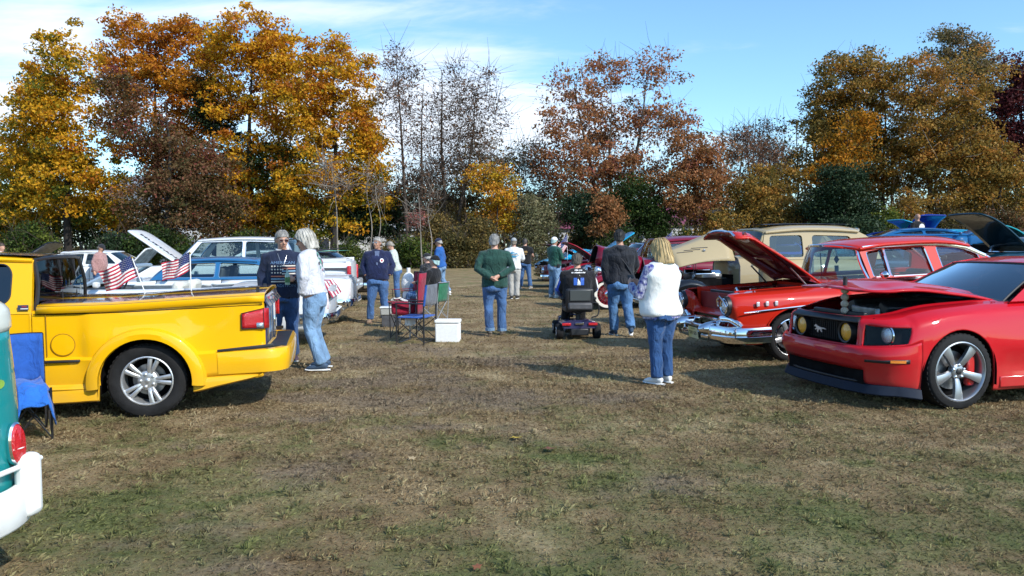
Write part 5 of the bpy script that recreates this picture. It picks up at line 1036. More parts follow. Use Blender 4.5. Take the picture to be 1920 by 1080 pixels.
    for s_ in (-1, 1):   # raised fender flare band round the rear wheel
        fb = MB(); rows = []
        for an in np.linspace(R(-6), R(186), 27):
            ca, sa = math.cos(an), math.sin(an); z = .34 + .41 * sa; w = lambda q: q
            o_ = .945 + .02 * sa; rows.append([(.40 * ca, s_ * (o_ - .05), .34 + .40 * sa), (.402 * ca, s_ * (o_), .34 + .402 * sa), (.455 * ca, s_ * (o_ + .004), .34 + .45 * sa), (.50 * ca, s_ * (o_ - .02), .34 + .485 * sa), (.525 * ca, s_ * (.86 - .0), .34 + .50 * sa)])
        fb.grid(rows).build('fender_flare', YEL, root, weld=False)
        MB().box((-.72, s_ * .85, .555), (.34, .10, .022)).build('step_pad', BLACK, root, bevel=.008)
        MB().box((-.70, s_ * .855, .30), (.54, .05, .022)).build('running_board_edge', YEL, root, bevel=.01)
        MB().tube([(x, s_ * (.845), .99 + .035 * max(x, -.3)) for x in np.linspace(-.93, 1.03, 12)], .004, 4, False).build('lid_seam', VOID, root)
        # tail lamp wraps the corner
        tlm = empty('tail_light', (0, 0, 0)); tlm.parent = root; vs, fs = [], []
        P = []
        for u in np.linspace(0, 1, 7):
            x = .84 + u * .20; col = [(x, s_ * (.862 - .012 * u), zz) for zz in np.linspace(.80, .945 + .045 * u, 5)]; P.append(col)
        P += [[(1.085, s_ * .80, zz) for zz in np.linspace(.80, .99, 5)]]
        MB().grid(P).build('lens', REDLENS, tlm, solid=.02); MB().grid([[(p[0], p[1] + s_ * .003, .805 + .05 * k) for k, p in enumerate(c_[:2])] for c_ in P[4:7]]).build('reverse_lens', CLEARLENS, tlm, solid=.012)
        MB().tube([P[0][0], P[6][0], P[6][4], P[0][4], P[0][0]], .006, 4, False).build('lamp_surround', BLACK, tlm)
        MB().tube([(.62, s_ * .885, .605), (1.04, s_ * .885, .632), (1.12, s_ * .86, .64)], [(.004, .012), (.007, .02), (.007, .02)], 6).build('bumper_side_step', BLACK, root)
    fd = MB().tube([(-.70 + .10 * math.cos(u), -.838, .70 + .10 * math.sin(u)) for u in np.linspace(0, 2 * PI, 30)], .0035, 4, False).build('fuel_door_seam', mat('shadow_gap_yellow', (.30, .14, .002), .6), root)
    MB().lathe([(0.001, -.842), (.094, -.840), (.097, -.836)], (-.70, 0, .70), 'Y', 28).build('fuel_door', YEL, root)
    MB().tube([(-.83, -.842, .60), (-.83, -.845, .97)], .004, 4).build('bed_panel_seam', MATS['shadow_gap_yellow'], root)
    # rear bumper with black step tops, stepping round the corner
    pth = curve([(.62, -.875, 0), (1.05, -.885, 0), (1.17, -.84, 0), (1.25, -.70, 0), (1.28, 0, 0), (1.25, .70, 0), (1.17, .84, 0), (1.05, .885, 0), (.62, .875, 0)], 50)
    MB().sweep([(-.06, -.13), (0, -.14), (.012, -.05), (.012, .05), (-.005, .075), (-.06, .08)], [(p[0], p[1], .52 + .02 * (p[0] - .6)) for p in pth]).build('rear_bumper', YEL, root)
    MB().box((1.15, 0, .605), (.17, 1.42, .018)).build('bumper_step', BLACK, root, bevel=.006)
    # tonneau lid over the bed
    lid = []
    for x in np.linspace(-.90, 1.05, 14):
        k_ = .035 * max(x, -.3) + .02 * ss(-.9, 1.0, x); lid.append([(x, s * .865 if abs(s) < 1.01 else 0, z) for s, z in ((-1.0, 1.0 + k_), (-.99, 1.055 + k_), (-.95, 1.075 + k_), (-.86, 1.082 + k_), (-.4, 1.10 + k_), (0, 1.105 + k_), (.4, 1.10 + k_), (.86, 1.082 + k_), (.95, 1.075 + k_), (.99, 1.055 + k_), (1.0, 1.0 + k_))])
    L = np.array(lid); MB().grid(L, flip=False).build('tonneau_cover', YEL, root, solid=.02)
    for y0, y1 in ((-.85, -.42), (-.2, .2), (.5, .72)): MB().grid([[(x, y, np.interp(y, L[i, :, 1], L[i, :, 2]) + .004) for y in np.linspace(y0, y1, 4)] for i, x in enumerate(L[:, 0, 0])]).build('lid_stripe', mat('dark_plum_stripe', (.05, .03, .05), .25, coat=1), root)
    MB().add([(1.065, -.80, 1.05), (1.095, -.78, 1.00), (1.105, .78, 1.00), (1.065, .80, 1.05), (1.05, -.80, 1.105), (1.05, .80, 1.105)], [(0, 1, 2, 3), (0, 3, 5, 4)]).build('tailgate_spoiler', PL, root, solid=.015, smooth=False)
    for s_ in (-.5, .35): MB().box((.98, s_ - .2, 1.155), (.03, .03, .05)).build('lid_hinge', BLACK, root)
    # cab
    wins = [rpoly([(-1.86, 1.06), (-1.78, 1.42), (-1.18, 1.43), (-1.13, 1.36), (-1.13, 1.12), (-1.2, 1.06)], .06), rpoly([(-2.75, 1.03), (-2.15, 1.42), (-1.93, 1.43), (-1.93, 1.05)], .05)]
    G, Y = greenhouse(root, dict(zb=.99, yb=.80, yr=.66, A=(-2.95, .98), At=(-2.25, 1.46), Ct=(-.97, 1.46), C=(-.95, .98), wins=wins, top=[(-2.25, 1.46), (-1.7, 1.495), (-.97, 1.465)], bf=.10, br=.06, wb=.2, rb=.07, crown=.045, rw=.02, wt=.02, yrb=.76, rearglass=glass('privacy_glass', (.04, .045, .06), .6, .5)), YEL, TINT, wsm=TINT, trim=BLACK, frame_solid=.05)
    MB().grid([[(-2.2 + 1.26 * u, y, 1.535 - .03 * abs(y) ** 2 - .02 * (abs(u - .45) * 2) ** 2) for y in np.linspace(-.60, .60, 9)] for u in np.linspace(0, 1, 9)]).build('roof_stripe', PL2, root)
    MB().grid([[(x, s_, 1.535 - .02 * (abs((x + 2.2) / 1.26 - .45) * 2) ** 2 - .03 * s_ * s_ + .004) for s_ in (.05, .28)] for x in np.linspace(-1.3, -.93, 5)]).build('roof_stripe', mat('maroon_stripe', (.22, .03, .05), .25, coat=1), root)
    for y in (-.22, .22): MB().box((-.885, y, 1.24), (.02, .02, .44), Matrix.Rotation(R(-3), 3, 'Y')).build('rear_window_divider', BLACK, root)
    interior(root, -2.6, -1.05, .74, .4, 1.0, m=GREYPL, seatx=(-1.7,))
    fb = empty('flag_badge', (0, 0, 0)); fb.parent = root
    MB().box((-1.01, -.838, 1.045), (.085, .008, .045)).build('plate', mat('badge_dark', (.03, .05, .10), .4), fb); MB().box((-1.0, -.843, 1.035), (.06, .004, .008)).build('stripe', WHITEPL, fb); MB().box((-1.0, -.843, 1.053), (.04, .004, .008)).build('stripe', mat('badge_red', (.4, .02, .03), .5), fb)
    P2, _ = sh.top(2, sh.t_at(-2.6, 2), .05, 6); MB().grid(P2).build('hood', YEL, root)
    P4, _ = sh.top(sh.t_at(-2.6, 2), sh.t_at(-.96, 2), .0, 6); MB().grid([[p * np.array([1, 1, 1]) - np.array([0, 0, .03]) for p in rw] for rw in P4]).build('cab_floor_pan', VOID, root)
    MB().box((.1, 0, .55), (1.9, 1.0, .25)).build('bed_floor', VOID, root); MB().tube([(.1, -.75, .34), (.1, .75, .34)], .05, 10).build('rear_axle', VOID, root); MB().box((-1.6, 0, .33), (3.2, 1.2, .12)).build('chassis', VOID, root)
    for x in (-3.12, 0):
        for s_ in (-1, 1): wheel(root, x, s_ * .755, r, .235, .222, 'S10', ALLOY, s_)
pickup_truck()

# ------------------------------------------------------------ turquoise van at the left edge
def van():
    TEAL = paint('turquoise_paint', (0.01, 0.25, 0.26)); WH = paint('cream_white_paint', (.66, .68, .62))
    root = thing('camper_van', 'turquoise and white vintage camper van with flower decals at the left edge', 'van', (-2.345, 2.80, 0), R(-10))
    # x = 0 is the tail, body runs to negative x; far corner at y = +.86
    def col(x, y, w=1.0): return [(x * 1.0, y, .38), (x, y * 1.0, .5), (x, y, .75), (x, y, .95), (x, y, 1.12), (x, y, 1.14), (x, y, 1.22), (x, y, 1.32)]
    def side(x, w=.86):
        return [(x, w - .04, .34), (x, w, .48), (x, w + .02, .75), (x, w + .01, 1.0), (x, w - .01, 1.20), (x, w + .01, 1.225), (x, w + .01, 1.30), (x, w - .03, 1.36)]
    def rear(x, y): return [(x - .03, y, .36), (x, y, .5), (x + .01, y, .75), (x, y, 1.0), (x - .012, y, 1.20), (x - .004, y, 1.225), (x - .015, y, 1.30), (x - .07, y, 1.36)]
    st = [[(q[0], 0, q[2]) for q in side(-4.3)], [(q[0], .6, q[2]) for q in side(-4.25)], side(-4.1, .80), side(-3.8), side(-2), side(-.35),
          [(-.16, .80, .36), (-.14, .83, .5), (-.13, .85, .75), (-.13, .84, 1.0), (-.145, .83, 1.20), (-.135, .84, 1.225), (-.145, .84, 1.30), (-.2, .79, 1.36)],
          rear(-.04, .70), rear(0, .45), rear(0, 0)]
    sh = Shell(st, arches=((-3.2, .38, .33), (-.95, .36, .33)), ts=4, ks=3)
    sk = sh.skin(root, lambda x, y, z, t, k: '*belt_band' if k > 4 else ('*tail_panel' if t > 6 else 'side_panel'), {'': TEAL, '*belt_band': WH}); sh.well(root)
    top = []
    for z, ins in ((1.36, .09), (1.45, .14), (1.75, .20), (1.85, .27), (1.93, .42), (1.96, .7)):
        top.append([(-4.25 + ins, y, z) for y in np.linspace(-.7 + ins * .4, .7 - ins * .4, 5)] + [(x, .86 - ins, z) for x in (-4.1 + ins, -3, -2, -1, -.15 - ins)] + [(-.02 - ins * 1.0, y, z) for y in np.linspace(.72 - ins, -.72 + ins, 5)] + [(x, -.86 + ins, z) for x in (-.15 - ins, -1, -2, -3, -4.1 + ins)])
    MB().grid(top, closed=True).build('upper_body', WH, root); MB().add(top[-1], [tuple(range(len(top[-1])))]).build('roof', WH, root)
    MB().grid([[(-.09 - (z - 1.42) * .45, y, z) for y in np.linspace(-.45, .45, 5)] for z in (1.45, 1.6, 1.75)]).build('rear_window', TINT, root)
    for s_ in (-1, 1):
        tlm = empty('tail_light', (-.025, s_ * .71, .70)); tlm.parent = root; tlm.rotation_euler = (0, R(-3), 0); Pp = lambda w, h, d: [(d, w * math.cos(u), h * (math.copysign(abs(math.sin(u)) ** .8, math.sin(u)))) for u in np.linspace(0, 2 * PI, 29)]
        MB().grid([Pp(.046, .096, .0), Pp(.048, .098, .022), Pp(.041, .090, .030)]).build('chrome_bezel', CHROME, tlm); MB().grid([Pp(.041, .089, .026), Pp(.032, .075, .038), Pp(.001, .001, .042)]).build('lens', REDLENS, tlm)
        MB().tube([(.032, -.036, -.02), (.043, .0, -.02), (.032, .036, -.02)], .003, 4).build('lens_divider', WHITEPL, tlm)
    # white bumper with end guards
    bp = curve([(-.50, -.90, 0), (-.25, -.92, 0), (-.09, -.83, 0), (.02, -.6, 0), (.06, 0, 0), (.02, .6, 0), (-.09, .83, 0), (-.25, .92, 0), (-.50, .90, 0)], 48)
    MB().sweep([(-.01, -.10), (.03, -.085), (.045, -.04), (.045, .04), (.03, .085), (-.01, .10), (-.02, .0)], [(p[0], p[1], .42) for p in bp][::1]).build('bumper', WHITEPL, root, bevel=.01)
    for s_ in (-1, 1):
        g = MB().box((.01, s_ * .75, .505), (.085, .11, .29)).build('bumper_guard', WHITEPL, root, bevel=.035, seg=3)
    MB().tube([(.01, -.76, .60), (.05, -.3, .60), (.05, .3, .60), (.01, .76, .60), (-.01, .85, .60)], .012, 10).build('bumper_rail', WHITEPL, root)
    # flower decals
    bv = bvh_of(list(sk.values())); FL = mat('lime_flower_print', (.25, .42, .06), .5); FC = mat('dark_flower_centre', (.03, .05, .10), .5)
    for (y, z, q) in ((.60, .98, .085), (.2, 1.03, .07), (-.3, .8, .10), (.35, .62, .06)):
        vs, fs = [(0, 0)], []
        for k in range(40):
            u = 2 * PI * k / 40; rr = q * (.72 + .28 * math.cos(5 * u)); vs.append((rr * math.cos(u), rr * math.sin(u))); fs.append((0, k + 1, (k + 1) % 40 + 1))
        d = decal('flower_decal', FL, root, bv, vs, fs, (.4, y, z), (0, 1, 0), (0, 0, 1), .004, 1.0)
        decal('flower_centre', FC, d, bv, [(x_ * .22, y_ * .22) for x_, y_ in vs], fs, (.4, y, z), (0, 1, 0), (0, 0, 1), .007, 1.0)
    for x in (-3.2, -.95):
        for s_ in (-1, 1): wheel(root, x, s_ * .74, .33, .17, .2, 'torque', ALLOY, s_)
van()
# ------------------------------------------------------------ background cars
def car(name, label, loc, rz, pm, anchor='nose', L=4.9, W=1.86, belt=.94, roof=1.38, cab=(1.35, 1.95, 3.35, 3.95), deck=.90, nosez=.80, hood=None, trunk=None, roofm=None, roofless=False, round_=.5, lamps='round', grille='bar', bump=True, group=None, gl=None, cat='car', seats=None, wr=.33, arch=(.85, 3.75), style='torque', under=VOID, scoop=False, hoodm=None, tail=None, win2=True, detail=True, seed=1, hx0=.12, dstripe=None, z=None):
    ax0, ax1 = arch; off = -L if anchor == 'tail' else 0; x_, y_ = loc
    root = thing(name, label, cat, (x_, y_, gz(x_, y_) if z is None else z), R(rz), group); O = lambda x: x + off; w = W / 2
    A, At, Ct, Cc = cab
    def sd(x, b, q=0.0): return [(O(x), w - .05, .24), (O(x), w - .01, .38), (O(x), w, .55), (O(x), w - .01 + q, .70), (O(x), w - .03, b - .08), (O(x), w - .12, b)]
    nz_ = nosez
    st = [[(O(.03), 0, .28), (O(.0), 0, .40), (O(-.02), 0, .52), (O(0), 0, .64), (O(.02), 0, nz_ - .08), (O(.08), 0, nz_)],
          [(O(.05), w * .62, .28), (O(.02), w * .62, .40), (O(0), w * .62, .52), (O(.02), w * .62, .64), (O(.03), w * .62, nz_ - .08), (O(.10), w * .60, nz_)],
          [(O(.15), w * .90, .27), (O(.12), w * .92, .40), (O(.10), w * .93, .53), (O(.10), w * .93, .65), (O(.12), w * .90, nz_ - .05), (O(.18), w * .80, nz_ + .02)],
          sd(.40, (nz_ + belt) / 2), sd(ax0, belt - .02), sd(A, belt), sd((At + Ct) / 2, belt), sd(Ct + .1, belt + .01, .02), sd(ax1, (belt + deck) / 2 + .03, .02), sd(L - .35, deck + .02),
          [(O(L - .1), w * .88, .32), (O(L - .07), w * .90, .44), (O(L - .05), w * .92, .55), (O(L - .04), w * .92, .68), (O(L - .04), w * .90, deck - .06), (O(L - .12), w * .80, deck)],
          [(O(L - .02), 0, .34), (O(L), 0, .44), (O(L + .02), 0, .55), (O(L + .02), 0, .68), (O(L), 0, deck - .06), (O(L - .07), 0, deck)]]
    sh = Shell(st, arches=((O(ax0), wr + .05, wr), (O(ax1), wr + .05, wr)), seams=(O(A + .12), O(At + .95)), ts=3, ks=2)
    rear_m = tail or pm
    sk = sh.skin(root, lambda x, y, z, t, k: None if (t > 4 and (abs(x - O(A + .12)) < .006 or abs(x - O(At + .95)) < .006)) else ('*front_panel' if t < 2 else '*rear_panel' if t > 10 else 'fender' if x < O(A + .12) else 'door' if x < O(At + .95) else 'quarter_panel'), {'': pm, '*rear_panel': rear_m}); sh.well(root)
    T1 = sh.t_at(O(A + .02), 4); T2 = sh.t_at(O(Cc), 6)
    P, js = sh.top(0, T1, .05, 8); hmz = hoodm or pm
    if hood:
        keepr = [i for i in range(len(P)) if P[i, 0, 0] >= O(hx0)]; hr = .86
        lid, Q = panel_top('hood', P[keepr], js, hmz, root, (0, hr), under, (O(A), belt), R(hood), solid=.035, dz=(lambda x, y, z: .05 * ss(.34, .24, abs(y)) * ss(O(.3), O(.6), x)) if scoop else None)
        for s_ in (-1, 1): kk = [k for k, j in enumerate(js) if j * s_ >= hr - .03]; MB().grid(P[:, kk]).build('fender_top', pm, root)
        engine(root, O(.2), O(A), w * .68, .45, belt - .03, seed=seed, covm=STEEL)
        if dstripe:
            ki = [k for k, j in enumerate(js) if abs(j) < .3]; MB().grid(Q[:, ki] + np.array([0, 0, .02])).build('hood_stripe', dstripe, lid)
    else: MB().grid(P).build('hood', hmz, root)
    P3, _ = sh.top(T2, sh.N - 1, .04, 8)
    if trunk:
        x0_ = P3[0, 0, 0]; panel_top('trunk_lid', P3, _, pm, root, (0, .86), under if under is not VOID else STEEL, (x0_, P3[0, 0, 2]), R(trunk), solid=.04)
        MB().box((O((Cc + L) / 2), 0, .55), (L - Cc - .3, W * .7, .3)).build('trunk_well', VOID, root)
    else: MB().grid(P3).build('trunk_lid', pm, root)
    gl = gl or GLASS
    if not roofless:
        z0, zr = belt, roof; zt = zr - .06; p = lambda f, g_: (O(f), g_)
        xm = At + (Ct - At) * .52
        wins = [rpoly([p(A + .22, z0 + .05), p(At + .07, zt - .05), p(xm - .03, zt - .03), p(xm - .03, z0 + .05)], .04)]
        if win2: wins.append(rpoly([p(xm + .05, z0 + .05), p(xm + .05, zt - .03), p(Ct - .02, zt - .06), p(Cc - .30, z0 + .06)], .05))
        greenhouse(root, dict(zb=z0, yb=w - .12, yr=w - .34, A=p(A, z0), At=p(At, zt), Ct=p(Ct, zt), C=p(Cc, z0), wins=wins, top=[p(At, zt), p((At + Ct) / 2, zt + .035), p(Ct, zt)], bf=.12, br=.14, wb=.22, rb=.18, crown=.06, rw=.03, wt=.02), roofm or pm, gl, wsm=gl, trim=CHROME if detail else None, roofm=roofm or pm)
    else:
        js2 = np.linspace(-1, 1, 11); Q = [[(O(A + (At - A) * v) - (.16 - .06 * v) * (1 - j * j), (w - .14 - .12 * v) * j, belt + (roof - belt) * v) for j in js2] for v in np.linspace(0, 1, 5)]
        MB().grid(Q).build('windshield', GLASS, root); MB().tube([Q[0][0]] + [q[0] for q in Q[1:]] + Q[-1][1:] + [q[-1] for q in Q[::-1][1:]], .032, 6).build('windshield_frame', mat('pale_blue_steel', (.42, .52, .60), .3, .5), root)
        MB().box((O(At - .08), 0, roof - .09), (.03, .24, .07)).build('rear_view_mirror', BLACK, root, bevel=.01)
    interior(root, O(A), O(Cc), w - .16, .35, belt, seatx=(O((At + Ct) / 2 - .25), O((At + Ct) / 2 + .55)) if seats is None else (O((At + Ct) / 2 - .1),), wheel_x=O(A + .5), seatm=seats, heads=False, seath=.40 if roofless else .55)
    if bump:
        for s_, xx, zz in ((-1, -.06, .40), (1, L + .05, .44)):
            pp = curve([(O(xx - s_ * .5), -w - .01, 0), (O(xx - s_ * .12), -w * .93, 0), (O(xx), -w * .5, 0), (O(xx), w * .5, 0), (O(xx - s_ * .12), w * .93, 0), (O(xx - s_ * .5), w + .01, 0)], 24)
            MB().sweep([(-.03, -.08), (.02, -.075), (.04, 0), (.02, .075), (-.03, .08)] if s_ > 0 else [(.03, -.08), (-.02, -.075), (-.04, 0), (-.02, .075), (.03, .08)], [(q[0], q[1], zz) for q in pp]).build('rear_bumper' if s_ > 0 else 'front_bumper', CHROME, root)
    MB().box((O(.0), 0, .62), (.04, W * .62, .17)).build('grille', VOID, root)
    for k in range(4 if detail else 2): MB().box((O(-.03), 0, .555 + k * (.045 if detail else .1)), (.02, W * .6, .012)).build('grille_bar', CHROME, root)
    for s_ in (-1, 1):
        hl = empty('headlight', (O(.03), s_ * w * .76, .64)); hl.parent = root
        MB().lathe([(.001, -.05), (.06, -.04), (.085, 0)], axis='X', n=16).build('lens', CLEARLENS, hl); MB().lathe([(.084, -.01), (.10, -.02), (.11, .05)], axis='X', n=16).build('chrome_ring', CHROME, hl)
        MB().grid([[(O(L) - .03 + .0 * y, s_ * (w * .86 - y), zz) for zz in (.58, .74)] for y in (0, .14, .28)]).build('tail_light', REDLENS, root, solid=.05, off=1)
        MB().tube([(O(x), s_ * (w + .003), .62) for x in (.5, L * .5, L - .5)], .008, 4).build('side_trim', CHROME, root)
        m_ = MB().box((0, 0, 0), (.08, .14, .09)).build('mirror', pm, root, bevel=.025); m_.location = (O(A + .35), s_ * (w + .02), belt + .08)
    for x in (ax0, ax1):
        for s_ in (-1, 1): wheel(root, O(x), s_ * (w - .13), wr, .2, wr * .66, style, ALLOY, s_, lugs=False)
    return root

WHITE = paint('white_car_paint', (.70, .72, .74)); BLUEM = paint('metallic_blue_paint', (.03, .16, .34), .35, .3); BLK = paint('black_car_paint', (.008, .008, .010)); MAR = paint('maroon_paint', (.17, .006, .022)); NAVY = paint('navy_paint', (.008, .015, .05))
TURQ = paint('bright_turquoise_paint', (.01, .27, .32)); SKYB = paint('sky_blue_paint', (.01, .30, .52)); ROYAL = paint('royal_blue_paint', (.01, .035, .28)); DRED = paint('deep_red_paint', (.30, .008, .02)); TEALD = paint('dark_teal_paint', (.004, .03, .05)); BLUE2 = paint('mid_blue_paint', (.012, .10, .26))
GR_L, GR_R = 'show cars in the left hand row', 'show cars in the right hand row'
# left row: tails towards the lane
conv = car('convertible', 'white open convertible with striped cover on its tail behind the yellow pickup', (-2.98, 13.25), 7, WHITE, 'tail', L=5.0, belt=.93, roof=1.27, cab=(1.22, 1.85, 3.0, 3.5), deck=.93, roofless=True, group=GR_L, seats=mat('cream_vinyl', (.62, .60, .52), .5), tail=WHITE)
car('hardtop_coupe', 'white sixties coupe with metallic blue roof beside the convertible', (-3.30, 16.6), 6, WHITE, 'tail', L=5.2, W=1.95, belt=.92, roof=1.34, cab=(1.35, 1.75, 3.35, 4.15), deck=.93, roofm=BLUEM, group=GR_L, gl=GLASS, seed=3)
def white_pickup():
    root = car('crew_pickup', 'white crew cab pickup with long white hood raised behind the blue roofed coupe', (-3.92, 19.7), 6, WHITE, 'tail', L=5.6, W=1.98, belt=1.14, roof=1.78, cab=(1.55, 2.05, 4.05, 4.3), deck=1.22, nosez=1.06, hood=38, group=GR_L, gl=GLASS, wr=.40, arch=(.98, 4.55), bump=False, cat='pickup truck', seed=4)
    vs, fs = text2d('MUSTANG', .17, (1.5, 1), bold=.006)   # faint dark lettering along the raised lid
    lid = next(o for o in root.children if o.name.startswith('hood')); bv = bvh_of([lid]); h = [v.co for v in lid.data.vertices]; x0 = min(p.x for p in h); x1 = max(p.x for p in h); zt = max(p.z for p in h)
    c = sum((Vector(v_) for v_ in h), Vector()) / len(h) + Vector((math.sin(R(38)) * .3, -.3, math.cos(R(38)) * .3)); sl = Vector((math.cos(R(38)), 0, -math.sin(R(38)))); decal('hood_lettering', BLACK, lid, bv, vs, fs, c, sl, Vector((0, 1, 0)), .006, 1.0)
    for s_ in (-1, 1):
        MB().box((-.55, s_ * .995, 1.03), (.95, .012, .05)).build('bed_side_stripe', GREYPL, root); MB().box((-.05, s_ * .93, .92), (.10, .16, .36)).build('tall_tail_light', REDLENS, root, bevel=.03)
        MB().sweep([(-.02, -.04), (.02, -.04), (.02, .04), (-.02, .04)], [(-1.35, s_ * .93, 1.20), (-.1, s_ * .93, 1.24)]).build('bed_rail', WHITE, root)
    MB().box((.06, 0, .62), (.12, 1.9, .26)).build('rear_bumper_step', WHITE, root, bevel=.04)
white_pickup()
car('sedan', 'dark sedan just beyond the white crew pickup', (-3.85, 23.4), 5, BLK, 'tail', L=4.8, belt=.95, roof=1.42, group=GR_L, detail=False, seed=5)
car('sedan', 'white car with a ribbed white hood raised behind the crew pickup windshield', (-5.4, 26.6), 5, WHITE, 'tail', L=5.4, belt=1.0, roof=1.42, hood=24, hoodm=mat('ribbed_white_lid', (.68, .70, .72), .4, bump=.3, bump_scale=3, stretch=(.1, 9, 1)), group=GR_L, detail=False, seed=6)
car('coupe', 'white coupe with its trunk lid open beside the pink shirted man', (-11.0, 25.0), 4, WHITE, 'tail', L=4.8, belt=1.0, roof=1.46, trunk=-52, under=mat('grey_lid_lining', (.42, .46, .46), .7, noise_amt=.3), group=GR_L, detail=False, seed=7)
car('coupe', 'black car with its rear lid raised behind the yellow pickup cab', (-14.4, 25.5), 4, BLK, 'tail', L=4.7, belt=1.05, roof=1.4, trunk=-40, cab=(1.3, 1.9, 2.7, 3.25), group=GR_L, detail=False, seed=8)
car('coupe', 'black car with lid raised at the far left edge behind the dark haired man', (-15.0, 23.2), 4, BLK, 'tail', L=4.7, belt=1.10, roof=1.4, trunk=-38, cab=(1.3, 1.9, 2.7, 3.25), group=GR_L, detail=False, seed=9)
# striped cloth over the convertible's tail
def striped_cover():
    t = MB(); g = []
    for u in np.linspace(0, 1, 12):
        x = -.75 + .79 * u; g.append([(x if v > .15 or u < .9 else x, -.80 + 1.6 * v, (.985 + .01 * math.sin(9 * v) - .10 * max(0, abs(v - .5) - .4) * 5 if u < .82 else .985 - (u - .82) * 1.35)) for v in np.linspace(0, 1, 22)])
    o = thing('striped_cover', 'red and white striped cloth draped over the tail of the white convertible', 'cloth', (-2.98, 13.25, .012), R(7)); G = np.array(g)
    for k in range(7):
        a0, a1 = k * 3, k * 3 + 3
        t = MB().grid(G[:, a0:a1 + 1]); t.build('stripe', cloth('flag_red_cloth', (.42, .02, .05)) if k % 2 == 0 else cloth('flag_white_cloth', (.75, .73, .72)), o)
striped_cover()

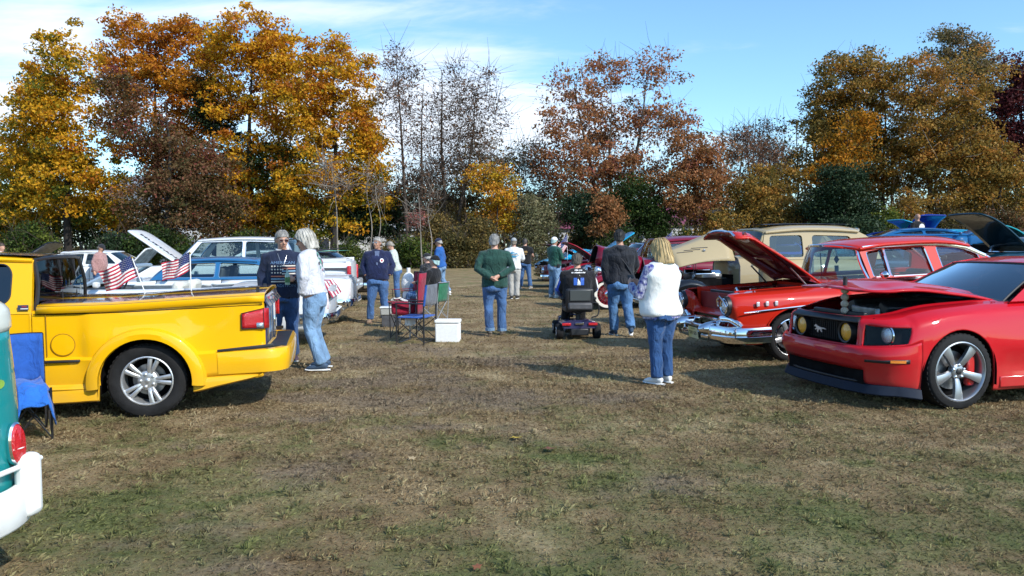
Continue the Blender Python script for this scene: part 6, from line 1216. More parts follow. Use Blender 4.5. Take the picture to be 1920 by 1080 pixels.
def prewar(name, label, loc, rz, bm, fm, hood=8, lift=.16, coupe=False, wh='wire', whm=None, hmat=None, roofdark=True, S_=1.0, z=None, gr=None, flaps=False):
    """thirties car: x = 0 at the front axle"""
    x_, y_ = loc; root = thing(name, label, 'car', (x_, y_, gz(x_, y_) if z is None else z), R(rz), gr)
    # front fenders: swept wings
    for s_ in (-1, 1):
        ang = np.linspace(R(150), R(-8), 16); pts = [(-.0 - .44 * math.cos(PI - a_) * 1.0, s_ * .70, .36 + .43 * math.sin(a_)) for a_ in ang]
        pts = [(-.46, s_ * .70, .42), (-.40, s_ * .70, .62), (-.22, s_ * .70, .79), (.02, s_ * .70, .84), (.26, s_ * .70, .78), (.48, s_ * .71, .60), (.72, s_ * .72, .42), (1.0, s_ * .73, .36), (3.0, s_ * .73, .36)]
        c = curve(pts, 34); rows = [[(p[0], p[1] + s_ * yy, p[2] + zz) for yy, zz in ((-.24, -.10), (-.20, -.02), (-.1, .015), (0, .02), (.10, .0), (.15, -.05), (.165, -.12))] for p in c]
        MB().grid(rows).build('front_fender', fm, root, solid=.02)
        pts = [(2.75, s_ * .72, .40), (2.85, s_ * .72, .66), (3.1, s_ * .72, .82), (3.4, s_ * .72, .74), (3.6, s_ * .72, .5), (3.68, s_ * .72, .36)]
        c = curve(pts, 20); MB().grid([[(p[0], p[1] + s_ * yy, p[2] + zz) for yy, zz in ((-.2, -.05), (-.1, .015), (0, .02), (.10, .0), (.15, -.06), (.16, -.14))] for p in c]).build('rear_fender', fm, root, solid=.02)
        hl = empty('headlight', (-.18, s_ * .50, .93)); hl.parent = root
        MB().lathe([(.001, -.07), (.09, -.05), (.115, 0)], axis='X', n=20).build('lens', CLEARLENS, hl); MB().lathe([(.113, 0), (.125, -.01), (.115, .05), (.06, .16), (.001, .19)], axis='X', n=20).build('bucket', CHROME, hl)
        MB().tube([(.03, 0, -.1), (.03, 0, -.3)], .02, 6).build('stalk', CHROME, hl)
        wheel(root, 0, s_ * .72, .37, .16, .27, wh, whm or ALLOY, s_, whitewall=1, rimm=whm or ALLOY, lugs=False); wheel(root, 3.05, s_ * .72, .37, .16, .27, wh, whm or ALLOY, s_, whitewall=1, rimm=whm or ALLOY, lugs=False)
    # radiator shell with upright grille
    rad = [(.0, 1.16), (.16, 1.14), (.25, 1.04), (.26, .7), (.22, .42), (0, .36)]; rr = [(-y, z) for y, z in rad[::-1]] + rad[1:-1]
    MB().grid([[(x, y * k, z) for y, z in rad + [(-y, z) for y, z in rad[-2:0:-1]]] for x, k in ((.02, 1.04), (-.10, 1.04), (-.14, .97), (-.14, .86))], closed=True).build('radiator_shell', hmat or fm, root)
    MB().poly([(y * .86, z) for y, z in rad + [(-y, z) for y, z in rad[-2:0:-1]]], (), lambda u, v: (-.10, u, v)).build('grille_backing', VOID, root, smooth=False)
    for k in range(18): MB().box((-.135, 0, .42 + k * .039), (.014, .40 if k < 15 else .34, .013)).build('grille_bar', CHROME, root, smooth=False)
    # hood lifted whole, and cowl
    xs_ = np.linspace(-.10, .98, 8); Hh = []
    for x in xs_:
        u = (x + .1) / 1.08; wd = .27 + .27 * u; Hh.append([(x, -wd - .01, .74), (x, -wd - .012, .90), (x, -wd - .01, 1.05), (x, -wd * .95, 1.11), (x, -wd * .80, 1.15), (x, 0, 1.20 + .02 * u), (x, wd * .80, 1.15), (x, wd * .95, 1.11), (x, wd + .01, 1.05), (x, wd + .012, .90), (x, wd + .01, .74)])
    Hh = np.array(Hh); an = R(hood); X, Z = Hh[..., 0] - 1.0, Hh[..., 2] - 1.2; Hr = Hh.copy(); Hr[..., 0] = 1.0 + X * math.cos(an) + Z * math.sin(an); Hr[..., 2] = 1.2 - X * math.sin(an) + Z * math.cos(an) + lift
    if flaps:      # the two hood halves stand up along the centre line like a tent
        for s_ in (-1, 1):
            fp = []
            for u in np.linspace(0, 1, 9):
                x = -.14 + 1.06 * u; zb_, zt_ = 1.03 + .12 * u - .05 * math.sin(PI * u) * 0, 1.33 + .39 * u; yb = .44 + .05 * u
                fp.append([(x + .02 * (1 - v), s_ * (yb * (1 - v) + .02 + .05 * math.sin(PI * v)), zb_ + (zt_ - zb_) * v + (.05 * math.sin(PI * u) * (1 - v) ** 2)) for v in np.linspace(0, 1, 8)])
            hd = MB().grid(fp, flip=s_ > 0).build('panel', [bm, VOID], root); hd.name = 'hood_half'; md = hd.modifiers.new('solid', 'SOLIDIFY'); md.thickness = .02; md.offset = -1; md.material_offset = 1; md.material_offset_rim = 0
            for q in range(3): a_, b_ = fp[1 + q][5], fp[3 + q][4]; MB().tube([np.array(a_) + np.array([0, s_ * .012, 0]), np.array(b_) + np.array([0, s_ * .012, 0])], .006, 4).build('louver', GREYPL, root)
            MB().lathe([(.001, -.012), (.022, -.01), (.024, .0)], (.45, s_ * .33, 1.33), 'Y', 12).build('latch', STEEL, root)
            MB().tube([(.05, s_ * .40, 1.02), (.10, s_ * .28, .88)], .008, 5).build('hood_prop_rod', STEEL, root)
    else:
        hd = MB().grid(Hr).build('panel', hmat or bm, root, solid=.015, ang=16); hd.name = 'hood'; hd.data.materials.append(VOID); hd.modifiers['solid'].material_offset = 1; hd.modifiers['solid'].material_offset_rim = 0
    if lift:
        for s_ in (-1, 1) if not flaps else (): 
            for k in range(2): p0, p1 = Hr[2 + 2 * k][0 if s_ < 0 else -1], Hr[3 + 2 * k][1 if s_ < 0 else -2]; MB().tube([p0 + np.array([0, s_ * .02, .05]), p1 + np.array([0, s_ * .02, 0])], .006, 4).build('louver', GREYPL, root)
        engine(root, 0, 1.0, .30, .45, .90, seed=11, covm=CHROME)
    cw = [[(x, -w_, .42), (x, -w_ - .005, .8), (x, -w_, 1.05), (x, -w_ * .85, 1.18), (x, -w_ * .5, 1.225), (x, 0, 1.24), (x, w_ * .5, 1.225), (x, w_ * .85, 1.18), (x, w_, 1.05), (x, w_ + .005, .8), (x, w_, .42)] for x, w_ in ((1.0, .56), (1.15, .60), (1.32, .64))]
    MB().grid(cw).build('cowl', bm, root); MB().add(cw[0], [tuple(range(11))]).build('firewall', bm, root, smooth=False)
    MB().tube([p for p in cw[0]], .012, 5).build('cowl_bead', GREYPL, root)
    # tub below the windows
    xe = 3.55; side_ = [[(x, w_, z) for z, w_ in ((.40, w0 - .04), (.6, w0), (.95, w0 + .01), (1.16, w0))] for x, w0 in ((1.32, .65), (1.8, .71), (2.6, .73), (3.2, .70), (xe - .05, .60))] + [[(xe, .3, z) for z in (.40, .6, .95, 1.16)], [(xe + .02, 0, z) for z in (.40, .6, .95, 1.16)]]
    for s_ in (-1, 1): MB().grid([[(p[0], p[1] * s_, p[2]) for p in rw] for rw in side_]).build('body_side', bm, root, solid=.02)
    for s_ in (-1, 1):
        for x in (1.36, 2.20, 2.26): MB().tube([(x, s_ * (.665 if x < 2 else .735), .45), (x, s_ * (.67 if x < 2 else .74), 1.16)], .005, 4).build('door_seam', GREYPL, root)
        MB().box((2.08, s_ * .755, 1.02), (.11, .02, .022)).build('door_handle', CHROME, root, bevel=.006)
    rx = 2.5 if coupe else 3.15
    wins = [rpoly([(1.47, 1.20), (1.50, 1.57), (2.10, 1.58), (2.10, 1.20)], .06), rpoly([(2.28, 1.20), (2.28, 1.58), (rx - .15, 1.56), (rx - .05, 1.20)], .07)]
    greenhouse(root, dict(zb=1.16, yb=.70, yr=.60, A=(1.30, 1.16), At=(1.42, 1.63), Ct=(rx, 1.62), C=(xe, 1.16), wins=wins, top=[(1.42, 1.63), (2.2, 1.68), (rx, 1.64), (xe - .12, 1.48)][:4], bf=.06, br=.30, wb=.08, rb=.1, crown=.10, rw=.03, wt=.02), bm, GLASS, trim=None, frame_solid=.04)
    rf = [[(1.55 + (rx - 1.5) * u, y, 1.785 + .012 * math.sin(PI * u) - .16 * abs(y) ** 2.4) for y in np.linspace(-.36, .36, 7)] for u in np.linspace(0, 1, 8)]
    if roofdark: MB().grid(rf).build('roof_insert', mat('slate_roof_vinyl', (.045, .05, .065), .7), root)
    interior(root, 1.35, 3.3, .62, .42, 1.14, seatx=(1.95, 2.75), wheel_x=1.62, seath=.55, heads=False, m=mat('brown_interior', (.05, .035, .025), .8))
    for x, k in ((-.62, -1), (3.95, 1)):
        MB().tube(curve([(x - k * .18, -.80, .44), (x, -.6, .46), (x + k * .03, 0, .45), (x, .6, .46), (x - k * .18, .80, .44)], 16), .035, 8).build('bumper', CHROME, root)
        for s_ in (-1, 1): MB().tube([(x, s_ * .35, .45), (x - k * .5, s_ * .35, .45)], .018, 6).build('bumper_iron', BLACK, root)
    MB().box((1.9, 0, .40), (3.4, .9, .10)).build('chassis', VOID, root)
    return root
TAN = paint('tan_paint', (.42, .33, .19)); ORW = mat('orange_wheel_paint', (.62, .14, .02), .35, coat=1)
def _pw(near, rz): a_ = R(rz); return (near[0] - .78 * math.sin(a_), near[1] + .78 * math.cos(a_))
prewar('vintage_sedan', 'tan thirties sedan with dark roof insert, lifted hood and orange wheels', _pw((3.22, 14.45), 9), 9, TAN, paint('black_fender_paint', (.01, .012, .016)), hood=11, lift=.30, whm=ORW, gr=GR_R, flaps=True).scale = (1.09, 1.09, 1.09)
prewar('vintage_coupe', 'maroon thirties car with tall ribbed grille behind the man in black', _pw((2.30, 19.0), 9), 9, MAR, paint('wine_fender_paint', (.22, .012, .03)), hood=14, lift=.10, coupe=False, whm=mat('red_wheel_paint', (.3, .01, .02), .35, coat=1), roofdark=False, gr=GR_R)
car('station_wagon', 'dark wagon with chrome window frames behind the maroon thirties car', (1.75, 22.9), 8, NAVY, 'nose', L=5.2, W=1.95, belt=1.02, roof=1.62, cab=(1.45, 1.95, 4.7, 5.0), deck=1.0, group=GR_R, seed=12)
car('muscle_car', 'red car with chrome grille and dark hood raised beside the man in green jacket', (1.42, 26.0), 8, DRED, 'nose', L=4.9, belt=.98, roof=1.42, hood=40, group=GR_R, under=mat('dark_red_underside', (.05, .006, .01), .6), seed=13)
car('muscle_car', 'dark car with long black hood raised highest at the end of the lane', (.98, 29.4), 8, paint('dark_wine_paint', (.05, .008, .012)), 'nose', L=4.9, belt=1.0, roof=1.4, hood=27, cab=(1.75, 2.2, 3.4, 3.95), group=GR_R, seed=14)
car('pony_car', 'bright blue car with its rear lid raised at the far end of the row', (1.1, 34.0), 8, SKYB, 'nose', L=4.6, belt=1.0, roof=1.35, trunk=-38, cab=(1.1, 1.5, 2.2, 2.6), arch=(.8, 3.5), group=GR_R, detail=False, seed=15)
# far right block of cars beyond the tan sedan
car('hardtop_sedan', 'turquoise and white two tone sedan seen over the red roof', (10.9, 27.5), 8, TURQ, 'nose', L=4.9, belt=1.0, roof=1.48, roofm=WHITE, group=GR_R, detail=False, seed=16)
car('pickup_truck', 'sky blue car with wide hood standing upright behind the bald man', (14.7, 31.0), 8, SKYB, 'nose', L=4.9, belt=1.15, roof=1.5, hood=52, under=SKYB, group=GR_R, detail=False, cat='car', seed=17)
car('pony_car', 'royal blue car with scooped hood raised right of the bald man', (16.3, 30.0), 100, ROYAL, 'nose', L=4.7, belt=1.15, roof=1.4, hood=58, under=ROYAL, scoop=True, dstripe=mat('pale_blue_stripe', (.08, .14, .45), .3), group=GR_R, detail=False, seed=18)
car('coupe', 'mid blue car with low blue hood raised beside the royal blue one', (16.0, 25.6), 170, BLUE2, 'nose', L=4.7, belt=1.15, roof=1.4, hood=24, under=BLUE2, group=GR_R, detail=False, seed=19)
car('hardtop_sedan', 'dark teal car with a tall chrome edged hood raised above the red roof', (10.25, 18.6), 9, TEALD, 'nose', L=5.2, belt=1.0, roof=1.36, hood=40, group=GR_R, under=TEALD, cab=(1.75, 2.2, 3.4, 4.0), seed=20)
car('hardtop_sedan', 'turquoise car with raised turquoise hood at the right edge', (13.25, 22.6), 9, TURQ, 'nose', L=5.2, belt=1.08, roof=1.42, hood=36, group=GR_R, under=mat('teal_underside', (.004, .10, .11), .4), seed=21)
car('sedan', 'dark blue black car with round lamps glimpsed through the red sedan windows', (7.9, 16.4), 62, BLK, 'nose', L=4.6, belt=.95, roof=1.32, group=GR_R, seed=22)
car('muscle_car', 'dark blue car with royal blue hood up behind the tan roof', (11.4, 33.0), 80, ROYAL, 'nose', L=4.7, belt=1.1, roof=1.35, hood=48, group=GR_R, detail=False, seed=23)

# ------------------------------------------------------------ flags
def us_flag(label, base, H, fl_h, fl_w, ang, lean=(0, 0), hang=0.0, seed=0, pole=.006, ph=None):
    root = thing('american_flag', label, 'flag', base, ang); top = Vector((lean[0], lean[1], H)); MB().tube([(0, 0, 0), tuple(top)], pole, 6).build('pole', WHITEPL, root); MB().ell(tuple(top), (pole * 2, pole * 2, pole * 2), 8, 6).build('finial', mat('gold_finial', (.5, .35, .1), .3, 1), root)
    ups = lambda v: top * (1 - (1 - v) * fl_h / H)
    def P(u, v):  # u along the fly, v up the hoist
        b = ups(v); w = .035 * math.sin(u * 7 + seed) * u + .02 * math.sin(u * 13 + v * 3); return (b.x - u * fl_w, b.y + w, b.z - hang * u * fl_w - .03 * u * u + .02 * math.sin(u * 6 + seed))
    for k in range(13):
        v0, v1 = 1 - (k + 1) / 13, 1 - k / 13; u0 = .4 if k < 7 else 0
        MB().grid([[P(u0 + (1 - u0) * i / 10, v) for v in (v0, v1)] for i in range(11)]).build('stripe', cloth('flag_red_cloth', (.42, .02, .05)) if k % 2 == 0 else cloth('flag_white_cloth', (.75, .73, .72)), root)
    MB().grid([[P(.4 * i / 6, 1 - 7 / 13 + 7 / 13 * j / 4) for j in range(5)] for i in range(7)]).build('canton', cloth('flag_blue_cloth', (.02, .035, .14)), root)
    st = MB()
    for r_ in range(9):
        for c_ in range(6 if r_ % 2 == 0 else 5):
            u = .4 * ((c_ + .5 + (.5 if r_ % 2 else 0)) / 6); v = 1 - 7 / 13 * (r_ + .6) / 9.4
            for yo in (-.004, .004):
                p = P(u, v); s_ = fl_h * .019; st.add([(p[0] + s_ * (1 if k % 2 == 0 else .42) * math.cos(k * PI / 5 + PI / 2), p[1] + yo, p[2] + s_ * (1 if k % 2 == 0 else .42) * math.sin(k * PI / 5 + PI / 2)) for k in range(10)], [tuple(range(10))])
    tag(st.build('stars', MATS['flag_white_cloth'], root, smooth=False), kind='stuff'); return root
us_flag('small american flag tilted left on the yellow pickup bed', (-3.80, 8.18, 1.07), .40, .21, .36, 0.05, (-.13, 0), .35, 1)
us_flag('small american flag hanging straighter on the yellow pickup bed', (-3.38, 8.30, 1.07), .44, .19, .31, 0.0, (.0, 0), .30, 2)
us_flag('american flag hanging on the car between the green jacket and the red raised hood', (1.9, 27.0, 1.0), .95, .45, .6, .3, (0, 0), 1.2, 3)
us_flag('tiny american flag behind the blonde woman at the dark wagon', (4.32, 21.5, 1.2), .75, .32, .42, .2, (.05, 0), 1.0, 4)
# ------------------------------------------------------------ people
DENIM = cloth('blue_denim', (.055, .12, .26), .35, .8, sc=4); DENIM_L = cloth('light_blue_denim', (.16, .27, .42), .30, .8, sc=4); DENIM_D = cloth('dark_blue_denim', (.030, .072, .18), .35, .8, sc=4)
def V3(*a): return Vector(a)
def person(label, loc, yaw, h=1.75, girth=1.0, lean=(0, 0), turn=0, nod=0, tilt=0, arms=None, legs=None, top=None, topx=None, pants=DENIM, shoe=WHITEPL, sole=WHITEPL, hair=('short', (.5, .5, .5)), hat=None, sleeve=1.0, hem=.86, skin=SKIN, seat=False, vest=None, glasses=None, hood=None, collar=None, female=False, beard=None, seed=0, z=None, detail=1, cuff=False, hands=('relax', 'relax'), vox=None, cap_col=None):
    x_, y_ = loc; girth = girth * 1.05; vox = .0165 if detail else .021; k = h / 1.75; root = thing('person', label, 'person', (x_, y_, gz(x_, y_) if z is None else z), R(yaw)); root.scale = (k, k, k)
    PZ = .94; Mt = Matrix.Translation((0, 0, PZ)) @ Matrix.Rotation(R(-lean[0]), 4, 'X') @ Matrix.Rotation(R(lean[1]), 4, 'Y') @ Matrix.Translation((0, 0, -PZ)); T = lambda p: Mt @ Vector(p)
    sw = (.172 if female else .188) * (1 + (girth - 1) * .35)
    dA = {1: ((sw + .07, -.03, 1.15), (sw + .075, .04, .90)), -1: ((-sw - .07, -.03, 1.15), (-sw - .075, .04, .90))}
    if arms:
        for s_, v in arms.items(): dA[s_] = v
    dL = {1: ((.105, .01, .50), (.12, -.02, .085), 0), -1: ((-.105, .01, .50), (-.12, -.02, .085), 0)}
    if legs:
        for s_, v in legs.items(): dL[s_] = v
    b = MB(); g_ = girth; n = 14 if detail else 10
    def torso(mb, e, z0, z1=1.485, gx=1.0):
        pr = [(.80, .155, .110, 0), (.86, .172 * (1.06 if female else 1), .125, -.005), (.94, .170 * (1.05 if female else 1), .122, 0), (1.03, .155, .112, .008), (1.12, .155, .113, .012), (1.22, .163, .118, .008), (1.32, .172, .116, 0), (1.385, .170, .104, -.008), (1.425, .150, .092, -.012), (1.462, .108, .078, -.012), (1.488, .078, .068, -.012)]
        pts, rs = [], []
        for z in [z0] + [p[0] for p in pr if z0 + .02 < p[0] < z1 - .01] + [z1]:
            q = [np.interp(z, [p[0] for p in pr], [p[i] for p in pr]) for i in (1, 2, 3)]; gg = g_ if z < 1.36 else 1 + (g_ - 1) * .4
            belly = .05 * (g_ - 1) * 6 * math.exp(-((z - 1.08) / .14) ** 2) * .35; pts.append((T((0, q[2] + belly, z)))); rs.append((q[0] * gg + e, q[1] * gg + e + belly * .5))
        N = len(pts); vs = []; X = (Mt.to_3x3() @ Vector((1, 0, 0))); Yv = (Mt.to_3x3() @ Vector((0, 1, 0)))
        for p, (ra, rb) in zip(pts, rs):
            for i in range(20):
                a_ = 2 * PI * i / 20; c_, s_ = math.cos(a_), math.sin(a_); c_, s_ = math.copysign(abs(c_) ** .85, c_), math.copysign(abs(s_) ** .85, s_); vs.append(p + X * c_ * ra + Yv * s_ * rb)
        fs = [(i * 20 + j, i * 20 + (j + 1) % 20, (i + 1) * 20 + (j + 1) % 20, (i + 1) * 20 + j) for i in range(N - 1) for j in range(20)] + [tuple(range(19, -1, -1)), tuple((N - 1) * 20 + j for j in range(20))]
        mb.add(vs, fs)
    sh = {s_: T((s_ * sw, -.005, 1.395)) for s_ in (1, -1)}; el = {s_: T(dA[s_][0]) for s_ in (1, -1)}; wr = {s_: T(dA[s_][1]) for s_ in (1, -1)}
    hip = {s_: Vector((s_ * .088, 0, .90)) for s_ in (1, -1)}; kn = {s_: Vector(dL[s_][0]) for s_ in (1, -1)}; an = {s_: Vector(dL[s_][1]) for s_ in (1, -1)}
    torso(b, -.016, .84)
    # head and neck
    Hc = T((0, .014, 1.612)); Mh = Mt.to_3x3() @ Matrix.Rotation(R(turn), 3, 'Z') @ Matrix.Rotation(R(-nod), 3, 'X') @ Matrix.Rotation(R(tilt), 3, 'Y'); Hp = lambda x, y, z: Hc + Mh @ Vector((x, y, z))
    b.tube([T((0, -.02, 1.43)), T((0, -.012, 1.50)), Hp(0, -.012, -.06)], [.068, .058, .055], 12)
    b.ell(Hc + Mh @ V3(0, -.012, .022), (.076, .096, .100), 18, 14, Mh); b.ell(Hp(0, .022, -.045), (.058, .068, .072), 14, 10, Mh); b.ell(Hp(0, .062, -.093), (.03, .028, .022), 10, 6, Mh)
    b.tube([Hp(0, .082, .022), Hp(0, .104, -.012), Hp(0, .112, -.026)], [.010, .014, .015], 8); b.ell(Hp(0, .070, .040), (.052, .022, .012), 10, 6, Mh)
    b.ell(Hp(0, .079, -.060), (.024, .014, .009), 10, 6, Mh)
    for s_ in (-1, 1): b.ell(Hp(s_ * .078, -.008, -.002), (.010, .022, .034), 8, 8, Mh); b.ell(Hp(s_ * .036, .063, -.022), (.024, .024, .022), 8, 6, Mh)
    # arms and legs under the clothes
    for s_ in (1, -1):
        b.tube([sh[s_], (sh[s_] * .4 + el[s_] * .6), el[s_], (el[s_] * .6 + wr[s_] * .4), wr[s_]], [.052, .046, .040, .038, .027], 10)
        b.tube([hip[s_] + V3(0, 0, .02), (hip[s_] + kn[s_]) / 2, kn[s_], (kn[s_] * .6 + an[s_] * .4), an[s_]], [.082, .074, .052, .052, .036], 10)
        # hand: palm, four fingers of different length, thumb from the side
        d = (wr[s_] - el[s_]).normalized(); mode = hands[0 if s_ == 1 else 1]
        if mode == 'none': continue
        side = d.cross(V3(0, 0, 1)) if abs(d.z) < .8 else V3(0, 1, 0); side.normalize(); 
        if abs(d.z) > .8: side = V3(0, 1, 0); nrm = V3(-s_, 0, 0)
        else: nrm = side.cross(d).normalized() * (1 if mode != 'palm' else -1)
        if mode == 'hold': nrm = V3(-s_, 0, .2).normalized(); side = V3(0, 0, 1)
        pc = wr[s_] + d * .045; b.tube([wr[s_] - d * .01, pc, wr[s_] + d * .088], [(.024, .030), (.020, .040), (.015, .038)], 10)
        for f in range(4):
            o_ = side * ((f - 1.5) * .020); L_ = (.062, .072, .068, .052)[f]; cl_ = .9 if mode == 'hold' else .35; p0 = wr[s_] + d * .082 + o_
            p1 = p0 + (d * math.cos(cl_ * .7) + nrm * math.sin(cl_ * .7)) * L_ * .5; p2 = p1 + (d * math.cos(cl_ * 1.8) + nrm * math.sin(cl_ * 1.8)) * L_ * .5; b.tube([p0, p1, p2], [.0095, .0088, .0075], 6)
        t0 = wr[s_] + d * .028 + side * .034; b.tube([t0, t0 + side * .02 + d * .028 + nrm * .012, t0 + side * .014 + d * .052 + nrm * .03], [.012, .0105, .009], 6)
    remesh(b, 'body', skin, root, .0125 if detail else .019, 2)
    # upper garment
    def sleeves(mb, e, frac):
        for s_ in (1, -1):
            if frac < .5: e2 = sh[s_] + (el[s_] - sh[s_]) * frac * 2; mb.tube([sh[s_] - (sh[s_] - T((0, 0, 1.33))) * .25, sh[s_], e2], [.085 + e, .066 + e, .060 + e], 12)
            else: mb.tube([sh[s_] - (sh[s_] - T((0, 0, 1.33))) * .25, sh[s_], (sh[s_] * .45 + el[s_] * .55), el[s_], (el[s_] * .5 + wr[s_] * .5), wr[s_] - (wr[s_] - el[s_]).normalized() * .012], [.085 + e, .066 + e, .058 + e, .054 + e, .048 + e, .036 + e], 12)
    t_ = MB(); torso(t_, .018, hem if not seat else .92, 1.486); sleeves(t_, .010, sleeve)
    if hood: t_.tube([T((-.10, -.04, 1.43)), T((-.07, -.11, 1.45)), T((0, -.135, 1.42)), T((.07, -.11, 1.45)), T((.10, -.04, 1.43)), T((.05, .05, 1.44)), T((-.05, .05, 1.44)), T((-.10, -.04, 1.43))], .036, 8)
    tob = remesh(t_, topx or 'shirt', top, root, vox, 4, .002, .014 if detail else .01, 8.0, seed)
    if not seat and hem < .95: MB().tube([T((.177 * g_ * math.cos(a_) , .132 * g_ * math.sin(a_) + .0, hem + .01)) for a_ in np.linspace(0, 2 * PI, 25)], .012, 6, False).build('hem', top, root)
    if vest:
        v_ = MB(); torso(v_, .032, vest[1], 1.48); 
        for s_ in (1, -1): v_.tube([T((s_ * .10, -.01, 1.40)), T((s_ * .16, -.005, 1.405))], [.075, .062], 12)
        tob = remesh(v_, 'vest', vest[0], root, vox, 6, .002, .005, 9.0, seed + 3)
    if collar: MB().tube([T((.074 * math.cos(a_), -.012 + .066 * math.sin(a_), 1.468 + 1.0 * .012 * math.sin(a_ + PI) + .018)) for a_ in np.linspace(0, 2 * PI, 17)], .015, 8, False).build('collar', collar, root)
    # trousers
    p_ = MB()
    if seat: p_.ell((0, -.02, .93), (.185 * g_, .16, .12), 16, 10)
    else: fq = 1.12 if female else 1; p_.tube([V3(0, 0, .79), V3(0, -.004, min(.86, hem - .02)), V3(0, 0, hem), V3(0, 0, hem + .05)], [(.160 * g_ * fq, .122 * g_), (.176 * g_ * fq, .128 * g_), (.171 * g_, .121 * g_), (.150 * g_, .10 * g_)], 20)
    for s_ in (1, -1):
        d = (kn[s_] - hip[s_]).normalized(); p_.tube([hip[s_] - d * (.0 if not seat else 0), hip[s_] + d * .09, (hip[s_] + kn[s_]) / 2, kn[s_], (kn[s_] + an[s_]) / 2, an[s_] + V3(0, 0, .0)], [.084 * g_, .102 * g_, .094 * g_ ** .6, .079, .075, .078], 14)
    pob = remesh(p_, 'trousers', pants, root, vox, 3, .002, .015 if detail else .01, 9.5, seed + 5)
    for s_ in (1, -1):
        if cuff: MB().tube([an[s_] + V3(0, 0, .03), an[s_] + V3(0, 0, -.02)], .082, 14).build('cuff', DENIM_L, root)
        tz = R(-dL[s_][2] if len(dL[s_]) > 2 else 0); fwd = Matrix.Rotation(R(-s_ * 8), 3, 'Z') @ Matrix.Rotation(tz, 3, 'X')
        so = MB(); O_ = an[s_] + fwd @ V3(0, .0, -.03); so.tube([O_ + fwd @ V3(0, -.075, .0), O_ + fwd @ V3(0, -.03, .012), O_ + fwd @ V3(0, .05, .0), O_ + fwd @ V3(0, .13, -.012), O_ + fwd @ V3(0, .185, -.022)], [(.030, .030), (.043, .048), (.044, .042), (.048, .030), (.028, .017)], 12)
        so.ell(O_ + V3(0, 0, .03), (.045, .05, .05), 10, 8); s1 = remesh(so, 'shoe', shoe, root, .011, 3)
        MB().tube([O_ + fwd @ V3(0, -.105, -.040), O_ + fwd @ V3(0, -.04, -.042), O_ + fwd @ V3(0, .06, -.042), O_ + fwd @ V3(0, .14, -.042), O_ + fwd @ V3(0, .20, -.036)], [(.022, .012), (.040, .014), (.040, .013), (.048, .013), (.022, .010)], 12).build('sole', sole, s1)
    # hair, hat, glasses
    if hair:
        st, hc = hair[0], hair[1]; hm = mat('hair_%d_%d_%d' % tuple(int(c * 100) for c in hc), hc, .6, noise_amt=.35, noise_scale=24, bump=.5, bump_scale=60, stretch=(1, 1, .2))
        hb = MB(); N1, N2 = 22, 14; pts = []; ln = {'short': 0, 'thin': -.02, 'long': .075, 'bob': .12, 'buzz': -.01}[st]; th = {'short': .010, 'thin': .007, 'long': .024, 'bob': .030, 'buzz': .008}[st]
        for i in range(N2 + 1):
            row = []
            for j in range(N1):
                a_ = 2 * PI * j / N1; front = max(0, math.sin(a_)); low = (.02 - ln if st in ('long', 'bob') else -.045 - ln * 0) ; bk = max(0, -math.sin(a_)); zl = (.066 if st != 'bob' else .06) * front ** .6 + (1 - front ** .6) * ((-.06 - max(0, ln)) if ln > .03 else (.004 * (1 - bk ** .5) - .062 * bk ** .5))
                u = i / N2; z = .128 + th + (zl - .128 - th) * u ** 1.25; rr = math.sqrt(max(.0, 1 - (max(0, (z - .02)) / (.108 + th)) ** 2)); flare = 1 + (.16 if st == 'bob' else .08) * ss(.02, -.15, z) * (1 if ln > 0 else -.3)
                wv = 1 + .03 * math.sin(a_ * 9 + i * .8 + seed) + .02 * math.sin(a_ * 17 + i); row.append(Hp((.078 + th) * rr * math.cos(a_) * flare * wv, -.014 + (.098 + th) * rr * math.sin(a_) * (flare if a_ > PI else 1) * wv, z))
            pts.append(row)
        hb.grid(pts, closed=True); o = hb.build('hair', hm, root, solid=.012, off=-1)
        if detail: 
            sb = MB(); g2 = random.Random(seed)
            for q in range(190 if st in ('bob', 'long') else 60):
                a_ = g2.uniform(0, 2 * PI); i0 = g2.randint(1, 5); jj = int(a_ / (2 * PI) * N1) % N1; i1 = min(N2, i0 + g2.randint(4, 9)); pl = [pts[i][jj] + (pts[i][jj] - Hc).normalized() * .004 for i in range(i0, i1 + 1)]; pl[-1] = pl[-1] + Vector((g2.uniform(-.01, .01), g2.uniform(-.01, .01), -.008)); sb.tube(pl, [.0028] * (len(pl) - 1) + [.001], 4, False)
            tag(sb.build('hair_strands', hm, root), kind='stuff')
    if hat:
        kind, hm = hat[0], hat[1]; hb = MB(); pts = []
        for i in range(9):
            u = i / 8; z = .140 - .095 * u ** 1.6; rr = math.sqrt(max(0, 1 - ((z - .02) / .122) ** 2)) if i else 0; pts.append([Hp(.094 * rr * math.cos(a_), -.014 + .113 * rr * math.sin(a_), z) for a_ in np.linspace(0, 2 * PI, 21)[:-1]])
        hb.grid(pts, closed=True); ho = hb.build('cap', hm, root, solid=.008)
        if kind == 'cap':
            MB().grid([[Hp(x * (1 - .25 * v * v) * .075, .085 + .085 * v * (1 - .35 * x * x), .048 - .018 * x * x - .014 * v) for x in np.linspace(-1, 1, 9)] for v in np.linspace(0, 1, 5)]).build('brim', hat[2] if len(hat) > 2 else hm, ho, solid=.005)
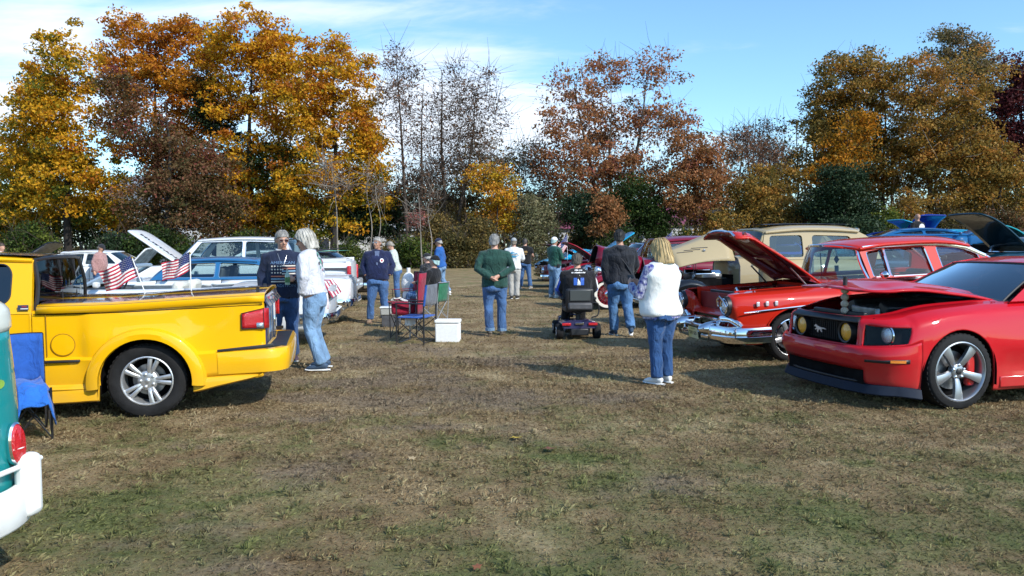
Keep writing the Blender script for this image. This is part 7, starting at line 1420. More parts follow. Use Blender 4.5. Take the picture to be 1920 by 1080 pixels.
    if glasses:
        gl = MB(); 
        for s_ in (-1, 1):
            gl.tube([Hp(s_ * .034 + .024 * math.cos(a_), .092, .018 + .017 * math.sin(a_)) for a_ in np.linspace(0, 2 * PI, 13)], .0022, 5, False); gl.tube([Hp(s_ * .058, .090, .022), Hp(s_ * .080, .03, .020), Hp(s_ * .082, -.02, .012)], .0022, 5, False)
        gl.tube([Hp(-.011, .094, .02), Hp(.011, .094, .02)], .002, 4); go = gl.build('glasses', STEEL, root)
        for s_ in (-1, 1): MB().ell(Hp(s_ * .034, .0905, .018), (.023, .003, .016), 14, 6, Mh).build('lens', glasses, go)
    if detail and turn + yaw % 360 > 60:
        for s_ in (-1, 1): MB().ell(Hp(s_ * .034, .081, .020), (.012, .006, .006), 10, 6, Mh).build('eye', mat('eye', (.09, .07, .06), .3), root)
        MB().tube([Hp(-.024, .0905, -.058), Hp(0, .0955, -.060), Hp(.024, .0905, -.058)], .0028, 5).build('lips', mat('lip', (.30, .10, .08), .6), root)
        eb = MB(); [eb.tube([Hp(s_ * .014, .094, .042), Hp(s_ * .036, .092, .048), Hp(s_ * .058, .078, .042)], .0035, 5) for s_ in (-1, 1)]; eb.build('eyebrow', mat('grey_brow', (.28, .25, .22), .8), root)
    if beard: MB().ell(Hp(0, .070, -.040), (.034, .024, .010), 12, 6, Mh).build('moustache', beard, root)
    root['_T'] = 0; return root, T, Hp, tob, pob
def Wp(root): return Matrix.LocRotScale(root.location, root.rotation_euler, root.scale)
def prn(root, ob, m, shapes, org, ux, uy, name='print', off=.006):
    bv = bvh_of([ob]); return decal(name, m, root, bv, *shapes, org, ux, uy, off, .6)
CW = cloth('white_cotton', (.72, .72, .72), .05, .6); CNAVY = cloth('navy_fleece', (.012, .018, .06), .25, .7); GRN = cloth('green_knit', (.018, .06, .048), .22, .7); BLKC = cloth('black_cloth', (.010, .010, .012), .3, .7)
TAND = mat('tan_suede', (.26, .17, .11), .9, noise_amt=.2); SHBLK = mat('black_shoe', (.02, .02, .022), .5); SHNAVY = mat('navy_shoe', (.03, .06, .11), .7, noise_amt=.2); GREYHAIR = (.24, .23, .215)
HOLD = 'hold'

# two men talking behind the yellow pickup
p, T, Hp, tob, _ = person('grey haired man in navy sweater with flag print and sunglasses holding a bottle', (-3.12, 10.75), 196, 1.80, 1.12, lean=(2, 0), turn=14, nod=12, arms={1: ((.27, -.02, 1.16), (.255, .08, .93)), -1: ((-.27, .03, 1.13), (-.13, .27, 1.12))}, top=cloth('navy_sweater', (.012, .02, .05), .2, .6), topx='sweater', pants=DENIM_D, shoe=mat('plum_shoe', (.06, .035, .05), .7), hair=('short', GREYHAIR), glasses=mat('dark_lens', (.05, .012, .01), .08, coat=1), collar=CW, hands=('none', HOLD), seed=1)
vs, fs = text2d('AMERICAN', .050, (1.25, 1)); prn(p, tob, mat('sweater_blue_print', (.12, .22, .38), .8), (vs, fs), T((0, .5, 1.335)), (-1, 0, 0), (0, 0, 1), 'chest_lettering'); vs, fs = text2d('TRADITION', .050, (1.2, 1)); prn(p, tob, MATS['sweater_blue_print'], (vs, fs), T((0, .5, 1.035)), (-1, 0, 0), (0, 0, 1), 'chest_lettering')
cols = [mat('print_cream', (.60, .55, .48), .8), mat('print_rust', (.45, .16, .10), .8), mat('print_sky', (.20, .36, .50), .8)]
for k in range(7):
    x0 = -.15 if k >= 4 else -.01
    prn(p, tob, cols[k % 3], quadgrid(x0, .16, -.008, .008, 8, 1), T((0, .5, 1.295 - k * .034)), (-1, 0, 0), (0, 0, 1), 'chest_stripe')
for i in range(4):
    for j in range(3): prn(p, tob, cols[0], ([(.012 * math.cos(a_), .012 * math.sin(a_)) for a_ in np.linspace(0, 2 * PI, 7)[:-1]], [tuple(range(6))]), T((.135 - i * .036, .5, 1.29 - j * .042)), (-1, 0, 0), (0, 0, 1), 'chest_star')
MB().tube([T((-.06, .09, 1.44)), T((-.035, .15, 1.36)), T((0, .172, 1.25)), T((.035, .15, 1.36)), T((.06, .09, 1.44))], .0025, 4).build('necklace', ALLOY, p); MB().ell(T((0, .178, 1.235)), (.014, .006, .02), 10, 6).build('pendant', ALLOY, p)
Mw = Wp(p); hp = Mw @ T((-.055, .36, 1.12)); bt = thing('bottle', 'green labelled drink bottle held by the man in the flag sweater', 'bottle', hp - Vector((0, 0, .07)))
MB().lathe([(.001, 0), (.031, 0), (.033, .01), (.033, .115), (.026, .14), (.013, .165), (.012, .20)], (0, 0, 0), 'Z', 20).build('glass_body', mat('pale_green_glass', (.35, .48, .36), .1, coat=1), bt); MB().lathe([(.0335, .03), (.0345, .03), (.0345, .10), (.0335, .10)], (0, 0, 0), 'Z', 20).build('label_band', mat('green_paper_label', (.10, .22, .07), .6, noise_amt=.5, noise_scale=60), bt); MB().lathe([(.001, .212), (.014, .21), (.0145, .192), (.013, .19)], (0, 0, 0), 'Z', 14).build('cap', ALLOY, bt)
p, T, Hp, tob, _ = person('white haired man in pale sweatshirt and light jeans leaning in to talk, hand in pocket', (-2.52, 10.05), 84, 1.80, 1.04, lean=(9, 2), turn=14, nod=8, arms={1: ((.25, -.03, 1.17), (.19, .07, .97)), -1: ((-.25, .0, 1.16), (-.19, .10, .955))}, legs={1: ((.11, .05, .50), (.15, -.06, .085), 0), -1: ((-.10, .03, .50), (-.13, -.12, .085), 0)}, top=cloth('pale_grey_sweatshirt', (.55, .56, .62), .06, .7), topx='sweatshirt', pants=DENIM_L, shoe=SHNAVY, hair=('long', (.42, .40, .355)), glasses=mat('clear_lens_round', (.4, .4, .42), .1, coat=1), beard=mat('white_moustache', (.6, .58, .55), .9), hem=.93, seed=2, hands=('relax', 'none'))
g = random.Random(4)
for k in range(26):
    c_ = g.choice([mat('pr_pink', (.5, .12, .18), .8), mat('pr_green', (.12, .35, .28), .8), mat('pr_black', (.05, .05, .06), .8), mat('pr_grey', (.25, .22, .25), .8)]); u, v = g.gauss(0, .045), g.gauss(0, .08); s1 = g.uniform(.008, .022)
    prn(p, tob, c_, ([(u + s1 * math.cos(a_) * g.uniform(.6, 1.2), v + 1.4 * s1 * math.sin(a_)) for a_ in np.linspace(0, 2 * PI, 7)[:-1]], [tuple(range(6))]), T((.02, -.5, 1.26)), (1, 0, 0), (0, 0, 1), 'back_print')
# man in navy zip jacket looking to the side
p, T, Hp, tob, _ = person('balding man in open navy zip jacket with round badge standing with hands in pockets', (-2.72, 16.0), 186, 1.76, 1.2, turn=-28, nod=2, arms={1: ((.30, -.04, 1.16), (.24, .09, .97)), -1: ((-.30, -.04, 1.16), (-.24, .09, .97))}, legs={1: ((.13, .02, .50), (.17, -.0, .085)), -1: ((-.12, .02, .50), (-.14, -.02, .085))}, top=CNAVY, topx='jacket', pants=DENIM, shoe=TAND, sole=mat('tan_sole', (.2, .13, .09), .8), hair=('thin', (.30, .28, .26)), glasses=mat('clear_lens_round', (.4, .4, .42), .1), skin=SKIN2, hands=('none', 'none'), hood=True, seed=3, hem=.88)
prn(p, tob, cloth('grey_tee', (.10, .13, .22), .1), ([(-.05, .14), (.05, .14), (.012, -.14), (-.012, -.14)], [(0, 1, 2, 3)]), T((0, .5, 1.32)), (-1, 0, 0), (0, 0, 1), 'undershirt', .01); prn(p, tob, WHITEPL, ([(.038 * math.cos(a_), .042 * math.sin(a_)) for a_ in np.linspace(0, 2 * PI, 19)[:-1]], [tuple(range(18))]), T((-.095, .5, 1.27)), (-1, 0, 0), (0, 0, 1), 'round_badge', .008)
prn(p, tob, mat('badge_red', (.4, .02, .03), .5), quadgrid(-.018, .018, -.02, .02), T((-.095, .5, 1.27)), (-1, 0, 0), (0, 0, 1), 'badge_mark', .011)
MB().tube([T((0, .14, 1.16)), T((0, .158, 1.05)), T((0, .15, .93))], .004, 4).build('zip', STEEL, p)
person('stooping man in pale patterned jacket behind the navy jacketed man', (-3.30, 22.6), 95, 1.72, 1.0, lean=(14, 0), nod=20, arms={1: ((.24, .0, 1.14), (.2, .2, 1.05)), -1: ((-.24, 0, 1.14), (-.2, .2, 1.05))}, top=cloth('pale_checked_cotton', (.50, .55, .50), .2, .6, sc=30), topx='jacket', hair=('short', (.22, .19, .16)), seed=4, detail=0)
person('man in royal blue jacket and navy cap walking left near the seated group', (-2.22, 24.7), 80, 1.80, 1.08, lean=(5, 0), nod=10, arms={1: ((.25, -.06, 1.14), (.25, .02, .92)), -1: ((-.25, .05, 1.14), (-.22, .2, 1.0))}, legs={1: ((.1, -.02, .50), (.11, -.22, .12), -25), -1: ((-.1, .12, .50), (-.11, .08, .085))}, top=cloth('royal_blue_cloth', (.02, .10, .33), .15, .6), topx='jacket', pants=DENIM_L, hair=('short', (.3, .28, .26)), hat=('cap', cloth('navy_cap_cloth', (.015, .02, .06))), skin=SKIN2, seed=5, detail=0)
# green pullover man, hands clasped behind
p, T, Hp, tob, _ = person('grey haired man in dark green pullover walking away with hands clasped behind his back', (-.30, 13.75), 2, 1.77, 1.18, turn=-12, arms={1: ((.31, -.07, 1.15), (.065, -.20, 1.03)), -1: ((-.31, -.07, 1.15), (-.055, -.205, 1.00))}, legs={1: ((.12, .03, .50), (.12, .06, .09)), -1: ((-.11, -.01, .50), (-.09, -.17, .12), -30)}, top=GRN, topx='pullover', pants=DENIM, shoe=mat('grey_shoe', (.25, .23, .20), .8), sole=mat('brown_sole', (.12, .09, .06), .8), hair=('short', (.25, .245, .235)), cuff=True, hem=.83, seed=6, skin=SKIN)
p, T, Hp, tob, _ = person('man in white sweatshirt with blue back print and grey beanie behind the green pullover', (.06, 22.9), -4, 1.78, 1.05, arms={1: ((.26, .02, 1.15), (.24, .2, 1.1)), -1: ((-.26, -.02, 1.15), (-.25, .08, .93))}, legs={1: ((.09, .03, .50), (.08, .0, .085)), -1: ((-.09, .03, .50), (-.07, .05, .085))}, top=CW, topx='sweatshirt', pants=cloth('pale_trousers', (.42, .41, .38), .06), shoe=SHBLK, hair=('short', (.2, .16, .12)), hat=('beanie', cloth('grey_knit', (.28, .29, .30))), seed=7, detail=0)
PB = mat('print_turquoise', (.03, .28, .48), .8)
for u, v, w_, h_, c_ in ((0, 1.30, .11, .022, PB), (.0, 1.265, .12, .014, mat('print_tan', (.4, .25, .1), .8)), (.02, 1.235, .12, .026, PB), (-.03, 1.33, .05, .012, PB), (0, 1.195, .08, .010, PB)): prn(p, tob, c_, ([(u + w_ * math.cos(a_) * (1 + .2 * math.sin(3 * a_)), h_ * math.sin(a_)) for a_ in np.linspace(0, 2 * PI, 15)[:-1]], [tuple(range(14))]), T((0, -.5, v)), (1, 0, 0), (0, 0, 1), 'back_print', .008)
p, T, Hp, tob, _ = person('man in black tee shirt and jeans standing with his back turned at the lane end', (.48, 28.4), -12, 1.80, 1.1, turn=-10, arms={1: ((.27, -.0, 1.15), (.24, .18, 1.12)), -1: ((-.27, 0, 1.15), (-.24, .18, 1.05))}, legs={1: ((.13, .02, .50), (.18, .0, .085)), -1: ((-.12, .02, .50), (-.17, .02, .085))}, top=BLKC, topx='tee_shirt', sleeve=.36, hair=('buzz', (.05, .04, .035)), shoe=mat('grey_shoe', (.25, .23, .20), .8), seed=8, detail=0)
for v, w_, h_ in ((1.30, .10, .014), (1.27, .11, .02), (1.20, .08, .012)): prn(p, tob, mat('print_tan', (.4, .25, .1), .8), quadgrid(-w_, w_, -h_, h_, 3, 1), T((0, -.5, v)), (1, 0, 0), (0, 0, 1), 'back_print', .008)
p, T, Hp, tob, _ = person('man in dark green satin jacket and white cap looking at the red cars', (1.26, 23.4), -48, 1.80, 1.1, lean=(0, 0), nod=5, arms={1: ((.25, .05, 1.15), (.12, .27, 1.14)), -1: ((-.25, .05, 1.15), (-.08, .28, 1.12))}, top=cloth('green_satin', (.012, .075, .055), .2, .8, rough=.5), topx='jacket', pants=DENIM_L, hair=('short', (.36, .53, .50)), hat=('cap', CW), skin=SKIN2, collar=CW, hem=.92, seed=9, detail=0)
MB().box(tuple(T((.19, -.03, .92))), (.05, .09, .11)).build('belt_pouch', BLACK, p, bevel=.01)
# man in black hooded jacket walking away
p, T, Hp, tob, _ = person('dark haired man in black hooded jacket and jeans walking away by the maroon car', (1.86, 13.5), 6, 1.83, 1.28, turn=-16, lean=(2, -1), arms={1: ((.27, .02, 1.15), (.24, .18, 1.02)), -1: ((-.27, -.03, 1.14), (-.25, .02, .89))}, legs={1: ((.10, -.03, .50), (.11, -.26, .16), -45), -1: ((-.11, .06, .50), (-.09, .05, .09))}, top=cloth('black_jacket', (.010, .012, .018), .3, .8, rough=.7), topx='jacket', pants=cloth('mid_blue_denim', (.075, .17, .33), .3, .8, sc=4), shoe=SHNAVY, hair=('short', (.012, .011, .010)), hood=True, hem=.86, skin=SKIN2, seed=10)
MB().tube([T((-.12, -.10, 1.44)), T((-.05, -.15, 1.32)), T((.06, -.155, 1.18)), T((.16, -.12, 1.02))], [(.018, .006)] * 4, 6).build('strap', BLACK, p)
# blonde woman with a phone
FLO = cloth('blue_white_floral_sleeve', (.03, .035, .22), .1, .5, col2=(.50, .52, .62), sc=22)
p, T, Hp, tob, _ = person('blonde woman in white sleeveless vest and floral sleeves looking at her phone', (1.68, 8.86), 36, 1.63, 1.32, female=True, turn=4, nod=10, lean=(1, 0), arms={-1: ((-.285, .10, 1.08), (-.18, .33, 1.20)), 1: ((.27, .08, 1.10), (.0, .33, 1.20))}, legs={1: ((.09, .01, .50), (.10, -.0, .085)), -1: ((-.09, .01, .50), (-.10, -.03, .085))}, top=FLO, topx='floral_blouse', pants=cloth('stretch_denim', (.025, .075, .20), .25, .7, sc=3), shoe=WHITEPL, hair=('bob', (.46, .33, .15)), vest=(cloth('white_quilted_vest', (.78, .78, .75), .03, .25), .83), hem=.80, hands=(HOLD, HOLD), vox=.011, seed=11)
for s_ in (-1, 1): MB().tube([T((s_ * .10, -.168, .99)), T((s_ * .16, -.14, .985))], .003, 4).build('pocket_seam', mat('seam_grey', (.3, .3, .3), .8), p)
Mw = Wp(p); hp = Mw @ T((-.10, .40, 1.24)); ph = thing('phone', 'dark smartphone held up by the blonde woman', 'phone', hp, R(30)); q_ = MB().box((0, 0, 0), (.078, .010, .155)).build('case', BLACK, ph, bevel=.004); q_.rotation_euler = (R(-25), 0, 0)
# right hand background man and others at the sides
person('bald man in dark shirt with white round back print among the raised blue hoods', (14.15, 27.6), 20, 1.80, 1.1, top=BLKC, topx='shirt', hair=None, skin=SKIN2, seed=12, detail=0, z=.78)
MB().lathe([(.001, 0), (.12, 0), (.125, .006), (.001, .008)], axis='Y', n=22).build('back_print', CW, bpy.data.objects[[o.name for o in bpy.data.objects if o.get('label', '').startswith('bald man')][0]]).location = (.03, -.165, 1.27)
person('dark haired man in black coat and white collar at the far left edge', (-14.6, 22.6), 255, 1.72, 1.1, top=BLKC, topx='coat', collar=CW, hair=('short', (.05, .03, .02)), nod=8, seed=13, detail=0, skin=SKIN)
person('man in pink checked shirt and dark cap bending by the open trunk', (-12.35, 23.6), 265, 1.68, 1.25, lean=(8, 0), nod=22, top=cloth('pink_checked_shirt', (.36, .20, .19), .2, .5, sc=25), topx='shirt', hair=('short', (.2, .15, .12)), hat=('cap', cloth('dark_cap_cloth', (.02, .02, .025))), seed=14, detail=0)
person('man in navy shirt seen through the tan sedan rear window', (7.3, 18.6), 160, 1.78, 1.15, top=CNAVY, topx='shirt', hair=('short', (.2, .17, .15)), seed=15, detail=0)

# ------------------------------------------------------------ folding chairs, cooler, scooter
def camp_chair(label, loc, yaw, fab, frame=BLACK, towel=False, arm=None, narrow=1.0, tall=.88, h=1.0, arms=True):
    r = thing('folding_chair', label, 'chair', (*loc, 0), R(yaw)); W_ = .27 * narrow
    for s_ in (-1, 1):
        MB().tube([(s_ * W_, .22, 0), (s_ * W_, .24, .62 * h if arms else .44)], .009, 6).build('leg', frame, r); MB().tube([(s_ * W_, -.22, 0), (s_ * W_, -.27, tall * h)], .009, 6).build('leg', frame, r)
        MB().tube([(s_ * W_, .22, .02), (s_ * W_, -.22, .42)], .007, 6).build('cross_brace', frame, r); MB().tube([(s_ * W_, -.22, .02), (s_ * W_, .22, .42)], .007, 6).build('cross_brace', frame, r)
        if arms: MB().tube([(s_ * W_, .26, .62 * h), (s_ * W_, -.25, .63 * h)], [(.028, .008)] * 2, 8).build('armrest', arm or fab, r)
    for y in (-.22, .22):
        MB().tube([(-W_, y, .02), (W_, y, .42)], .007, 6).build('cross_brace', frame, r); MB().tube([(W_, y, .02), (-W_, y, .42)], .007, 6).build('cross_brace', frame, r)
    MB().grid([[(W_ * u, v, .42 - .05 * (1 - u * u) * (1 - (v / .25) ** 2)) for u in np.linspace(-1, 1, 9)] for v in np.linspace(-.24, .23, 7)]).build('seat', fab, r, solid=.006)
    MB().grid([[(W_ * u, -.22 - .05 * (z - .40) / .5 - .05 * (1 - u * u), z) for u in np.linspace(-1, 1, 9)] for z in np.linspace(.40, tall * h, 7)]).build('backrest', fab, r, solid=.006)
    MB().tube([(W_ * u, -.27 - .05 * (1 - u * u) , tall * h) for u in np.linspace(-1, 1, 7)], .010, 5).build('piping', frame, r)
    return r
BLUEF = cloth('blue_canvas', (.02, .09, .36), .12, .5); REDF = cloth('cranberry_canvas', (.26, .012, .035), .15, .5); GRNF = cloth('green_canvas', (.02, .14, .07), .15, .5); GREYF = cloth('grey_mesh_canvas', (.12, .13, .15), .2, .5)
c = camp_chair('blue folding chair with a blue towel on its seat beside the turquoise van', (-4.01, 6.50), 216, BLUEF, narrow=.48, tall=.84, arms=False)
tw = []
for u in np.linspace(-1, 1, 13): tw.append([(u * .15, v, .47 + .035 * math.sin(u * 5) * .4 - max(0, v - .20) * .95 - max(0, abs(u) - .70) * .6 + .012 * math.sin(9 * v + 3 * u)) for v in np.linspace(-.22, .36, 11)])
t_ = thing('towel', 'bright blue towel draped over the folding chair by the van', 'towel', (-4.01, 6.50, 0), R(216)); MB().grid(tw).build('cloth', cloth('bright_blue_terry', (.02, .13, .50), .15, .7), t_, solid=.012)
# director chair with blue seat in the middle
def director(label, loc, yaw):
    r = thing('director_chair', label, 'chair', (*loc, 0), R(yaw)); T1 = .014
    for s_ in (-1, 1):
        MB().tube([(s_ * .29, .23, 0), (s_ * .29, .23, .64)], T1, 8).build('leg', STEEL if s_ > 0 else BLACK, r); MB().tube([(s_ * .29, -.23, 0), (s_ * .29, -.23, .64), (s_ * .29, -.28, .96)], T1, 8).build('leg', BLACK, r)
        MB().tube([(s_ * .29, .25, .655), (s_ * .29, -.24, .655)], [(.022, .012)] * 2, 8).build('armrest', BLACK, r); MB().tube([(s_ * .29, .23, .04), (s_ * .29, -.23, .40)], .007, 6).build('cross_brace', BLACK, r); MB().tube([(s_ * .29, -.23, .04), (s_ * .29, .23, .40)], .007, 6).build('cross_brace', BLACK, r)
        MB().tube(curve([(s_ * .29, .23, .13), (s_ * .27, .23, .04), (s_ * .2, .23, .02), (0, .23, .02)], 10), .008, 6).build('foot_rail', STEEL, r)
        MB().tube([(s_ * .29, -.22, .03), (-s_ * .0, -.22, .03)], .008, 6).build('foot_rail', BLACK, r)
    MB().box((0, 0, .43), (.56, .44, .022)).build('seat', BLUEF, r, bevel=.008); MB().grid([[(.29 * u, -.245 - .06 * (z - .6) - .04 * (1 - u * u), z) for u in np.linspace(-1, 1, 9)] for z in np.linspace(.62, .95, 6)]).build('backrest', GREYF, r, solid=.012); MB().tube([(-.29, -.235, .62), (-.29, -.28, .95)], .018, 6).build('blue_edge', BLUEF, r); MB().box((.03, .12, .345), (.26, .10, .14)).build('seat_pouch', CW, r, bevel=.02)
director('folding director chair with blue seat, grey back and black metal frame', (-1.55, 12.75), 76)
camp_chair('cranberry folding chair directly behind the director chair', (-1.82, 13.6), 84, REDF, tall=1.10); camp_chair('farther cranberry folding chair with narrow cup pocket back', (-2.25, 17.0), 120, REDF, tall=1.0)
camp_chair('green folding chair holding the man in black shirt', (-1.68, 16.6), 70, GRNF, frame=ALLOY, tall=.80)
camp_chair('cranberry folding chair under the leather jacketed man', (-2.15, 20.4), 100, REDF, tall=.86)
bg = thing('red_bag', 'red zipped cooler bag with white papers on the seat of the nearest cranberry chair', 'bag', (-1.88, 13.58, 0), R(10)); MB().box((0, 0, .51), (.40, .30, .20)).build('body', REDF, bg, bevel=.03); MB().box((.05, -.05, .63), (.2, .16, .03), Matrix.Rotation(R(20), 3, 'Y')).build('paper', CW, bg); MB().tube([(-.18, -.155, .59), (-.1, -.162, .51), (.1, -.162, .51), (.18, -.155, .59)], .008, 5).build('strap', BLACK, bg)
bx = thing('storage_tub', 'small clear plastic tub with white lid on the ground by the cranberry chair', 'tub', (-2.35, 15.3, 0), R(5)); MB().box((0, 0, .30), (.40, .28, .14)).build('tub', mat('cloudy_plastic', (.35, .35, .32), .5), bx, bevel=.02); MB().box((0, 0, .38), (.43, .31, .025)).build('lid', WHITEPL, bx, bevel=.008); MB().box((0, 0, .115), (.36, .25, .23)).build('crate_base', GREYPL, bx, bevel=.01)
pk = thing('white_sack', 'white plastic sack standing among the seated people', 'sack', (-2.75, 21.0, 0), 0); MB().ell((0, 0, .55), (.20, .16, .32), 16, 10).ell((.02, 0, .2), (.22, .18, .2), 16, 8).build('bag', CW, pk); MB().lathe([(.001, .98), (.05, .98), (.05, .86), (.06, .80), (.02, .78)], (.0, 0, 0), 'Z', 12).build('knotted_top', WHITEPL, pk)
cl_ = thing('foam_cooler', 'plain white foam cooler on the grass right of the director chair', 'cooler', (-1.05, 12.85, 0), R(-4)); MB().box((0, 0, .155), (.39, .27, .31)).build('box', FOAM, cl_, bevel=.018); MB().box((0, 0, .34), (.41, .29, .055)).build('lid', FOAM, cl_, bevel=.016)
seatL = {1: ((.10, .40, .50), (.12, .42, .09)), -1: ((-.10, .40, .50), (-.12, .44, .09))}
def seated(label, loc, yaw, sz, **k):
    L = {1: ((.13, .42, .90), (.14, .50, .50 - 0), 0), -1: ((-.13, .42, .90), (-.14, .52, .50), 0)}
    r = person(label, loc, yaw, legs=L, seat=True, z=sz - .89, **k); return r
seated('seated man in black shirt and black cap with grey sides on the green chair', (-1.72, 16.55), 70, .52, h=1.75, girth=1.25, lean=(-10, 0), top=BLKC, topx='shirt', hair=('short', (.36, .53, .52)), hat=('cap', BLKC), arms={1: ((.27, .02, 1.17), (.2, .27, 1.12)), -1: ((-.27, .02, 1.17), (-.2, .27, 1.12))}, skin=SKIN, seed=16, detail=0)
seated('seated man in black leather jacket and cap farther back', (-2.15, 20.4), 65, .52, h=1.75, girth=1.15, lean=(4, 0), top=cloth('black_leather', (.012, .013, .016), .3, .9, rough=.35), topx='jacket', hair=('short', (.34, .33, .32)), hat=('cap', cloth('dark_cap_cloth', (.02, .02, .025))), arms={1: ((.27, .08, 1.17), (.15, .3, 1.12)), -1: ((-.27, .08, 1.17), (-.15, .3, 1.12))}, seed=17, detail=0)

def scooter():
    r = thing('mobility_scooter', 'dark blue mobility scooter with black seat and red tail lamps', 'scooter', (1.10, 13.15, 0), R(4)); BL = paint('scooter_blue_paint', (.006, .014, .085))
    for s_ in (-1, 1):
        for y, rr in ((0, .13), (.82, .12)):
            w = empty('wheel', (s_ * (.315 if y < .5 else .27), y, rr)); w.parent = r; w.rotation_euler = (0, 0, PI / 2)
            MB().lathe([(rr * .6, -.055), (rr * .92, -.055), (rr, -.04), (rr, .04), (rr * .92, .055), (rr * .6, .055)], axis='Y', n=28).build('tyre', RUBBER, w); MB().lathe([(rr * .62, -s_ * .04), (rr * .55, -s_ * .05), (rr * .2, -s_ * .03), (.001, -s_ * .045)], axis='Y', n=20).build('rim', ALLOY, w)
            for k in range(5): a_ = 2 * PI * k / 5; MB().tube([(rr * .15 * math.cos(a_), -s_ * .045, rr * .15 * math.sin(a_)), (rr * .55 * math.cos(a_), -s_ * .052, rr * .55 * math.sin(a_))], .008, 5).build('spoke', ALLOY, w)
    MB().grid([[(x, y, z) for x, z in ((-.27, .18), (-.30, .27), (-.26, .30), (-.15, .325), (.15, .325), (.26, .30), (.30, .27), (.27, .18))] for y in (-.17, -.14, .12, .22)]).build('rear_cowl', BL, r, solid=.02)
    MB().add([(-.25, -.172, .19), (.25, -.172, .19), (.30, -.172, .275), (.15, -.172, .325), (-.15, -.172, .325), (-.30, -.172, .275)], [tuple(range(6))]).build('rear_panel', BL, r, solid=.02, smooth=False)
    for s_ in (-1, 1): MB().box((s_ * .22, -.19, .262), (.15, .02, .045)).build('tail_light', REDLENS, r, bevel=.008)
    MB().box((0, -.19, .27), (.14, .015, .035)).build('rear_badge', CHROME, r, bevel=.004); MB().box((0, -.16, .13), (.30, .08, .12)).build('rear_bumper', BLACK, r, bevel=.02); MB().box((0, .45, .11), (.40, .62, .05)).build('floor_deck', GREYPL, r, bevel=.015); MB().box((0, 0.02, .22), (.36, .26, .18)).build('battery_case', BLACK, r, bevel=.02)
    MB().grid([[(x, y, z) for x, z in ((-.26, .16), (-.22, .30), (0, .36), (.22, .30), (.26, .16))] for y in (.68, .82, .96)]).build('front_cowl', BL, r, solid=.02)
    MB().tube([(0, .74, .3), (0, .62, .85)], .035, 10).build('tiller', BLACK, r); MB().tube([(-.22, .56, .86), (-.1, .60, .90), (.1, .60, .90), (.22, .56, .86)], .014, 8).build('handlebar', BLACK, r)
    MB().lathe([(.04, .30), (.04, .42), (.09, .44), (.09, .46)], (0, .0, 0), 'Z', 16).build('seat_post', BLACK, r); MB().box((0, .06, .50), (.46, .44, .09)).build('seat', BLACK, r, bevel=.03); MB().box((0, -.18, .68), (.46, .09, .36), Matrix.Rotation(R(8), 3, 'X')).build('backrest', BLACK, r, bevel=.04, seg=3)
    MB().box((0, -.24, .74), (.34, .02, .18), Matrix.Rotation(R(8), 3, 'X')).build('back_pocket', mat('grey_vinyl', (.07, .08, .08), .35), r, bevel=.008); MB().box((0, -.22, .56), (.40, .10, .12)).build('rear_basket', GREYPL, r, bevel=.03); MB().tube(curve([(.22, -.12, .62), (.31, -.14, .60), (.33, -.14, .50), (.30, -.16, .40), (.20, -.16, .37)], 12), .012, 8).build('armrest_tube', BLACK, r)
    for s_ in (-1, 1): MB().box((s_ * .27, .06, .68), (.06, .30, .05)).build('armrest', BLACK, r, bevel=.015)
scooter()
JK = cloth('black_team_jacket', (.012, .012, .015), .3, .6)
p, T, Hp, tob, _ = seated('man in black and blue team jacket riding the mobility scooter', (1.10, 13.20), 4, .55, h=1.78, girth=1.32, lean=(6, 0), turn=-8, top=JK, topx='jacket', pants=BLKC, shoe=mat('grey_shoe', (.25, .23, .20), .8), hair=('short', (.09, .075, .06)), arms={1: ((.29, .10, 1.16), (.24, .30, 1.08)), -1: ((-.29, .10, 1.16), (-.24, .30, 1.08))}, skin=SKIN, seed=18)
vs, fs = text2d('ridin one', .034, bold=.002); prn(p, tob, CW, (vs, fs), T((0, -.5, 1.415)), (1, 0, 0), (0, 0, 1), 'jacket_lettering', .006); vs, fs = text2d('at a wheelstander', .032, bold=.002); prn(p, tob, CW, (vs, fs), T((0, -.5, 1.375)), (1, 0, 0), (0, 0, 1), 'jacket_lettering', .006)
LB = mat('emblem_blue', (.03, .12, .50), .6)
prn(p, tob, LB, quadgrid(-.085, -.028, -.07, .05, 1, 3), T((0, -.5, 1.24)), (1, 0, 0), (0, 0, 1), 'emblem_bar', .006); prn(p, tob, LB, quadgrid(.028, .085, -.07, .05, 1, 3), T((0, -.5, 1.24)), (1, 0, 0), (0, 0, 1), 'emblem_bar', .006)
prn(p, tob, CW, ([(-.028, -.07), (.028, -.07), (.028, .03), (.018, .10), (.002, .07), (-.02, .02)], [tuple(range(6))]), T((0, -.5, 1.24)), (1, 0, 0), (0, 0, 1), 'emblem_sail', .008)
SL = cloth('blue_satin_sleeve', (.03, .08, .42), .2, .6)
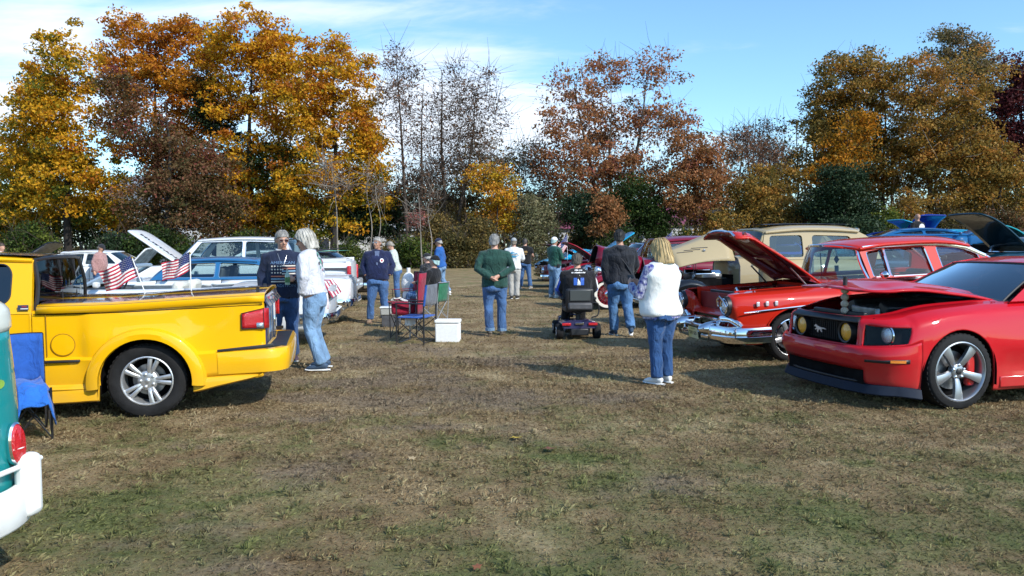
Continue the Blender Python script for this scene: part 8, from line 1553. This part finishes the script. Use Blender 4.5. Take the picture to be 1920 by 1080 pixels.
for s_ in (-1, 1):
    sh_, e_, w_ = T((s_ * .20, -.005, 1.40)), T((s_ * .29, .10, 1.16)), T((s_ * .245, .28, 1.09)); MB().tube([sh_ + Vector((s_ * .015, 0, .012)), (sh_ + e_) / 2 + Vector((s_ * .02, 0, 0)), e_ + Vector((s_ * .01, 0, 0)), w_], [.062, .066, .063, .05], 12).build('blue_sleeve', SL, p); MB().tube([sh_ + Vector((s_ * .055, -.02, -.02)), (sh_ + e_) / 2 + Vector((s_ * .068, -.03, 0)), e_ + Vector((s_ * .055, -.02, .02))], [(.014, .03)] * 3, 8).build('white_sleeve_flash', CW, p)

# ------------------------------------------------------------ fallen leaves
def fallen():
    g = random.Random(8); proto = None; star = []
    for k in range(10): a_ = k * PI / 5; rr = (1.0, .62)[k % 2] * (1 if k != 5 else .6); star.append((rr * math.cos(a_), rr * math.sin(a_), .14 * (1 - k % 2) * math.sin(k)))
    me = bpy.data.meshes.new('fallen_leaf'); me.from_pydata([(0, 0, .05)] + star, [], [(0, i + 1, (i + 1) % 10 + 1) for i in range(10)]); ms = [mat('leaf_yellow', (.62, .42, .03), .6), mat('leaf_rust', (.20, .07, .03), .7), mat('leaf_tan', (.36, .27, .15), .8)]; variants = []
    for m_ in ms: q = me.copy(); q.materials.append(m_); variants.append(q)
    spots = [(966, 825, 0, .06, 'bright yellow maple leaf lying on the bare patch in mid lane'), (768, 863, 2, .035, 'small yellow leaf crumpled left of the bright maple leaf'), (1318, 697, 2, .05, 'pale tan leaf lying right of the blonde woman'), (898, 806, 2, .03, 'tiny pale leaf scrap just left of the yellow maple leaf'), (1030, 846, 1, .07, 'rust coloured leaf right of the bare patch'), (890, 1070, 1, .028, 'small red leaf at the bottom of the picture')]
    for px, py, v, s1, lb in spots:
        a_, b_ = px - 960, py - 540; Y0 = None; rd = (b_ / F_PX); yy = CAM_H / (math.tan(PITCH + math.atan(rd))); x = a_ / F_PX * yy * 1.0; o = bpy.data.objects.new('fallen_leaf', variants[v]); COL.objects.link(o); o.location = (x, yy, .022 + gz(x, yy)); o.scale = (s1, s1, s1); o.rotation_euler = (g.uniform(-.2, .2), g.uniform(-.2, .2), g.uniform(0, 6)); tag(o, lb, 'leaf', 'fallen leaves on the grass')
fallen()

bpy.data.batch_remove(TRASH); bpy.data.scenes.remove(WS)
